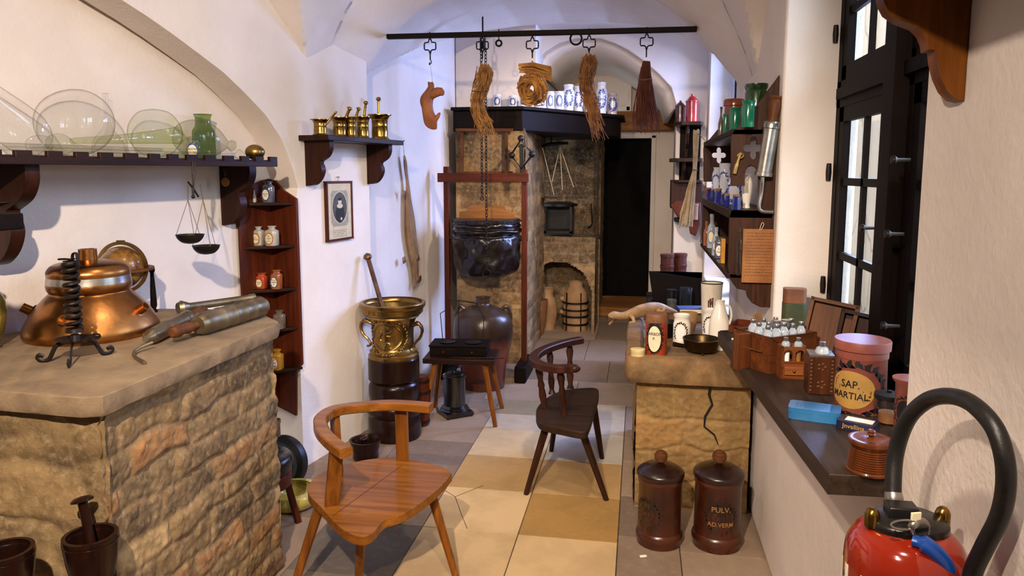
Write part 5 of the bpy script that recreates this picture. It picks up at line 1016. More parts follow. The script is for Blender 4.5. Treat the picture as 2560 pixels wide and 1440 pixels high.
# ---------------------------------------------------------------- blue and white jars along the mantel
ZM2 = 2.1235
def mantel_pt(px):
    if px < 1300: return aY(px, 262, 6.10)
    A = Vector((-.93, 6.08, 0)); B = Vector((-.155, 7.18, 0)); d = ray(px, 300); e = B - A; t_ = (A.x * d.y - A.y * d.x) / (e.y * d.x - e.x * d.y); return A + e * t_
def albarello(label, px, wpx, hpx, waist=.9, tall=False, dark=None, pot_=False, tx=None):
    p = mantel_pt(px); k = (p - EYE).dot(FW) / FPX; r, h = wpx * k / 2, hpx * k; mb = MB()
    if pot_: pr = [(0, 0), (r * .8, 0), (r * .82, h * .05)] + sp2([(r * .8, h * .1), (r, h * .5), (r * .98, h * .7), (r * .72, h * .84)], 4) + [(r * .70, h * .88), (r * .8, h * .92), (r * .8, h), (r * .66, h), (r * .62, h * .86)]
    else: pr = [(0, 0), (r * .9, 0), (r, h * .04), (r, h * .10), (r * waist, h * .2), (r * (waist - .03), h * .5), (r * waist, h * .78), (r, h * .88), (r * .82, h * .93), (r * .92, h * .96), (r * .92, h), (r * .8, h), (r * .76, h * .9)]
    mb.lathe(pr, (0, 0, 0), 28); rm = r * waist if not pot_ else r; fn = wrap(rm, h * .48, -82, .0012); leafring(mb, fn, rm * 1.05, h * .5, 1, 16, rm * .42, .6); leafring(mb, fn, rm * .8, h * .36, 1, 10, rm * .24, .6)
    patch(mb, wrap(rm, h * .48, -82, .0018), rm * .8, h * .34, 2)
    if tx: f2 = wrap(rm, h * .45, -82, .0026); mb.text(tx, rm * .5, f2, 3, 1, .01)
    mb.lathe([(rm * 1.008, h * .16), (rm * 1.008, h * .18)], (0, 0, 0), 28) if 0 else None
    return tag(mb.build('albarello', [M['delft'] if not dark else dark, M['cobalt'], M['delft'], M['ink']], auto=40), label, 'jar', 'blue and white jars along the mantel', loc=(p.x, p.y, ZM2))
for a in [('small white jar with a blue wreath, first from left on mantel', 1243, 22, 32), ('small white jar with a blue ring, second from left on mantel', 1282, 22, 29), ('low white jar half hidden left of the dried coil on mantel', 1309, 20, 26), ('low white jar just right of the dried coil on mantel', 1345, 15, 24), ('small blue-wreathed white jar, left of three tall ones on mantel', 1357, 17, 33), ('narrow white jar with blue flowers beside the smallest pair on mantel', 1376, 21, 42), ('straight white jar with pale blue scrolls in middle of mantel row', 1398, 25, 44)]: albarello(*a)
albarello('tall wide-bodied white jar with a dense blue wreath in middle of mantel', 1421, 29, 62, pot_=True); albarello('tall white jar with blue wreath just left of hanging root bundle', 1445, 26, 60, pot_=True); albarello('white jar mostly hidden behind the hanging root bundle on mantel', 1470, 24, 58)
albarello('tallest white jar lettered NERV in the blue wreath, right of root bundle', 1503, 28, 74, pot_=True, tx='NERV'); albarello('squat pinkish blue-topped jar at right end of mantel', 1530, 29, 50, pot_=True, dark=mottle('pinkish_glaze', '#a5939a', '#c9bcc0', 5, .2, coat=.3))
# ---------------------------------------------------------------- stockfish on the bay wall
WQ = Vector((-1.765, 4.2, 0)); WD = Vector((.23, 2.25, 0)).normalized(); WN = Vector((WD.y, -WD.x, 0))
def bw_(x, y, o=.035): return aP(x, y, WQ + WN * o, WN)
fo = bw_(1012, 390); fi = thing('dried_stockfish', 'long dried stockfish hanging by thread from a nail on white wall', 'fish', fo)
cl = [((1010, 386), 4), ((1013, 405), 8), ((1015, 430), 7), ((1019, 455), 6), ((1020, 478), 11), ((1021, 505), 14), ((1024, 540), 20), ((1026, 575), 24), ((1030, 610), 23), ((1035, 640), 20), ((1038, 670), 14), ((1040, 690), 12), ((1039, 705), 10), ((1036, 716), 7), ((1036, 722), 3)]
rings = []; N_ = 16
for i, ((x, y), w) in enumerate(cl):
    c = bw_(x, y) - fo; w *= c.length * 0 + 5.2 / FPX
    rings.append([c + WD * (w * math.cos(2 * math.pi * k / N_)) * 1.15 + WN * (max(.006, w * .35) * math.sin(2 * math.pi * k / N_)) + WN * .012 * math.sin(k * 1.9 + i * .6) * min(1, w * 18) for k in range(N_)])
mb = MB(); mb.loft(rings); fm = mottle('dried_fish_skin', '#6b4a28', '#927042', 9, .6, 0, .4, 25, .006); mb.build('body', fm, fi, auto=50, sub=1, noise_amt=.004, noise_sc=30)
for pts in ([(1012, 640), (1006, 645), (1008, 660), (1015, 655)], [(1036, 640), (1047, 636), (1049, 650), (1038, 655)], [(1006, 475), (1014, 478), (1013, 500)], [(1040, 695), (1053, 688), (1053, 700), (1047, 708)]): mb = MB(); mb.add([bw_(x, y, .048) - fo for x, y in pts], [tuple(range(len(pts)))], False); mb.build('fin', fm, fi, solid=.004)
mb = MB(); mb.tube([bw_(1010, 388) - fo, bw_(1008, 356, .02) - fo], .0015, 5); mb.build('thread', M['twine'], fi); mb = MB(); mb.tube([bw_(1004, 355, -.01) - fo, bw_(1011, 352, .04) - fo], .003, 6); mb.build('nail', M['iron'], fi)
# ---------------------------------------------------------------- pole across the arch, with wire hangers
PY = 4.33; py = lambda x, y, Y=PY: aY(x, y, Y)
a, b = py(968, 92), py(1742, 73); mb = MB(); mb.bar(a, b, .035, .028); pole = mb.build('hanging_pole', M['blackwood'], bevel=.003); tag(pole, 'long thin dark pole spanning the vault with wire hangers on it', 'pole')
kp4 = 4.3 / FPX
def hanger(label, px, top, L, hook=True):
    o = thing('wire_hanger', label, 'hook', py(px, top), 0, 'wire hangers along pole'); w = 15 * kp4; mb = MB(); q = [(-.2, 1), (-.28, .82), (-.9, .78), (-1, .68), (-1, .3), (-.9, .2), (-.32, .18), (-.12, .08), (-.07, -.1)]
    H = 30 * kp4; l = [(x * w, (y - 1) * H) for x, y in q]; r_ = [(-x, y) for x, y in reversed(l)]; top_ = [(-.07 * w, .012), (.07 * w, .012)]
    mb.tube([(x, 0, z) for x, z in l + r_ + top_], .0042, 6, True); mb.tube([(0, 0, -1.05 * H), (0, 0, -L)], .0042, 6); mb.tube([(0, 0, .012), (0, 0, .045)], .0035, 6); mb.build('wire', M['blackiron'], o)
    if hook: mb = MB(); mb.tube([(.008 * math.sin(t * .7), 0, -L - .014 + .012 * math.cos(t * .55)) for t in range(10)], .0028, 6); mb.build('end_hook', M['blackiron'], o)
    return o
hg = [hanger('empty black wire hanger at left end of pole', 1075, 100, .115), hanger('black wire hanger holding the first hanging root bundle, beside pulley', 1206, 98, .11, False), hanger('black wire hanger in the middle of pole above the dried coil', 1331, 96, .11, False), hanger('black wire hanger holding the root bundle right of the dried coil', 1473, 92, .09, False), hanger('black wire hanger at the right end of pole holding the twig broom', 1617, 88, .12, False)]
for (x, y), r, Y, l in (((1440, 97), 14, 4.365, 'plain iron ring hanging on a ceiling hook behind pole'), ((1247, 108), 7, 4.9, 'tiny iron eye hook in the vault right of pulley')):
    mb = MB(); p = aY(x, y, Y); k = Y / FPX; mb.tube([Vector((r * k * math.cos(t * .35), 0, r * k * math.sin(t * .35))) for t in range(18)], 2.6 * k, 6, True); mb.tube([(0, 0, r * k), (0, .0, r * k + (.012 if r == 14 else .07))], .004, 6); tag(mb.build('iron_ring', M['blackiron']), l, 'ring', loc=p)
# root bundles
def bundle(name, label, cl, n, r, mat, seed, splay, par_c=None, th=.0023, tie=None, back=.0):
    rr = random.Random(seed); base = py(*cl[0][:2]); o = thing(name, label, 'herbs', base); mb = MB()
    for k in range(n):
        t0 = rr.random() * 6.283; q0 = math.sqrt(rr.random()); pts = []; s0 = rr.uniform(0, .12); s1 = rr.uniform(.72, 1.0); ph = rr.random() * 6
        for i in range(11):
            f = s0 + (s1 - s0) * i / 10; u = f * (len(cl) - 1); j = min(int(u), len(cl) - 2); g = u - j
            x = lerp(cl[j][0], cl[j + 1][0], g); y = lerp(cl[j][1], cl[j + 1][1], g); w = lerp(cl[j][2], cl[j + 1][2], g) * kp4; t = t0 + .9 * f
            p = py(x, y) - base + Vector((w * q0 * math.cos(t), w * q0 * math.sin(t) * .8, 0)) + noise.noise_vector(Vector((k * 3.1, f * 6, ph))) * splay * (.35 + .8 * f); pts.append(p)
        mb.tube(pts, [th * (1.25 - .6 * i / 10) for i in range(11)], 4)
    w = mb.build('strands', mat, o); w['kind'] = 'stuff'
    if tie: mb = MB(); y = tie; j = max(i for i in range(len(cl) - 1) if cl[i][1] <= y); g = (y - cl[j][1]) / (cl[j + 1][1] - cl[j][1]); x = lerp(cl[j][0], cl[j + 1][0], g); wd = lerp(cl[j][2], cl[j + 1][2], g) * kp4; c = py(x, y) - base; mb.tube([c + Vector((wd * 1.02 * math.cos(t * .4), wd * .85 * math.sin(t * .4), .003 * math.sin(t))) for t in range(16)], .0035, 6, True); mb.build('tie', M['twine'], o)
    return o
ROOT = mottle('dry_roots', '#5c3a14', '#a8742e', 22, .8); ROOT2 = mottle('dry_red_roots', '#54300f', '#966228', 22, .8); TWIG = mottle('red_brown_twigs', '#3c170a', '#5f2a12', 14, .8)
bundle('root_bundle', 'tied bundle of dried brown roots hanging in front of pulley chain', [(1210, 160, 14), (1212, 190, 23), (1200, 225, 20), (1192, 260, 17), (1198, 290, 20), (1212, 320, 24), (1225, 352, 30)], 85, .05, ROOT, 1, .034, tie=228)
bundle('root_bundle', 'longer tied bundle of dried roots hanging right of the dried coil', [(1474, 134, 11), (1473, 160, 20), (1466, 190, 17), (1465, 220, 17), (1475, 255, 19), (1487, 300, 18), (1500, 350, 20)], 85, .05, ROOT2, 2, .030, tie=195)
bundle('twig_broom', 'dark red twig besom hanging at right end of pole', [(1616, 152, 9), (1613, 185, 14), (1613, 215, 18), (1612, 260, 26), (1613, 300, 32), (1614, 335, 34)], 170, .05, TWIG, 3, .007, th=.0022, tie=200)
# coil of dried bark
cb = thing('dried_coil', 'coiled knot of dried pale bark and straw hanging from the middle hanger', 'herbs', py(1335, 215)); c0 = py(1335, 215); mb = MB(); rr = random.Random(9); q = lambda x, y, d=0: py(x, y) - c0 + Vector((0, d, 0))
for k in range(46):
    w = rr.uniform(.75, 1.1); cx_, cy_ = rr.uniform(1318, 1345), rr.uniform(208, 235); a0 = rr.random() * 6; tl_ = rr.uniform(-.6, .6); pts = []
    for i in range(13): t = a0 + i * .42; pts.append(q(cx_ + 24 * w * math.cos(t), cy_ + 27 * w * math.sin(t), .055 * math.sin(t * .9 + tl_) * rr.uniform(.8, 1.1)))
    mb.tube(pts, rr.uniform(.005, .0085), 5, flat=.45)
mb.build('bark_loops', mottle('dried_bark', '#7a4a16', '#b07c34', 12, .75), cb)['kind'] = 'stuff'; mb = MB()
for k in range(50): u = rr.uniform(-1, 1); v_ = rr.uniform(-1, 1); mb.tube([q(1306 + 8 * u, 172 + 10 * v_, .03 * u), q(1340 + 4 * u, 172 + 13 * v_, .04 * u), q(1378 + 3 * u, 185 + 16 * v_, .04 * v_)], .0032, 4)
mb.build('straw_sheaf', mottle('straw', '#93602a', '#bf8e45', 12, .75), cb)['kind'] = 'stuff'; mb = MB()
for x in (1308, 1345, 1330): mb.tube([q(1331, 152), q(x, 178)], .0014, 4)
mb.build('thread', M['twine'], cb)
# dried gnarled root on its own thread
gr_ = thing('gnarled_root', 'lumpy orange-brown dried root hanging on a thread left of the root bundles', 'root', py(1075, 265)); c0 = py(1075, 265); q = lambda x, y, d=0: py(x, y) - c0 + Vector((0, d, 0)); mb = MB(); rings = []
for (x, y, w) in ((1082, 206, 3), (1082, 212, 8), (1079, 225, 13), (1072, 240, 18), (1067, 255, 19), (1067, 270, 18), (1070, 285, 19), (1075, 298, 22), (1077, 308, 18), (1080, 318, 10), (1082, 324, 4)):
    c = q(x, y); rings.append([c + Vector((w * kp4 * math.cos(k * .5236), w * kp4 * .75 * math.sin(k * .5236), 0)) for k in range(12)])
mb.loft(rings); RT_ = mottle('orange_root', '#633413', '#96592a', 7, .7, 0, .4, 30, .006); mb.build('body', RT_, gr_, sub=2, noise_amt=.022, noise_sc=16)
for pts, rs in (([(1078, 238), (1092, 232), (1104, 228), (1106, 240)], [12, 12, 10, 5]), ([(1076, 215), (1074, 208), (1073, 204)], [5, 4, 2]), ([(1086, 300), (1094, 292), (1098, 282)], [9, 7, 3]), ([(1100, 232), (1105, 222), (1107, 219)], [6, 4, 2])): mb = MB(); mb.tube(spline([q(*p) for p in pts], 3), [interp([(i / (len(rs) - 1), v) for i, v in enumerate(rs)], f / (3 * (len(pts) - 1))) * kp4 for f in range(3 * (len(pts) - 1) + 1)], 10); mb.build('lobe', RT_, gr_, sub=1, noise_amt=.012, noise_sc=22)
mb = MB(); mb.tube([q(1082, 208), q(1075, 158)], .0008, 4); mb.build('thread', M['twine'], gr_)
# ================================================================ RIGHT SIDE
M['medglass'] = mottle('bluish_glass', '#7d8790', '#b5bcc2', 9, .06, coat=.8)
# ---------------------------------------------------------------- stone sink on its masonry base
TZ = .75; TX0, TX1, TY0, TY1 = -.052, .548, 3.375, 4.62
sk = thing('stone_sink', 'shallow stone sink on a cracked masonry base along right wall', 'sink', (.2, 3.9, 0)); so_ = Vector((.2, 3.9, 0))
def rrect(x0, y0, x1, y1, r, n=4, jit=0.0, sd=0):
    o = []
    for cx, cy, a0 in ((x1 - r, y0 + r, -90), (x1 - r, y1 - r, 0), (x0 + r, y1 - r, 90), (x0 + r, y0 + r, 180)):
        for k in range(n + 1): t = R(a0 + 90 * k / n); o.append((cx + r * math.cos(t), cy + r * math.sin(t)))
    out = []
    for a, b in zip(o, o[1:] + o[:1]):
        L = math.dist(a, b); m = max(1, int(L / .03))
        out += [(lerp(a[0], b[0], i / m), lerp(a[1], b[1], i / m)) for i in range(m)]
    return out
P0 = rrect(TX0, TY0, TX1, TY1, .045); C0 = Vector(((TX0 + TX1) / 2, (TY0 + TY1) / 2, 0))
def inset(P, d): return [(x + (d if x < C0.x - .24 + 0 else -d if x > C0.x + .24 else 0), y + (d if y < C0.y - .55 else -d if y > C0.y + .55 else 0)) for x, y in P]
rings = []
for z, d, k in ((TZ - .125, .035, 1), (TZ - .12, .012, 1), (TZ - .09, .0, 1.2), (TZ - .03, .0, 1), (TZ - .006, .006, .6), (TZ, .016, .4), (TZ, .07, .4), (TZ - .012, .082, .4), (TZ - .048, .09, .2), (TZ - .05, .10, 0)):
    sc2 = lambda x, y: (C0.x + (x - C0.x) * (1 - 2 * d / (TX1 - TX0)), C0.y + (y - C0.y) * (1 - 2 * d / (TY1 - TY0)))
    ring = []
    for x, y in P0:
        X, Y = sc2(x, y); nz = noise.noise(Vector((X * 9, Y * 9, z * 12))) * .007 * k + noise.noise(Vector((X * 40, Y * 40, z * 50))) * .003 * k; dd = Vector((X - C0.x, Y - C0.y, 0)).normalized(); ring.append(Vector((X, Y, z)) + dd * nz - so_)
    rings.append(ring)
mb = MB(); mb.loft(rings); t = NT('pitted_sandstone'); v = t.map(1.0); n1 = t.noise(v, 9, 6, .7); col = t.ramp(n1, [(.3, srgb('#594329')), (.5, srgb('#775e3e')), (.72, srgb('#967a52'))]); col = t.mix(t.ramp(t.noise(v, 5, 3, .5), [(.55, (0, 0, 0)), (.7, (.55,) * 3)]), col, srgb('#8a5a2e')); t.pbr(col, .8, 0, t.bump(t.noise(v, 60, 5, .75), .5, .008), .3); SAND = t.m
mb.build('basin', SAND, sk, auto=40)
mb = MB(); pal = ['#8a6c42', '#987a4c', '#795c36', '#87653b', '#9c7f4e']
masonry(mb, (.005, 3.45, 0), (1, 0, 0), (0, 0, 1), .52, TZ - .12, .40, .15, 31, .017, .007, pal, '#8f7347', None, None, .035, .016)
masonry(mb, (.005, 4.55, 0), (0, -1, 0), (0, 0, 1), 1.1, TZ - .12, .45, .2, 32, .02, .02, pal, '#8f7347', None, None, .05, .03)
b = len(mb.v); mb.box((.27, 4.0, .31), (.50, 1.06, .61)); mb.col.update({i: srgb('#5c4a38') for i in range(b, len(mb.v))}); mb.v = [p - so_ for p in mb.v]
mb.build('masonry_base', toned('sink_masonry', 30, .9, .6, .010, .35, '#6b4c28', '#cbb083', 7), sk, auto=None)
mb = MB(); q = [aY(x, y, 3.43) - so_ for x, y in ((1776, 955), (1772, 985), (1780, 1010), (1762, 1040), (1760, 1065), (1785, 1085), (1795, 1110))]; mb.tube([p + Vector((0, -.006, 0)) for p in q], [.006, .006, .005, .005, .004, .004, .002], 5); mb.build('crack', M['black'], sk)
# ---------------------------------------------------------------- things in and on the sink
FZ = TZ - .0495
def sized(px, w, h, loc): k = (Vector(loc) - EYE).dot(FW) / FPX; return w * k / 2, h * k
cb_ = aZ(1640, 885, FZ); r, h = sized(0, 54, 104, cb_); mb = MB(); mb.lathe([(0, 0), (r * .95, 0), (r * .97, h * .02), (r * .98, h * .80), (0, h * .80)], (0, 0, 0), 36); mb.m = 3; mb.lathe([(0, h * .8), (r * 1.0, h * .80), (r * 1.0, h * .92), (r * .95, h * .98), (r * .9, h), (0, h)], (0, 0, 0), 36); mb.m = 0; RED = mottle('worn_red_paint', '#7f2c14', '#a8441f', 10, .45, 0, .1, 50)
fn = wrap(r * .98, h * .42, -103, .0012); patch(mb, wrap(r * .98, h * .44, -103, .0006), r * 1.5, h * .76, 2); patch(mb, fn, r * 1.22, h * .62, 1); leafring(mb, wrap(r * .98, h * .46, -103, .001), r * 1.45, h * .72, 2, 16, r * .3); f2 = wrap(r * .98, h * .42, -103, .002)
for i, tx in enumerate(('CARBON.', 'P.')): mb.text(tx, r * .40, lambda x, y, i=i: f2(x, y + (1 - i) * r * .44), 2, .9, .012)
tag(mb.build('wooden_drug_box', [RED, M['paper'], M['black'], M['terrad']], auto=40), 'round red wooden drug box labelled CARBON in a black-edged oval, in sink', 'jar', loc=cb_)
lt = aZ(1594, 888, TZ); mb = MB(); r, h = sized(0, 35, 17, lt); mb.lathe([(0, 0), (r, 0), (r, h * .45), (r * 1.03, h * .5), (r * 1.03, h * .95), (r * .97, h), (0, h)], (0, 0, 0), 28); tag(mb.build('cream_pill_box', mottle('cream_card', '#b5a26a', '#d0c08c', 8, .6), auto=40), 'small round cream box on the near left corner of sink rim', 'box', loc=lt)
def white_jar(label, px, y, wpx, hpx, ang):
    p = aZ(px, y, FZ); r, h = sized(0, wpx, hpx, p); mb = MB(); mb.lathe([(0, 0), (r * .92, 0), (r, h * .06), (r, h * .70), (r * .9, h * .78), (r * .88, h * .9), (r * .98, h * .94), (r * .98, h), (r * .84, h), (r * .82, h * .85), (0, h * .84)], (0, 0, 0), 32); leafring(mb, wrap(r, h * .42, ang, .0014), r * 1.35, h * .62, 1, 22, r * .34, .5, (3.6, 5.8)); patch(mb, wrap(r, h * .40, ang, .0008), r * 1.1, h * .5, 2)
    return tag(mb.build('white_jar', [M['white'], flat('dark_brown_paint', '#33281a', .5), mottle('bright_white_glaze', '#f0ece2', '#f6f2ea', 5, .2)], auto=40), label, 'jar', 'white jars with painted wreaths', loc=p)
white_jar('shorter white jar with a brown wreath, beside the red drug box', 1703, 862, 42, 78, -100); white_jar('taller white jar with a brown wreath behind the skillet', 1775, 845, 40, 74, -100)
p = aZ(1720, 832, FZ); r, h = sized(0, 46, 52, p); mb = MB(); vessel(mb, [(r * .6, 0), (r * .75, h * .2), (r * .95, h * .6), (r, h * .9), (r * .96, h)], .006); tag(mb.build('clay_pot', M['terra']), 'open brown clay pot between the two white jars', 'pot', loc=p)
p = aZ(1660, 842, FZ); r, h = sized(0, 66, 40, p); mb = MB(); vessel(mb, [(r * .6, 0), (r * .7, h * .2), (r * .9, h * .7), (r * 1.0, h)], .008); tag(mb.build('dark_bowl', M['iron']), 'dark iron bowl behind the red drug box in sink', 'bowl', loc=p)
p = aZ(1752, 882, FZ); r, h = sized(0, 92, 30, p); o = thing('bronze_skillet', 'bronze skillet with a short handle on little feet near sink front', 'pan', p, R(4)); mb = MB(); vessel(mb, [(r * .8, .018), (r * .88, .022), (r * .96, h + .006), (r * 1.0, h + .012), (r * .99, h + .016)], .005); PAN = mottle('dark_bronze', '#2e2416', '#4d3d24', 12, .35, .9); mb.build('bowl', PAN, o); mb = MB(); mb.tube([(-r * .93, -.01, .035), (-r * 1.2, -.015, .040), (-r * 1.5, -.02, .046)], [.011, .0115, .013], 10); mb.build('handle', PAN, o)
for a in (-90, 30, 150): mb = MB(); mb.tube([(r * .6 * math.cos(R(a)), r * .6 * math.sin(R(a)), .02), (r * .68 * math.cos(R(a)), r * .68 * math.sin(R(a)), 0)], [.009, .006], 8); mb.build('foot', PAN, o)
# stuffed lizard on the sink's far left rim
lz = aZ(1578, 803, TZ); lo = thing('stuffed_lizard', 'tan stuffed lizard lying along the far left rim of stone sink', 'lizard', lz); q = lambda x, y, d=0: aP(x, y, lz + Vector((0, d, 0)), FW) - lz
LZ = mottle('dry_lizard_skin', '#8a6a44', '#b8966a', 18, .7, 0, .5, 70, .004); mb = MB(); sp = [((1520, 789), 3, 0), ((1527, 788), 8, 0), ((1537, 787), 10, .0), ((1550, 791), 8, .01), ((1565, 789), 10, .02), ((1585, 782), 15, .04), ((1605, 777), 17, .07), ((1625, 772), 16, .10), ((1645, 767), 12, .13), ((1660, 768), 8, .16), ((1680, 776), 5, .19), ((1696, 780), 2, .22)]
kz = (lz - EYE).dot(FW) / FPX; rings = []
for (c, w, d) in sp: c = q(*c, d); w *= 1.3; rings.append([c + RT * (w * .35 * kz * math.cos(k * .524)) * .4 + Vector((0, 1, 0)) * (w * kz * math.cos(k * .524)) + Vector((0, 0, 1)) * (w * .85 * kz * math.sin(k * .524)) for k in range(12)])
mb.loft(rings); mb.tube([q(1521, 791) + Vector((0, -.006, 0)), q(1533, 795) + Vector((0, -.012, 0)), q(1541, 792) + Vector((0, -.018, 0))], .0022, 5); mb.build('body', LZ, lo, sub=1, noise_amt=.004, noise_sc=30)
for pts in ([(1572, 788, -.01), (1582, 795, -.03), (1584, 806, -.03), (1572, 808, -.04)], [(1645, 775, .08), (1656, 768, .06), (1658, 778, .05), (1640, 776, .04)], [(1545, 795, .06), (1532, 803, .08), (1522, 812, .09)]): mb = MB(); mb.tube(spline([q(*p) for p in pts], 3), .011 if pts[0][0] != 1545 else .007, 8); mb.build('leg', LZ, lo, sub=1)
# blue book on the far rim, tall enamel jugs at the wall side
bk = thing('blue_book', 'thin dark blue book lying on the far rim of sink', 'book', aZ(1733, 782, TZ) + Vector((0, .02, .0005)), R(8)); mb = MB(); mb.box((0, 0, .015), (.19, .12, .03)); mb.build('cover', mottle('blue_cloth', '#16224d', '#22306a', 20, .6), bk, bevel=.002); mb = MB(); mb.box((.003, -.002, .015), (.188, .121, .022)); mb.build('pages', M['paper'], bk)
p = Vector((.412, 4.26, FZ)); r, h = sized(0, 54, 122, p); jn = thing('enamel_pitcher', 'tall cream enamel pitcher with brown drips, at the wall side of sink', 'pitcher', p); mb = MB(); vessel(mb, [(r * .78, 0), (r * .8, h * .03), (r * .88, h * .5), (r * .98, h * .96), (r, h)], .003); fn = wrap(r * .92, h * .55, -100, .001); mb.m = 1
for x, y0, y1, w in ((-.01, .035, -.03, .004), (.0, .045, -.005, .006), (.012, .05, -.05, .004), (.004, .03, .01, .008)): mb.add([fn(x - w, y0), fn(x + w, y0), fn(x + w * .6, y1), fn(x - w * .6, y1)], [(0, 1, 2, 3)], True)
mb.build('body', [mottle('cream_enamel', '#d5ccb8', '#e6dfce', 6, .22, coat=.4), flat('brown_drips', '#4a2312', .5)], jn, auto=50); mb = MB(); mb.lathe([(r * .985, h), (r * 1.02, h), (r * 1.02, h + .005), (r * .985, h + .005), (r * .985, h)], (0, 0, 0), 28); mb.build('rim', M['iron'], jn)
p = Vector((.414, 3.84, FZ)); r, h = sized(0, 50, 122, p); wj = thing('white_jug', 'smooth white enamel jug with narrow neck in front of dripped pitcher', 'jug', p); mb = MB(); mb.lathe([(0, 0), (r * .9, 0)] + sp2([(r * .95, h * .03), (r, h * .3), (r * .92, h * .58), (r * .62, h * .82), (r * .45, h * .92)], 4) + [(r * .48, h * .98), (r * .5, h), (r * .38, h), (r * .36, h * .9)], (0, 0, 0), 32); mb.build('body', M['white'], wj, auto=60); mb = MB(); mb.tube(spline([(r * .45, .0, h * .9), (r * .95, .0, h * .88), (r * 1.15, 0, h * .7), (r * .96, 0, h * .5)], 4), .006, 8); mb.build('handle', M['white'], wj)
p = aZ(1764, 772, .74); mb = MB(); mb.lathe([(0, 0), (.024, 0), (.026, .01), (.024, .17), (.02, .18), (0, .18)], (0, 0, 0), 18); tag(mb.build('brown_cylinder', mottle('faded_brown_card', '#5e4438', '#7d5f50', 8, .6)), 'plain brown cylinder standing behind the dripped pitcher', 'cylinder', loc=(p.x, 4.585, TZ + .0005))
# ---------------------------------------------------------------- dark chest beyond the sink with boxes and tins
dc = thing('low_chest', 'low dark chest beyond sink crowded with old boxes and tins', 'chest', (.30, 5.65, 0)); mb = MB(); mb.box((0, 0, .29), (.42, 1.04, .58)); mb.build('case', M['blackwood'], dc, bevel=.004); mb = MB(); mb.box((0, -.01, .595), (.46, 1.1, .03)); mb.build('lid', M['blackwood'], dc, bevel=.004)
CZ = .6105
def onchest(px, Y): return Vector((aY(px, 700, Y).x, Y, CZ))
cr = thing('dark_crate', 'open dark sloping crate against wall behind the tins', 'crate', (.29, 5.62, CZ)); mb = MB(); mb.prism([(-.17, 0), (.17, 0), (.18, .20), (-.21, .25)], .02, Matrix(((1, 0, 0, 0), (0, 0, -1, .0), (0, 1, 0, 0), (0, 0, 0, 1)))); mb.box((0, .1, .01), (.34, .2, .02)); mb.box((.17, .1, .1), (.02, .2, .2)); mb.build('boards', M['blackwood'], cr, bevel=.002)
CAD = mottle('dark_red_lacquer', '#2c100a', '#4d1d12', 12, .35, coat=.2)
for i, (px, Y, n) in enumerate(((1667, 5.98, 4), (1699, 6.06, 4))):
    base = Vector((aY(px, 700, Y).x, Y, CZ)); z = 0
    for k in range(n):
        hh = .085; mb = MB(); mb.lathe([(0, 0), (.052, 0), (.052, hh * .7), (.056, hh * .72), (.056, hh * .96), (.05, hh), (0, hh)], (0, 0, 0), 24); side = 'left' if i == 0 else 'right'; lv = ['bottom', 'second from bottom', 'third from bottom', 'top'][k]
        tag(mb.build('round_box', CAD, auto=40), 'dark red round box, %s in the %s pile on low chest' % (lv, side), 'box', 'piled round boxes on low chest', loc=base + Vector((0, 0, z))); z += hh + .0005
mb = MB(); r, h = sized(0, 23, 32, onchest(1681, 5.3)); mb.lathe([(0, 0), (r, 0), (r, h * .8), (r * 1.06, h * .82), (r * 1.06, h), (0, h)], (0, 0, 0), 24); tag(mb.build('grey_tin', mottle('tarnished_tin', '#59554c', '#7d7869', 12, .45, .6), auto=40), 'short grey round tin at the front of low chest', 'tin', loc=onchest(1681, 5.3))
mb = MB(); r, h = sized(0, 26, 46, onchest(1680, 5.48)); mb.lathe([(0, 0), (r, 0), (r, h * .9), (r * 1.05, h * .91), (r * 1.05, h), (0, h)], (0, 0, 0), 24); tag(mb.build('black_tin', M['blackiron'], auto=40), 'black round tin just behind the short grey tin', 'tin', loc=onchest(1680, 5.48))
mb = MB(); r, h = sized(0, 30, 60, onchest(1715, 5.35)); mb.lathe([(0, 0), (r, 0), (r, h * .86), (r * 1.04, h * .87), (r * 1.04, h), (0, h)], (0, 0, 0), 24); tag(mb.build('blue_black_canister', mottle('blue_black_paint', '#0c1216', '#17232a', 12, .3, coat=.3), auto=40), 'tall blue-black canister at right on low chest', 'canister', loc=onchest(1715, 5.35))
# ---------------------------------------------------------------- stepped rack in the far corner
RY = 6.44; ry = lambda y: aY(1715, y, RY).z; rx_ = lambda px: aY(px, 430, RY).x
rk = thing('stepped_wall_rack', 'dark stepped wall rack with scrolled sides in far right corner', 'rack', (rx_(1715), 6.595, 0)); X0 = rx_(1715); f = lambda px: rx_(px) - X0
def shelfp(px0, px1, y, t=.03, d=.3, name='shelf', m='darkwood'): mb = MB(); a, b = f(px0), f(px1); mb.prism([(a + .05, -d), (b - .02, -d), (b, -d + .06), (b, 0), (a, 0), (a, -d + .09)], t, Matrix.Translation((0, 0, ry(y) - t))); return mb.build(name, M[m], rk, bevel=.003)
shelfp(1684, 1752, 306); shelfp(1674, 1754, 396); shelfp(1678, 1756, 450, .02); shelfp(1690, 1752, 546, .03, .24)
def sidep(pts, px, name='side_board'): mb = MB(); mb.prism([(d, ry(y)) for d, y in pts], .02, Matrix(((0, 0, 1, f(px)), (-1, 0, 0, 0), (0, 1, 0, 0), (0, 0, 0, 1)))); return mb.build(name, M['darkwoodz'], rk, bevel=.003)
sidep([(0, 310), (.27, 312), (.29, 335), (.24, 360), (.14, 372), (.12, 394), (0, 394)], 1712); sidep([(0, 398), (.26, 400), (.24, 425), (.18, 438), (.16, 450), (0, 450)], 1706)
mb = MB(); a, b = f(1678), f(1754); mb.box(((a + b) / 2, -.12, (ry(452) + ry(520)) / 2), (b - a, .24, ry(452) - ry(520))); mb.build('cabinet_box', M['darkwoodz'], rk, bevel=.004)
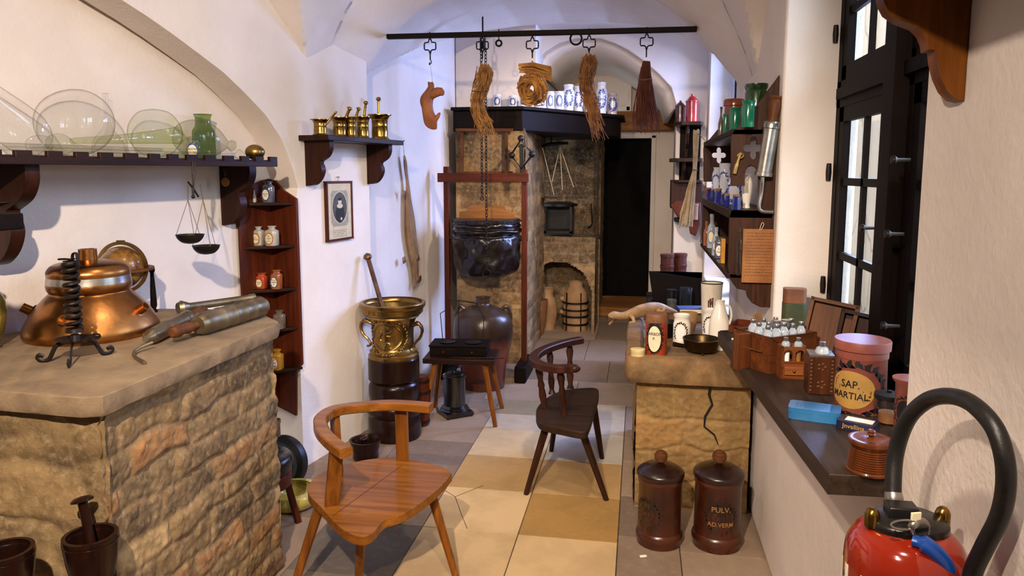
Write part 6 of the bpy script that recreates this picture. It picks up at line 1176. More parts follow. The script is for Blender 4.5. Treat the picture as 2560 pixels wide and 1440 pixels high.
mb = MB(); mb.prism([(f(1676), ry(512)), (f(1700), ry(545)), (f(1722), ry(550)), (f(1728), ry(582)), (f(1742), ry(588)), (f(1752), ry(560)), (f(1752), ry(505)), (f(1690), ry(500))], .05, Matrix(((1, 0, 0, 0), (0, 0, 1, -.26), (0, 1, 0, 0), (0, 0, 0, 1)))); mb.build('carved_apron', M['redwood'], rk, bevel=.006)
mb = MB(); mb.box(((f(1700) + f(1752)) / 2, -.01, (ry(310) + ry(540)) / 2), (f(1752) - f(1700), .02, ry(310) - ry(540))); mb.build('back_board', M['blackwood'], rk)
def can(label, px, y, w, h_, m, Y=RY - .05):
    z = ry(306) + .0005 if y < 320 else ry(546) + .0005; p = Vector((aY(px, y, Y).x, Y, z)); r, h = sized(0, w, h_, p); mb = MB(); mb.lathe([(0, 0), (r, 0), (r, h * .70), (r * 1.1, h * .71), (r * 1.1, h * .75), (r * .95, h * .78), (r * .5, h * .90), (r * .2, h * .94), (r * .22, h), (0, h)], (0, 0, 0), 24); return tag(mb.build('canister', m, auto=40), label, 'canister', loc=p)
can('bright red lidded canister on top of the stepped rack', 1729, 303, 30, 68, mottle('red_lacquer', '#7a100c', '#98201a', 8, .2, coat=.5)); can('dark brown lidded canister left of the red one on stepped rack', 1700, 303, 24, 54, mottle('dark_brown_lacquer', '#31140c', '#4c2013', 8, .3, coat=.3), RY + .03)
mb = MB(); p = Vector((aY(1738, 525, RY - .16).x, RY - .16, ry(546) + .0005)); r, h = sized(0, 15, 40, p); mb.lathe([(0, 0), (r, 0), (r, h * .85), (r * 1.1, h * .86), (r * 1.1, h), (0, h)], (0, 0, 0), 20); tag(mb.build('brown_tin', mottle('brown_tin', '#5d4430', '#7c5f45', 8, .5), auto=40), 'slim pale brown tin on the lower shelf of stepped rack', 'tin', loc=p)
# ---------------------------------------------------------------- open rack between the windows
NY, FYr, XF = 3.20, 4.58, .372
wr = thing('quatrefoil_rack', 'dark open wall rack with quatrefoil cut-outs between the two windows', 'rack', (.55, 3.8, 0)); wo = Vector((.55, 3.8, 0))
def side(Y, m, pts, holes=()):
    pr = lambda L: [((p := aY(x, y, NY)).x - .55, p.z) for x, y in L]; loops = [pr(pts)] + [pr(h) for h in holes]
    mb = MB(); mb.prism(loops, .024, Matrix(((1, 0, 0, 0), (0, 0, 1, Y - 3.8), (0, 1, 0, 0), (0, 0, 0, 1)))); return mb.build('side_board', m, wr, bevel=.002)
foil = []
for k in range(32): t = 2 * math.pi * (k + .5) / 32; rr_ = 8 + 18 * abs(math.cos(2 * t)) ** .9; foil.append((1884 + rr_ * math.cos(t), 370 + rr_ * 1.12 * math.sin(t)))
outl = [(1949, 187), (1940, 200), (1890, 265), (1850, 312), (1832, 328), (1828, 345), (1828, 465), (1862, 465), (1862, 440), (1864, 426), (1870, 418), (1879, 415), (1888, 418), (1894, 427), (1896, 442), (1896, 522), (1828, 526), (1824, 540), (1822, 600), (1820, 668), (1826, 700), (1842, 722), (1866, 727), (1868, 742), (1880, 758), (1900, 768), (1926, 769)]
RK = wood('worn_rack_wood', '#24130b', '#4a2b19', '#170c07', axis='z', rough=.45, bump=.35); side(NY, RK, outl, [foil]); side(FYr - .024, RK, outl, [foil])
for z, t_, n_ in ((aY(1830, 330, NY).z, .026, 0), (aY(1830, 535, NY).z, .038, 1), (aY(1826, 690, NY).z, .022, 2)): mb = MB(); mb.box(((XF + .55) / 2 - .55 - .004, (NY + FYr) / 2 - 3.8, z), (.55 - XF, FYr - NY - .0, t_)); mb.build('shelf', M['darkwood'], wr, bevel=.004)
zt1, zt2, zt3 = aY(1830, 330, NY).z + .0135, aY(1830, 535, NY).z + .0195, aY(1826, 690, NY).z + .0115
def onrack(px, x, z): d = ray(px, 400); return Vector((x, x * d.y / d.x, z))
GRN = mottle('green_glaze', '#0b4a34', '#147452', 6, .16, coat=.5); DGR = mottle('dark_green_glaze', '#14290f', '#2c4a1e', 7, .2, coat=.4); BRN = mottle('orange_brown_glaze', '#5a2408', '#8a4315', 6, .22, coat=.4)
def rjar(name, label, px, x, z, w, h_, m, kind=0, cat='jar', group=None, ms=None, deco=None):
    p = onrack(px, x, z); r, h = sized(0, w, h_, p); mb = MB()
    pr = {0: [(0, 0), (r * .92, 0), (r * .96, h * .06), (r, h * .8), (r * .92, h * .86), (r * 1.04, h * .93), (r * 1.04, h), (r * .9, h), (r * .86, h * .85)],
          1: [(0, 0), (r * .9, 0), (r * .93, h * .05), (r * .93, h * .78), (r * 1.06, h * .80), (r * 1.08, h * .92), (r * .95, h * .97), (0, h)],
          2: [(0, 0), (r, 0), (r, h * .45), (r * .6, h * .62), (r * .35, h * .72), (r * .35, h * .92), (r * .5, h * .94), (r * .5, h), (0, h)],
          3: [(0, 0), (r * .7, 0), (r * .72, h * .03)] + sp2([(r * .6, h * .07), (r * .95, h * .5), (r, h * .75), (r * .8, h * .88)], 4) + [(r * .7, h * .94), (r * .85, h), (r * .6, h)],
          4: [(0, 0), (r, 0), (r * .98, h * .1), (r * .78, h * .78), (r * .7, h * .82), (r * .8, h * .84), (r * .8, h), (0, h)]}[kind]
    mb.lathe(pr, (0, 0, 0), 8 if kind == 4 else 28)
    if deco: fn = wrap(r, h * .45, -110, .0015); leafring(mb, fn, r * 1.5, h * .55, 1, 14, r * .5, .6)
    return tag(mb.build(name, ms or m, auto=40), label, cat, group, loc=p)
rjar('lidded_jar', 'orange-brown lidded jar on the top shelf of quatrefoil rack', 1830, .455, zt1, 48, 94, BRN, 1); rjar('green_jar', 'large dark green glazed jar at near end of rack top shelf', 1884, .475, zt1, 54, 112, DGR)
rjar('green_jar', 'small bright green jar, farthest of the three on rack top shelf', 1811, .395, zt1, 14, 50, GRN); rjar('green_jar', 'middle-sized bright green jar in front of the orange-brown one', 1834, .405, zt1, 28, 58, GRN); rjar('green_jar', 'bright green jar in front of the large dark green one', 1866, .42, zt1, 32, 66, GRN)
rjar('dark_bottle', 'slim dark brown bottle at far end of rack top shelf', 1799, .40, zt1, 13, 74, M['smoky'], 2, 'bottle')
# middle shelf
DM = [M['delft'], M['cobalt']]
rjar('albarello', 'tall white jar with blue sprays on rack middle shelf', 1813, .47, zt2, 27, 90, None, 0, ms=DM, deco=1); rjar('delft_pitcher', 'round white pitcher with blue flowers behind the cobalt jars', 1795, .442, zt2, 26, 78, None, 3, 'pitcher', ms=DM, deco=1); rjar('delft_jar', 'broad white jar with a blue leaf garland at near end of rack', 1841, .455, zt2, 40, 66, None, 3, ms=DM, deco=1); rjar('white_vase', 'slender plain white vase at near end of rack middle shelf', 1870, .455, zt2, 26, 82, M['white'], 3, 'vase')
BLU = mottle('cobalt_glass_jar', '#0b1350', '#1a2a8a', 6, .1, coat=.6)
for i, (px, x, w, h_, l) in enumerate(((1775, .385, 15, 30, 'cobalt blue jar farthest along rack middle shelf'), (1785, .40, 12, 28, 'cobalt blue jar, second from far end of rack'), (1799, .392, 20, 36, 'cobalt blue jar, third from far end of rack'), (1810, .388, 12, 30, 'cobalt blue jar, fourth from far end of rack'), (1822, .388, 13, 32, 'cobalt blue jar, just behind the nearest one'), (1845, .395, 24, 38, 'largest and nearest cobalt blue jar on rack middle shelf'))):
    p = onrack(px, x, zt2); r, h = sized(0, w, h_, p); o = thing('cobalt_jar', l, 'jar', p, R(22 + 15 * i), 'cobalt jars on the rack'); mb = MB(); mb.lathe([(0, 0), (r, 0), (r * .98, h * .1), (r * .8, h * .8), (r * .7, h * .84), (r * .7, h * .86), (0, h * .86)], (0, 0, 0), 8); mb.build('glass_body', BLU, o, auto=30); mb = MB(); mb.lathe([(0, h * .86), (r * .78, h * .86), (r * .8, h * .99), (0, h)], (0, 0, 0), 16); mb.build('cork', M['tanwood'], o)
rjar('small_red_jar', 'tiny reddish jar at the far end of rack middle shelf', 1770, .392, zt2, 10, 26, RED, 1)
# bottom shelf
for px, x, w, h_, m, l, lab in ((1764, .385, 15, 60, M['smoky'], 'dim glass bottle farthest on rack bottom shelf', 0), (1772, .384, 15, 62, M['powderbrown'], 'amber-filled glass jar near far end of rack bottom shelf', 0), (1785, .40, 22, 86, M['medglass'], 'tall clear glass bottle with stopper on rack bottom shelf', 1), (1797, .388, 20, 72, M['medglass'], 'clear square bottle behind the one labelled S THU', 1)):
    p = onrack(px, x, zt3); r, h = sized(0, w, h_, p); mb = MB(); mb.lathe(bottle_prof(r, h * .88, r * .4, h * .16), (0, 0, 0), 24); mb.lathe([(0, h * .86), (r * .36, h * .86), (r * .5, h * .93), (r * .45, h), (0, h)], (0, 0, 0), 16)
    if lab: patch(mb, wrap(r, h * .34, -100, .001), r * 1.1, h * .3, 1); leafring(mb, wrap(r, h * .34, -100, .0015), r * 1.2, h * .33, 2, 12, r * .3)
    tag(mb.build('glass_bottle', [m, M['paper'], M['cobalt']], auto=45), l, 'bottle', 'bottles on the rack bottom shelf', loc=p)
square_jar('drug_jar', 'glass drug jar labelled S THU with a blue border on rack bottom shelf', M['powdergrey'], .042, .108, onrack(1805, .392, zt3), ('S', 'THU'), labm='white', rz=R(-8))
mb = MB(); mb.box((0, 0, .058), (.018, .04, .115)); tag(mb.build('yellow_box', mottle('yellow_card', '#a8741c', '#c8922f', 10, .6), bevel=.001), 'narrow upright yellow carton at near end of rack bottom shelf', 'box', loc=onrack(1813, .388, zt3) + Vector((0, -.03, .0005)))
# things hung on the rack's near board
def BN(x, y, d=.0): return aY(x, y, NY - .004 - d)
a, b = BN(1942, 240, .035), BN(1908, 440, .03); sy = thing('hanging_syringe', 'pewter syringe with a turned handle hanging on the near board of rack', 'syringe', a); Q = zq(b - a); L = (b - a).length; kk = 3.2 / FPX
mb = MB(); mb.lathe([(0, L * .32), (19 * kk, L * .32), (21 * kk, L * .34), (21 * kk, L * .40), (18 * kk, L * .41), (18 * kk, L * .95), (20 * kk, L * .955), (20 * kk, L), (0, L)], (0, 0, 0), 28, Q); mb.build('barrel', M['tin'], sy, auto=40)
mb = MB(); mb.lathe([(0, 0), (14 * kk, 0), (16 * kk, L * .02), (13 * kk, L * .05), (17 * kk, L * .12), (12 * kk, L * .24), (14 * kk, L * .3), (14 * kk, L * .33), (0, L * .33)], (0, 0, 0), 24, Q); mb.build('handle', M['brownz'], sy, auto=40)
mb = MB(); mb.tube(spline([b - a + Vector((0, 0, .01)), BN(1906, 452, .03) - a, BN(1904, 480, .02) - a, BN(1898, 515, .02) - a, BN(1905, 528, .02) - a, BN(1933, 530, .02) - a], 5), [14 * kk] * 3 + [5 * kk] * 23, 10); mb.build('nozzle', M['tin'], sy)
mb = MB(); mb.tube([BN(1926, 262, .03) - a, BN(1922, 298, .01) - a], .0014, 5); mb.build('string', M['cord'], sy)
c = BN(1896, 640, .012); pb = thing('written_board', 'tan board with faded handwriting hung by a string on near rack board', 'notice', c); w_, h_ = (BN(1937, 640) - BN(1856, 640)).length, (BN(1896, 572) - BN(1896, 706)).length
t = NT('old_vellum'); v = t.map(1.0); col = t.ramp(t.noise(v, 9, 5, .6), [(.35, srgb('#7a4a22')), (.7, srgb('#996434'))]); PM = t.pbr(col, .5, 0, None, .3)
mb = MB(); mb.box((0, 0, 0), (w_, .010, h_)); mb.m = 1; rr = random.Random(5)
for k in range(15):
    x = -w_ * .42 + rr.random() * .006; z = h_ * (.42 - .056 * k)
    while x < w_ * .40: l_ = rr.uniform(.004, .014); mb.add([(x, -.0055, z), (x + l_, -.0055, z + rr.uniform(-.0006, .0006)), (x + l_, -.0055, z + .0016), (x, -.0055, z + .0016)], [(0, 1, 2, 3)], False); x += l_ + .003
mb.build('board', [PM, M['ink']], pb, bevel=.001); mb = MB(); mb.tube(spline([(0, -.006, h_ * .48), (.004, -.004, h_ * .56), (.010, -.002, h_ * .62), (.016, -.003, h_ * .58), (.006, -.006, h_ * .49)], 4), .0014, 5); mb.build('string', M['cord'], pb)
a = BN(1845, 690, .014); b = BN(1845, 565, .014); mb = MB(); L = (b - a).length; mb.lathe([(0, 0), (.010, .002), (.0135, .012), (.0135, L * .68), (.006, L * .78), (.0045, L * .96), (.007, L), (.004, L)], (0, 0, 0), 20); tag(mb.build('glass_ampoule', M['palegreen'], auto=50), 'tall narrow glass tube tied to the near rack board beside written board', 'tube', loc=a)
mb = MB(); a = BN(1852, 382, .012); mb.tube(spline([(0, 0, 0), (.01, 0, -.012), (0, 0, -.022), (-.012, 0, -.012), (0, 0, 0), (-.012, 0, -.04), (-.022, 0, -.085)], 5), [.004] * 20 + [.006] * 6 + [.009] * 5, 8); tag(mb.build('brass_ornament', M['bronze']), 'small brass key-like ornament hung on near rack board', 'ornament', loc=a)
# bundle of pale rushes hanging beside the rack
rr = random.Random(12); rb_ = aY(1742, 322, 4.72); ru = thing('rush_bundle', 'bundle of long pale rushes hanging head down beside far end of rack', 'rushes', rb_); mb = MB(); q = lambda x, y, d: aY(x, y, 4.72 + d) - rb_
for k in range(60):
    u, w_ = rr.uniform(-1, 1), rr.uniform(-1, 1); mb.tube([q(1741 + 7 * u, 322 + rr.uniform(0, 25), .03 * w_), q(1737 + 4 * u, 425, .02 * w_), q(1727 + 11 * u, 480, .04 * w_), q(1716 + 18 * u, 545 + rr.uniform(-12, 25), .05 * w_)], .0032, 4)
mb.build('stalks', mottle('pale_rush', '#a08a68', '#c9b594', 14, .8), ru)['kind'] = 'stuff'; mb = MB(); c = q(1737, 425, 0); mb.tube([c + Vector((.016 * math.cos(t * .4), .026 * math.sin(t * .4), 0)) for t in range(16)], .003, 6, True); mb.build('tie', M['twine'], ru); mb = MB(); mb.tube([q(1741, 330, 0), Vector((.378, FYr - .004, aY(1757, 352, FYr).z)) - rb_], .002, 5); mb.build('string', M['twine'], ru)
# ---------------------------------------------------------------- window sill plank and its crowd
SZ = .962; t_ = .046; mb = MB(); mb.prism([(.409, 1.60), (.53, 1.605), (.75, 1.62), (.75, 3.12), (.54, 3.12), (.335, 3.05), (.322, 3.02)], t_, Matrix.Translation((0, 0, SZ - t_)))
sl = mb.build('sill_plank', wood('dark_sill_plank', '#1e1612', '#3b2d24', '#15100d', axis='y', rough=.42, bump=.5), bevel=.006); tag(sl, 'thick dark plank forming the deep sill of near window', 'sill'); ZS = SZ + .0005
def kS(p): return (Vector(p) - EYE).dot(FW) / FPX
# red jar lettered SAP. MARTIAL
p = aZ(2147, 1022, ZS); k = kS(p); r = 61 * k; h = aP(2140, 842, p, FW).z - ZS; mb = MB(); REDJ = mottle('dull_red_paint', '#74382c', '#8f5040', 7, .5, 0, .15, 60)
mb.lathe([(0, 0), (r * .98, 0), (r * 1.0, h * .01), (r * .95, h * .74), (r * .97, h * .75), (r * .99, h * .77), (r * .99, h * .86), (r * 1.06, h * .87), (r * 1.07, h * .985), (r * 1.05, h), (0, h)], (0, 0, 0), 44)
rf = lambda z: r * (1 - .05 * z / (h * .74)); fn = wrap(rf, h * .34, -128, .0008); patch(mb, fn, r * 1.9, h * .52, 1); leafring(mb, wrap(rf, h * .34, -118, .0014), r * 2.1, h * .62, 2, 22, r * .42, .5, (2.2, 4.0)); f2 = wrap(rf, h * .34, -122, .002)
mb.text('SAP.', r * .42, lambda x, y: f2(x - r * .10, y + r * .22), 2, .95, .012); mb.text('MARTIAL:', r * .38, lambda x, y: f2(x - r * .10, y - r * .24), 2, .95, .012)
tag(mb.build('painted_drug_jar', [REDJ, mottle('ochre_label', '#8f6c30', '#a8843f', 8, .5), M['black']], auto=40), 'large dull red jar lettered SAP MARTIAL with black leaves, on the sill', 'jar', loc=p)
p = Vector((.66, 2.02, ZS)); p = aX(2272, 1000, .655); p.z = ZS; k = kS(p); mb = MB(); r = 38 * k; h = aP(2272, 940, p, FW).z - ZS; mb.lathe([(0, 0), (r * .8, 0), (r * .84, h * .9), (r * 1.05, h * .97), (r * 1.05, h), (0, h)], (0, 0, 0), 32); patch(mb, wrap(r * .84, h * .45, -125, .001), r * 1.0, h * .4, 1); leafring(mb, wrap(r * .84, h * .45, -125, .0015), r * 1.1, h * .45, 1, 14, r * .3)
tag(mb.build('painted_drug_jar', [REDJ, M['black']], auto=40), 'second dull red jar half hidden by the wall edge beside large one', 'jar', loc=p)
# medicine chest with bottles
a, b, c = aZ(1924, 936, ZS), aZ(1868, 905, ZS), aZ(2052, 916, ZS); u = (c - a); u.z = 0; w_ = .20; dp_ = .17; ang = math.atan2(u.y, u.x); hC = .118
mc = thing('medicine_chest', 'open red-brown travelling medicine chest full of capped glass bottles on sill', 'chest', a, ang); mb = MB()
for c_, d_ in (((w_ / 2, .005, hC / 2), (w_, .010, hC)), ((w_ / 2, dp_ - .005, hC / 2), (w_, .010, hC)), ((.005, dp_ / 2, hC / 2), (.010, dp_, hC)), ((w_ - .005, dp_ / 2, hC / 2), (.010, dp_, hC)), ((w_ / 2, dp_ / 2, .006), (w_, dp_, .012))): mb.box(c_, d_)
mb.build('case', wood('mahogany', '#3f1f10', '#613519', '#2c150a', axis='x', rough=.35), mc, bevel=.002); mb = MB(); mb.box((w_ / 2, dp_ / 2, hC - .014), (w_ - .02, dp_ - .02, .006)); mb.build('velvet_tray', mottle('faded_grey_velvet', '#4b4d57', '#70727c', 20, .9), mc)
mb = MB(); mb.box((-.03, dp_ * .55, hC / 2), (.055, dp_ * .12, hC)); mb.build('opened_side_door', wood('mahogany_side', '#3f1f10', '#613519', '#2c150a', axis='z', rough=.35), mc, bevel=.002); mb = MB(); mb.tube([(-.0035, dp_ * .5, hC * .55), (-.0035, dp_ * .2, hC * .55)], .003, 6); mb.build('bolt', M['brass'], mc)
MC = Matrix.Rotation(ang, 3, 'Z'); pr0 = [(.02, .035, 1.0), (.052, .030, 1.1), (.088, .035, 1.15), (.125, .032, .9), (.165, .035, 1.0), (.03, .085, 1.0), (.065, .078, 1.0), (.105, .085, .7), (.145, .080, .7), (.175, .088, 1.0), (.05, .132, 1.05), (.10, .135, .95), (.15, .132, .95)]
btl = None; wh = ['front row, first from left', 'front row, second from left', 'front row, third from left and largest', 'front row, fourth from left', 'front row, right end', 'middle row, left end', 'middle row, second', 'middle row, squat metal one', 'middle row, second metal one', 'middle row, right end', 'back row, left', 'back row, centre', 'back row, right']
for (x, y, s_), l in zip(pr0, wh):
    loc = a + MC @ Vector((x, y, 0)) + Vector((0, 0, hC - .0105)); met = s_ == .7; o = thing('chest_bottle', '%s bottle in medicine chest, %s' % ('capped metal' if met else 'round glass', l), 'bottle', loc, 0, 'bottles in the medicine chest')
    r = .0155 * s_ if not met else .015; hb_ = .030 * s_ if not met else .034; mb = MB(); mb.lathe([(0, 0), (r * .9, 0), (r, .004)] + (sp2([(r, .006), (r * .95, hb_ * .5), (r * .55, hb_ * .85), (r * .4, hb_)], 3) if not met else [(r, hb_ * .8), (r * .96, hb_)]) + [(0, hb_)], (0, 0, 0), 20); mb.build('body', M['tin'] if met else M['medglass'] if 'medglass' in M else M.setdefault('medglass', mottle('bluish_glass', '#7d8790', '#b5bcc2', 9, .06, coat=.8)), o, auto=50); mb = MB(); mb.lathe([(0, hb_), (r * .5, hb_), (r * .56, hb_ + .003), (r * .56, hb_ + .010), (r * .5, hb_ + .012), (0, hb_ + .0125)] if not met else [(0, hb_), (r * 1.05, hb_), (r * 1.05, hb_ + .008), (0, hb_ + .009)], (0, 0, 0), 18); mb.build('cap', M['tin'], o, auto=40)
# little cabinet with two arches and a drawer, and flowered box
a2 = aZ(1946, 938, ZS) + Vector((.0, -.10, 0)); a2 = aZ(1950, 948, ZS); an2 = R(3); cw, cdp, chh = .078, .06, .102
lc = thing('vial_cabinet', 'tiny wooden cabinet with two arched openings and one drawer, before medicine chest', 'cabinet', a2, an2); mb = MB()
ar = lambda cx: [(cx - .013, .056)] + [(cx + .013 * math.cos(R(180 - 18 * k)), .080 + .013 * math.sin(R(180 - 18 * k))) for k in range(11)] + [(cx + .013, .056)]
mb.prism([[(0, 0), (cw, 0), (cw, chh), (0, chh)], ar(cw * .28), ar(cw * .72)], .008, Matrix(((1, 0, 0, 0), (0, 0, 1, 0), (0, 1, 0, 0), (0, 0, 0, 1)))); mb.box((.004, cdp / 2, chh / 2), (.008, cdp, chh)); mb.box((cw - .004, cdp / 2, chh / 2), (.008, cdp, chh)); mb.box((cw / 2, cdp - .003, chh / 2), (cw, .006, chh)); mb.box((cw / 2, cdp / 2, .004), (cw, cdp, .008)); mb.box((cw / 2, cdp / 2, .052), (cw - .012, cdp, .004)); mb.build('case', wood('chestnut', '#552b14', '#7c4522', '#3c1c0c', axis='x', rough=.4), lc, bevel=.001)
mb = MB(); mb.box((cw / 2, -.002, .028), (cw * .72, .008, .026)); dw = mb.build('drawer', wood('chestnut_drawer', '#6a3a1c', '#8d5630', '#4c260f', axis='x', rough=.4), lc, bevel=.001); mb = MB(); mb.ball((cw / 2, -.008, .028), .0045, 10, 6); mb.build('knob', M['brass'], dw)
for x, m, l in ((cw * .28, M['white'], 'left'), (cw * .72, M['tanwood'], 'right')): mb = MB(); mb.lathe([(0, 0), (.009, 0), (.009, .026), (0, .028)], (0, 0, 0), 14); tag(mb.build('vial', m), 'tiny vial in the %s arched opening of little cabinet' % l, 'vial', loc=a2 + Matrix.Rotation(an2, 3, 'Z') @ Vector((x, .022, .0545)))
for x, l in ((cw * .26, 'left'), (cw * .74, 'right')): o = thing('capped_vial', 'round glass vial with metal cap, %s one sunk in top of little cabinet' % l, 'bottle', a2 + Matrix.Rotation(an2, 3, 'Z') @ Vector((x, .030, .080)), 0, 'capped vials'); mb = MB(); mb.lathe([(0, 0), (.012, 0), (.0135, .022), (.012, .03), (.006, .036), (0, .036)], (0, 0, 0), 18); mb.build('body', M['medglass'], o, auto=50); mb = MB(); mb.lathe([(0, .036), (.0075, .036), (.0075, .046), (0, .047)], (0, 0, 0), 16); mb.build('cap', M['tin'], o)
a3 = aZ(2018, 985, ZS); an3 = R(-4); fb = thing('flowered_box', 'dark wooden bottle box with carved flowers beside the large red jar', 'box', a3, an3); bw2, bd2, bh2 = .072, .075, .112
mb = MB(); mb.box((bw2 / 2, bd2 / 2, bh2 / 2), (bw2, bd2, bh2)); mb.build('case', wood('dark_walnut', '#2c160b', '#4a2814', '#1c0e07', axis='z', rough=.4), fb, bevel=.002); mb = MB()
for x in (.008, bw2 - .008):
    for z in range(9): mb.ball((x, -.001, .012 + z * .011), .0038, 8, 4, (1, .5, 1))
for x, z in ((bw2 / 2, .082), (bw2 / 2, .03)):
    for t in range(5): mb.ball((x + .009 * math.cos(t * 1.257), -.001, z + .009 * math.sin(t * 1.257)), .0045, 8, 4, (1, .5, 1))
mb.build('carving', M['brown'], fb)['kind'] = 'stuff'; mb = MB(); mb.box((bw2 / 2, bd2 / 2, bh2 + .002), (bw2 * .94, bd2 * .94, .004)); mb.build('top_plate', M['tin'], fb)
R3 = Matrix.Rotation(an3, 3, 'Z'); p = a3 + R3 @ Vector((bw2 * .55, bd2 * .4, 0)) + Vector((0, 0, bh2 + .0045)); o = thing('capped_bottle', 'flat-shouldered glass bottle with metal cap on top of flowered box', 'bottle', p); mb = MB(); mb.lathe([(0, 0), (.02, 0)] + sp2([(.021, .003), (.016, .016), (.008, .02)], 3) + [(0, .02)], (0, 0, 0), 20); mb.build('body', M['medglass'], o, auto=50); mb = MB(); mb.lathe([(0, .02), (.009, .02), (.009, .033), (0, .034)], (0, 0, 0), 16); mb.build('cap', M['tin'], o)
# leaning lids behind the chest
for nm, l, px, y, X, w_, h_, tilt, m in (('leaning_lid', 'tall brown wooden box lid leaning on the window behind medicine chest', 2058, 832, .61, .15, .215, -12, 'brownz'), ('leaning_lid', 'darker box lid leaning on the window beside large red jar', 2124, 868, .69, .11, .185, -8, 'darkwoodz')):
    p = aX(px, y, X); p.z = ZS; o = thing(nm, l, 'lid', p, 0, None, (R(tilt), R(8), R(-22))); mb = MB(); mb.box((0, 0, h_ / 2), (w_, .012, h_)); mb.build('panel', M[m], o, bevel=.001); mb = MB()
    for z in (.006, h_ - .006): mb.box((0, -.017, z), (w_, .028, .012))
    for x in (-w_ / 2 + .006, w_ / 2 - .006): mb.box((x, -.017, h_ / 2), (.012, .028, h_))
    mb.build('rim_frame', M['brown'] if m == 'brownz' else M['darkwood'], o, bevel=.001)
# green and brown tins, tray box, paper scrap
p = aZ(1985, 852, ZS); p = aX(1983, 812, .60); p.z = ZS; k = kS(p)
def otin(name, label, m, z, w, h, dx=0): mb = MB(); pts = rrect(-w / 2, -w * .36, w / 2, w * .36, w * .2, 4); mb.prism(pts, h, I4); return tag(mb.build(name, m, bevel=.002), label, 'tin', loc=p + Vector((dx, 0, z)), rz=R(-6))
otin('green_tin', 'dark green lidded tin under the brown one in window corner', mottle('green_paint', '#2c3218', '#3f4724', 8, .5), 0, 56 * k, 86 * k); otin('brown_tin', 'brown paper-patched tin stacked on the dark green one', mottle('brown_lacquer', '#5b3420', '#7b4d31', 8, .45), 86 * k + .0005, 54 * k, 36 * k)
p = aZ(1850, 828, ZS); tb = thing('tray_box', 'shallow open wooden box with its lid tilted on it at far end of sill', 'box', p + Vector((.02, .03, 0)), R(70)); mb = MB()
for c_, d_ in (((0, 0, .003), (.15, .09, .006)), ((0, -.043, .014), (.15, .005, .028)), ((0, .043, .014), (.15, .005, .028)), ((-.073, 0, .014), (.005, .09, .028)), ((.073, 0, .014), (.005, .09, .028))): mb.box(c_, d_)
mb.build('tray', M['redwoodx'], tb, bevel=.001); mb = MB(); mb.box((.0, -.058, .038), (.12, .006, .075), 0, R(-18)); mb.build('lid', M['tanwood'], tb, bevel=.001)
mb = MB(); mb.box((0, 0, .003), (.05, .032, .006), R(30)); mb.box((.012, .008, .0085), (.03, .02, .004), R(55)); tag(mb.build('folded_paper', M['paper'], bevel=.001), 'small folded cream paper on the sill left of medicine chest', 'paper', loc=aZ(1848, 850, ZS))
# blue tin, dark tin, screw jar, glass jar
p = aZ(2032, 1050, ZS); bt = thing('blue_tin', 'bright blue hinged flat tin lying near the front of sill', 'tin', p + Vector((.008, .02, 0)), R(-16)); pts = rrect(-.062, -.036, .062, .036, .010, 4); mb = MB(); mb.prism(pts, .018, I4); BLT = mottle('light_blue_paint', '#16527f', '#276c9e', 8, .35, coat=.2); mb.build('tray', BLT, bt, bevel=.0015); mb = MB(); mb.prism([(x * 1.015, y * 1.02) for x, y in pts], .012, Matrix.Translation((0, 0, .0185))); mb.m = 1
rr = random.Random(2)
for kx in range(5):
    for j in range(10): x = -.045 + j * .009; mb.add([(x, -.018 + kx * .009, .0309), (x + .0055, -.018 + kx * .009, .0309), (x + .0055, -.0155 + kx * .009, .0309), (x, -.0155 + kx * .009, .0309)], [(0, 1, 2, 3)], False)
mb.build('lid', [BLT, flat('blue_print', '#1d5f8e', .5)], bt)
p = aZ(2128, 1075, ZS) + Vector((.018, .012, 0)); dt = MB(); dt.prism(rrect(-.045, -.028, .045, .028, .006, 3), .022, I4); dt.m = 1; dt.add([(-.028, -.016, .0224), (.036, -.016, .0224), (.036, .018, .0224), (-.028, .018, .0224)], [(0, 1, 2, 3)], False); dt.m = 2; dt.text('Jnvallina', .016, lambda x, y: Vector((x - .004, -.0285, .011 + y)), 2, 1.0, .01); tag(dt.build('pastille_tin', [mottle('navy_tin', '#121428', '#1d2140', 8, .3, coat=.3), M['white'], M['gold']]), 'small navy tin with gilt script between blue tin and turned jar', 'tin', loc=p, rz=R(-28))
p = aZ(2176, 1180, ZS) + Vector((.0, .01, 0)); k = kS(p); r = 54 * k; zz = lambda y: aP(2176, y, p, FW).z - ZS; hj = zz(1090); tj = thing('turned_wooden_jar', 'reddish turned wooden jar with ringed sides and a small knob, sill front', 'jar', p); mb = MB(); pr = [(0, 0), (r * 1.0, 0), (r * 1.02, hj * .05), (r * .98, hj * .10)]
for i in range(9): z = hj * (.12 + .066 * i); w = r * (.96 - .012 * i); pr += [(w * .93, z), (w, z + hj * .018), (w, z + hj * .042), (w * .93, z + hj * .06)]
pr += [(r * .84, hj * .74), (r * .90, hj * .80), (r * .97, hj * .86), (r * .97, hj * .93)]; mb.lathe(pr + [(0, hj * .93)], (0, 0, 0), 40); TJ = wood('turned_cherry', '#46220e', '#6b381a', '#33180a', axis='z', rough=.3, coat=.2); mb.build('body', TJ, tj, auto=30)
mb = MB(); mb.lathe([(0, hj * .93), (r * .98, hj * .93), (r * .96, hj * .98), (r * .7, hj * 1.0), (r * .66, hj * .99), (r * .4, hj * 1.02), (r * .1, hj * 1.03), (r * .12, hj * 1.06), (r * .2, hj * 1.10), (r * .14, hj * 1.14), (r * .19, hj * 1.19), (r * .12, hj * 1.24), (0, hj * 1.25)], (0, 0, 0), 36); mb.build('lid', TJ, tj, auto=30)
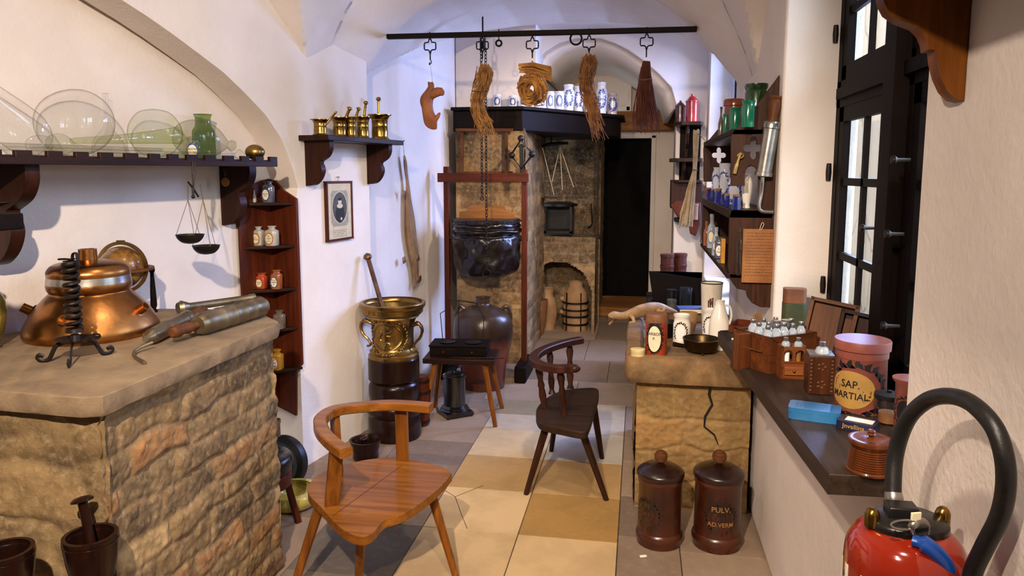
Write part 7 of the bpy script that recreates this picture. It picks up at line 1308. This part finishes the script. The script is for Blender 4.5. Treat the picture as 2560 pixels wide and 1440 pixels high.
p = aZ(2214, 1072, ZS) + Vector((.02, .05, 0)); k = kS(p); gj = thing('lidded_glass_jar', 'clear glass jar with a black metal lid behind the turned jar', 'jar', p); r = 32 * k; h = .085; mb = MB(); mb.lathe([(0, 0), (r * .95, 0), (r, .006), (r, h * .55), (r * .85, h * .68), (r * .9, h * .7), (r * .9, h * .76)], (0, 0, 0), 28); mb.build('body', M['clear'], gj, auto=50); mb = MB(); mb.lathe([(0, h * .76), (r * 1.08, h * .76), (r * 1.1, h * .8), (r * 1.08, h * .9), (r * .5, h * .94), (r * .18, h * .95), (r * .2, h), (0, h * 1.02)], (0, 0, 0), 28); mb.build('lid', M['blackiron'], gj, auto=40)
mb = MB(); mb.lathe([(0, 0), (r * .7, 0), (r * .72, h * .3), (0, h * .3)], (0, 0, .003), 20); mb.build('contents', M['terrad'], gj)
# ---------------------------------------------------------------- two tall drug jars on the flags
for px, y, rp, ytop, ln, l in ((1647, 1352, 57, 1170, ('IN', 'IS'), 'left tall turned wooden drug jar on floor with faded rubbed lettering'), (1791, 1358, 61, 1172, ('PULV.', 'AD.VERM'), 'right tall turned wooden drug jar on floor lettered PULV ADVERM')):
    p = aZ(px, y, 0); p.z = .0015; k = kS(p); r = rp * k; zz = lambda yy: aP(px, yy, p, FW).z; h = zz(ytop); o = thing('tall_drug_jar', l, 'jar', p, 0, 'tall wooden drug jars on the floor'); mb = MB()
    mb.lathe([(0, 0), (r * .96, 0), (r * .97, h * .06), (r * 1.0, h * .08), (r * 1.02, h * .13), (r * .98, h * .17), (r * .93, h * .19), (r * .92, h * .86), (r * .95, h * .875), (r * .97, h * .91), (r * .94, h * .95), (0, h * .95)], (0, 0, 0), 44)
    ag = -128 if ln[1] == 'IS' else -88; f2 = wrap(r * .92, h * .50, ag, .0014); patch(mb, wrap(r * .92, h * .48, ag, .0006), r * 1.15, h * .36, 1); leafring(mb, wrap(r * .92, h * .48, ag, .0009), r * 1.1, h * .36, 1, 20, r * .22, .5)
    for i, tx in enumerate(ln): mb.text(tx, r * .30 if i == 0 else r * .25, lambda x, y, i=i: f2(x, y + (.5 - i) * r * .62), 2, 1.0, .01)
    DJ = mottle('red_brown_lacquer', '#2a1006', '#4a1f0d', 6, .3, coat=.25); mb.build('body', [DJ, flat('dark_oval_paint', '#1c0e07', .4), flat('faded_gilt', '#8a6630' if ln[1] != 'IS' else '#4a3114', .5)], o, auto=35); mb = MB(); mb.lathe([(0, h * .95), (r * 1.0, h * .95), (r * 1.02, h * .97), (r * 1.02, h * 1.0), (r * .98, h * 1.025), (r * .72, h * 1.08), (r * .3, h * 1.115), (r * .1, h * 1.12), (r * .12, h * 1.14), (0, h * 1.14)], (0, 0, 0), 44); ld = mb.build('lid', mottle('dark_lacquer_lid', '#190a06', '#2c140b', 8, .3, coat=.2), o, auto=35)
    mb = MB(); rk_ = r * .28; cz_ = h * 1.14 + rk_ * .82; n = 40; mb.lathe([(max(0, rk_ * math.sin(math.pi * i / n) * (1 + .05 * math.cos(i * 2.5))), cz_ - rk_ * math.cos(math.pi * i / n)) for i in range(n + 1)], (0, 0, 0), 24); mb.build('ringed_knob', M['brown'], ld)
mb = MB(); mb.box((0, 0, .003), (.03, .014, .006), R(20)); tag(mb.build('white_chip', M['white'], bevel=.002), 'small white plaster chip on the flags before left drug jar', 'chip', loc=aZ(1608, 1392, .001))
# ---------------------------------------------------------------- scrolled bracket of a shelf high on the near wall
bp = Vector((.55, 1.415, 0)); br = thing('high_shelf', 'brown scrolled bracket and shelf end high on the near right wall', 'shelf', bp); q = [(2195, -60), (2197, -20), (2203, 10), (2216, 35), (2245, 55), (2285, 70), (2303, 88), (2312, 112), (2314, 128), (2330, 128), (2334, 160), (2343, 195), (2358, 228), (2380, 250), (2402, 255), (2424, -60)]
pl = []
for x, y in q: p = aY(x, y, 1.43); pl.append((min(p.x, .549) - .55, p.z))
mb = MB(); mb.prism(pl, .04, Matrix(((1, 0, 0, 0), (0, 0, 1, 0), (0, 1, 0, 0), (0, 0, 0, 1)))); mb.build('bracket', wood('brown_bracket_wood', '#5a300f', '#8c5218', '#3d2009', axis='z', rough=.4), br, bevel=.003)
mb = MB(); mb.box((-.125, -.5, max(z for x, z in pl) + .016), (.25, 1.2, .03)); mb.build('board', M['darkwood'], br, bevel=.003)
# ---------------------------------------------------------------- fire extinguisher on the near wall
ex = Vector((aY(2266, 1330, 1.21).x, 1.21, .30)); eo = thing('fire_extinguisher', 'red fire extinguisher with black hose and blue lever, on near right wall', 'fire extinguisher', ex); r = .090; zT = aY(2266, 1318, ex.y).z - .30
ERED = mottle('glossy_red_paint', '#7d1d0c', '#8b2510', 4, .12, coat=.6); mb = MB(); mb.lathe([(0, 0), (r * .9, 0), (r, .02), (r, zT - .065)] + sp2([(r, zT - .063), (r * .97, zT - .035), (r * .84, zT - .012), (r * .6, zT + .002), (r * .3, zT + .006)], 5) + [(0, zT + .006)], (0, 0, 0), 56)
mb.m = 1; fn = wrap(r, zT - .118, -160, .0008); mb.add([fn(x, y) for x, y in ((-.05, -.12), (-.02, -.12), (.02, -.12), (.05, -.12), (.05, .055), (.02, .055), (-.02, .055), (-.05, .055))], [(0, 1, 6, 7), (1, 2, 5, 6), (2, 3, 4, 5)], True); f2 = wrap(r, zT - .118, -160, .0016); mb.m = 2
for x in (-.028, .0, .028): mb.add([f2(x - .012, .012), f2(x + .012, .012), f2(x + .012, .0135), f2(x - .012, .0135)], [(0, 1, 2, 3)], True); mb.text({-.028: 'A', 0: 'B', .028: 'C'}[x], .016, lambda a, b, x=x: f2(x + a, .034 + b), 2, 1, .02)
for x in (0, .028): mb.add([f2(x - .01, .004), f2(x - .007, .008), f2(x + .01, -.03), f2(x + .007, -.033)], [(0, 1, 2, 3)], True)
mb.build('cylinder', [ERED, M['white'], M['black']], eo, auto=40); BLP = mottle('black_plastic', '#100f0e', '#1b1918', 10, .3)
E0 = lambda x, y, d=0.0: aP(x, y, ex + Vector((0, -.03 - d, .56)), FW) - ex
mb = MB(); mb.lathe([(0, zT - .004), (.054, zT - .006), (.056, zT + .012), (.045, zT + .02), (0, zT + .022)], (0, 0, 0), 32, None, lambda t, z: 1 + .10 * math.cos(2 * t)); mb.box((-.01, 0, zT + .026), (.045, .034, .024)); mb.build('valve_head', BLP, eo, bevel=.003)
for sx in (-1, 1): mb = MB(); x, y = sx * .056, sx * .012; mb.lathe([(0, zT + .004), (.0115, zT + .004), (.0115, zT + .022), (.009, zT + .029), (.005, zT + .033), (0, zT + .034)], (x, y, 0), 18); mb.build('brass_cap', M['brass'], eo)
hs0 = aX(2236, 1300, .425); hp_ = [aX(2237, 1290, .425), aX(2236, 1258, .425), aX(2233, 1215, .425), aX(2240, 1130, .43), aX(2268, 1050, .44), aX(2315, 1003, .455), aX(2368, 990, .47), aX(2425, 1006, .48), aX(2480, 1060, .49), aX(2508, 1130, .497), aX(2515, 1210, .503), aX(2500, 1290, .506), aX(2460, 1370, .50), aX(2430, 1440, .495), aX(2420, 1540, .49)]
hp_ = spline([p - ex for p in hp_], 7); mb = MB(); mb.tube(hp_[8:], .0128, 16); mb.build('hose', mottle('black_rubber', '#0e0d0c', '#1a1817', 30, .42, 0, .15, 150), eo); mb = MB(); mb.tube(hp_[2:13], [.0135, .0145, .0145, .014, .0145, .0145, .014, .0145, .0145, .014, .0135], 16); mb.build('crimp_sleeve', M['tin'], eo); mb = MB(); mb.tube([hp_[3], hp_[0], Vector((hp_[0].x, hp_[0].y, zT + .02))], .010, 14); mb.build('hose_fitting', M['brass'], eo)
BLL = flat('blue_plastic', '#0c3f8f', .3, coat=.3); mb = MB(); P_ = spline([E0(2282, 1350, .05), E0(2315, 1362, .06), E0(2350, 1392, .06), E0(2368, 1420, .055), E0(2372, 1440, .05)], 5); mb.tube(P_, [.011] * 4 + [.0165] * 17, 12, flat=.75); mb.build('lever', BLL, eo)
mb = MB(); c = E0(2262, 1312, .05); mb.tube([c + RT * (.021 * math.cos(t * .35)) + Vector((0, 0, .0075 * math.sin(t * .35))) for t in range(18)], .0017, 6, True); mb.build('pin_ring', M['tin'], eo)
mb = MB(); mb.tube(spline([E0(2285, 1340, .04), E0(2278, 1318, .05), E0(2300, 1302, .05), E0(2322, 1312, .04), E0(2322, 1345, .04)], 4), .0055, 8, flat=.35); mb.build('carry_strap', M['tin'], eo)
mb = MB(); c = E0(2290, 1292, .05); mb.box(c, (.016, .004, .014), .3); mb.build('seal_tag', M['paper'], eo, bevel=.001)
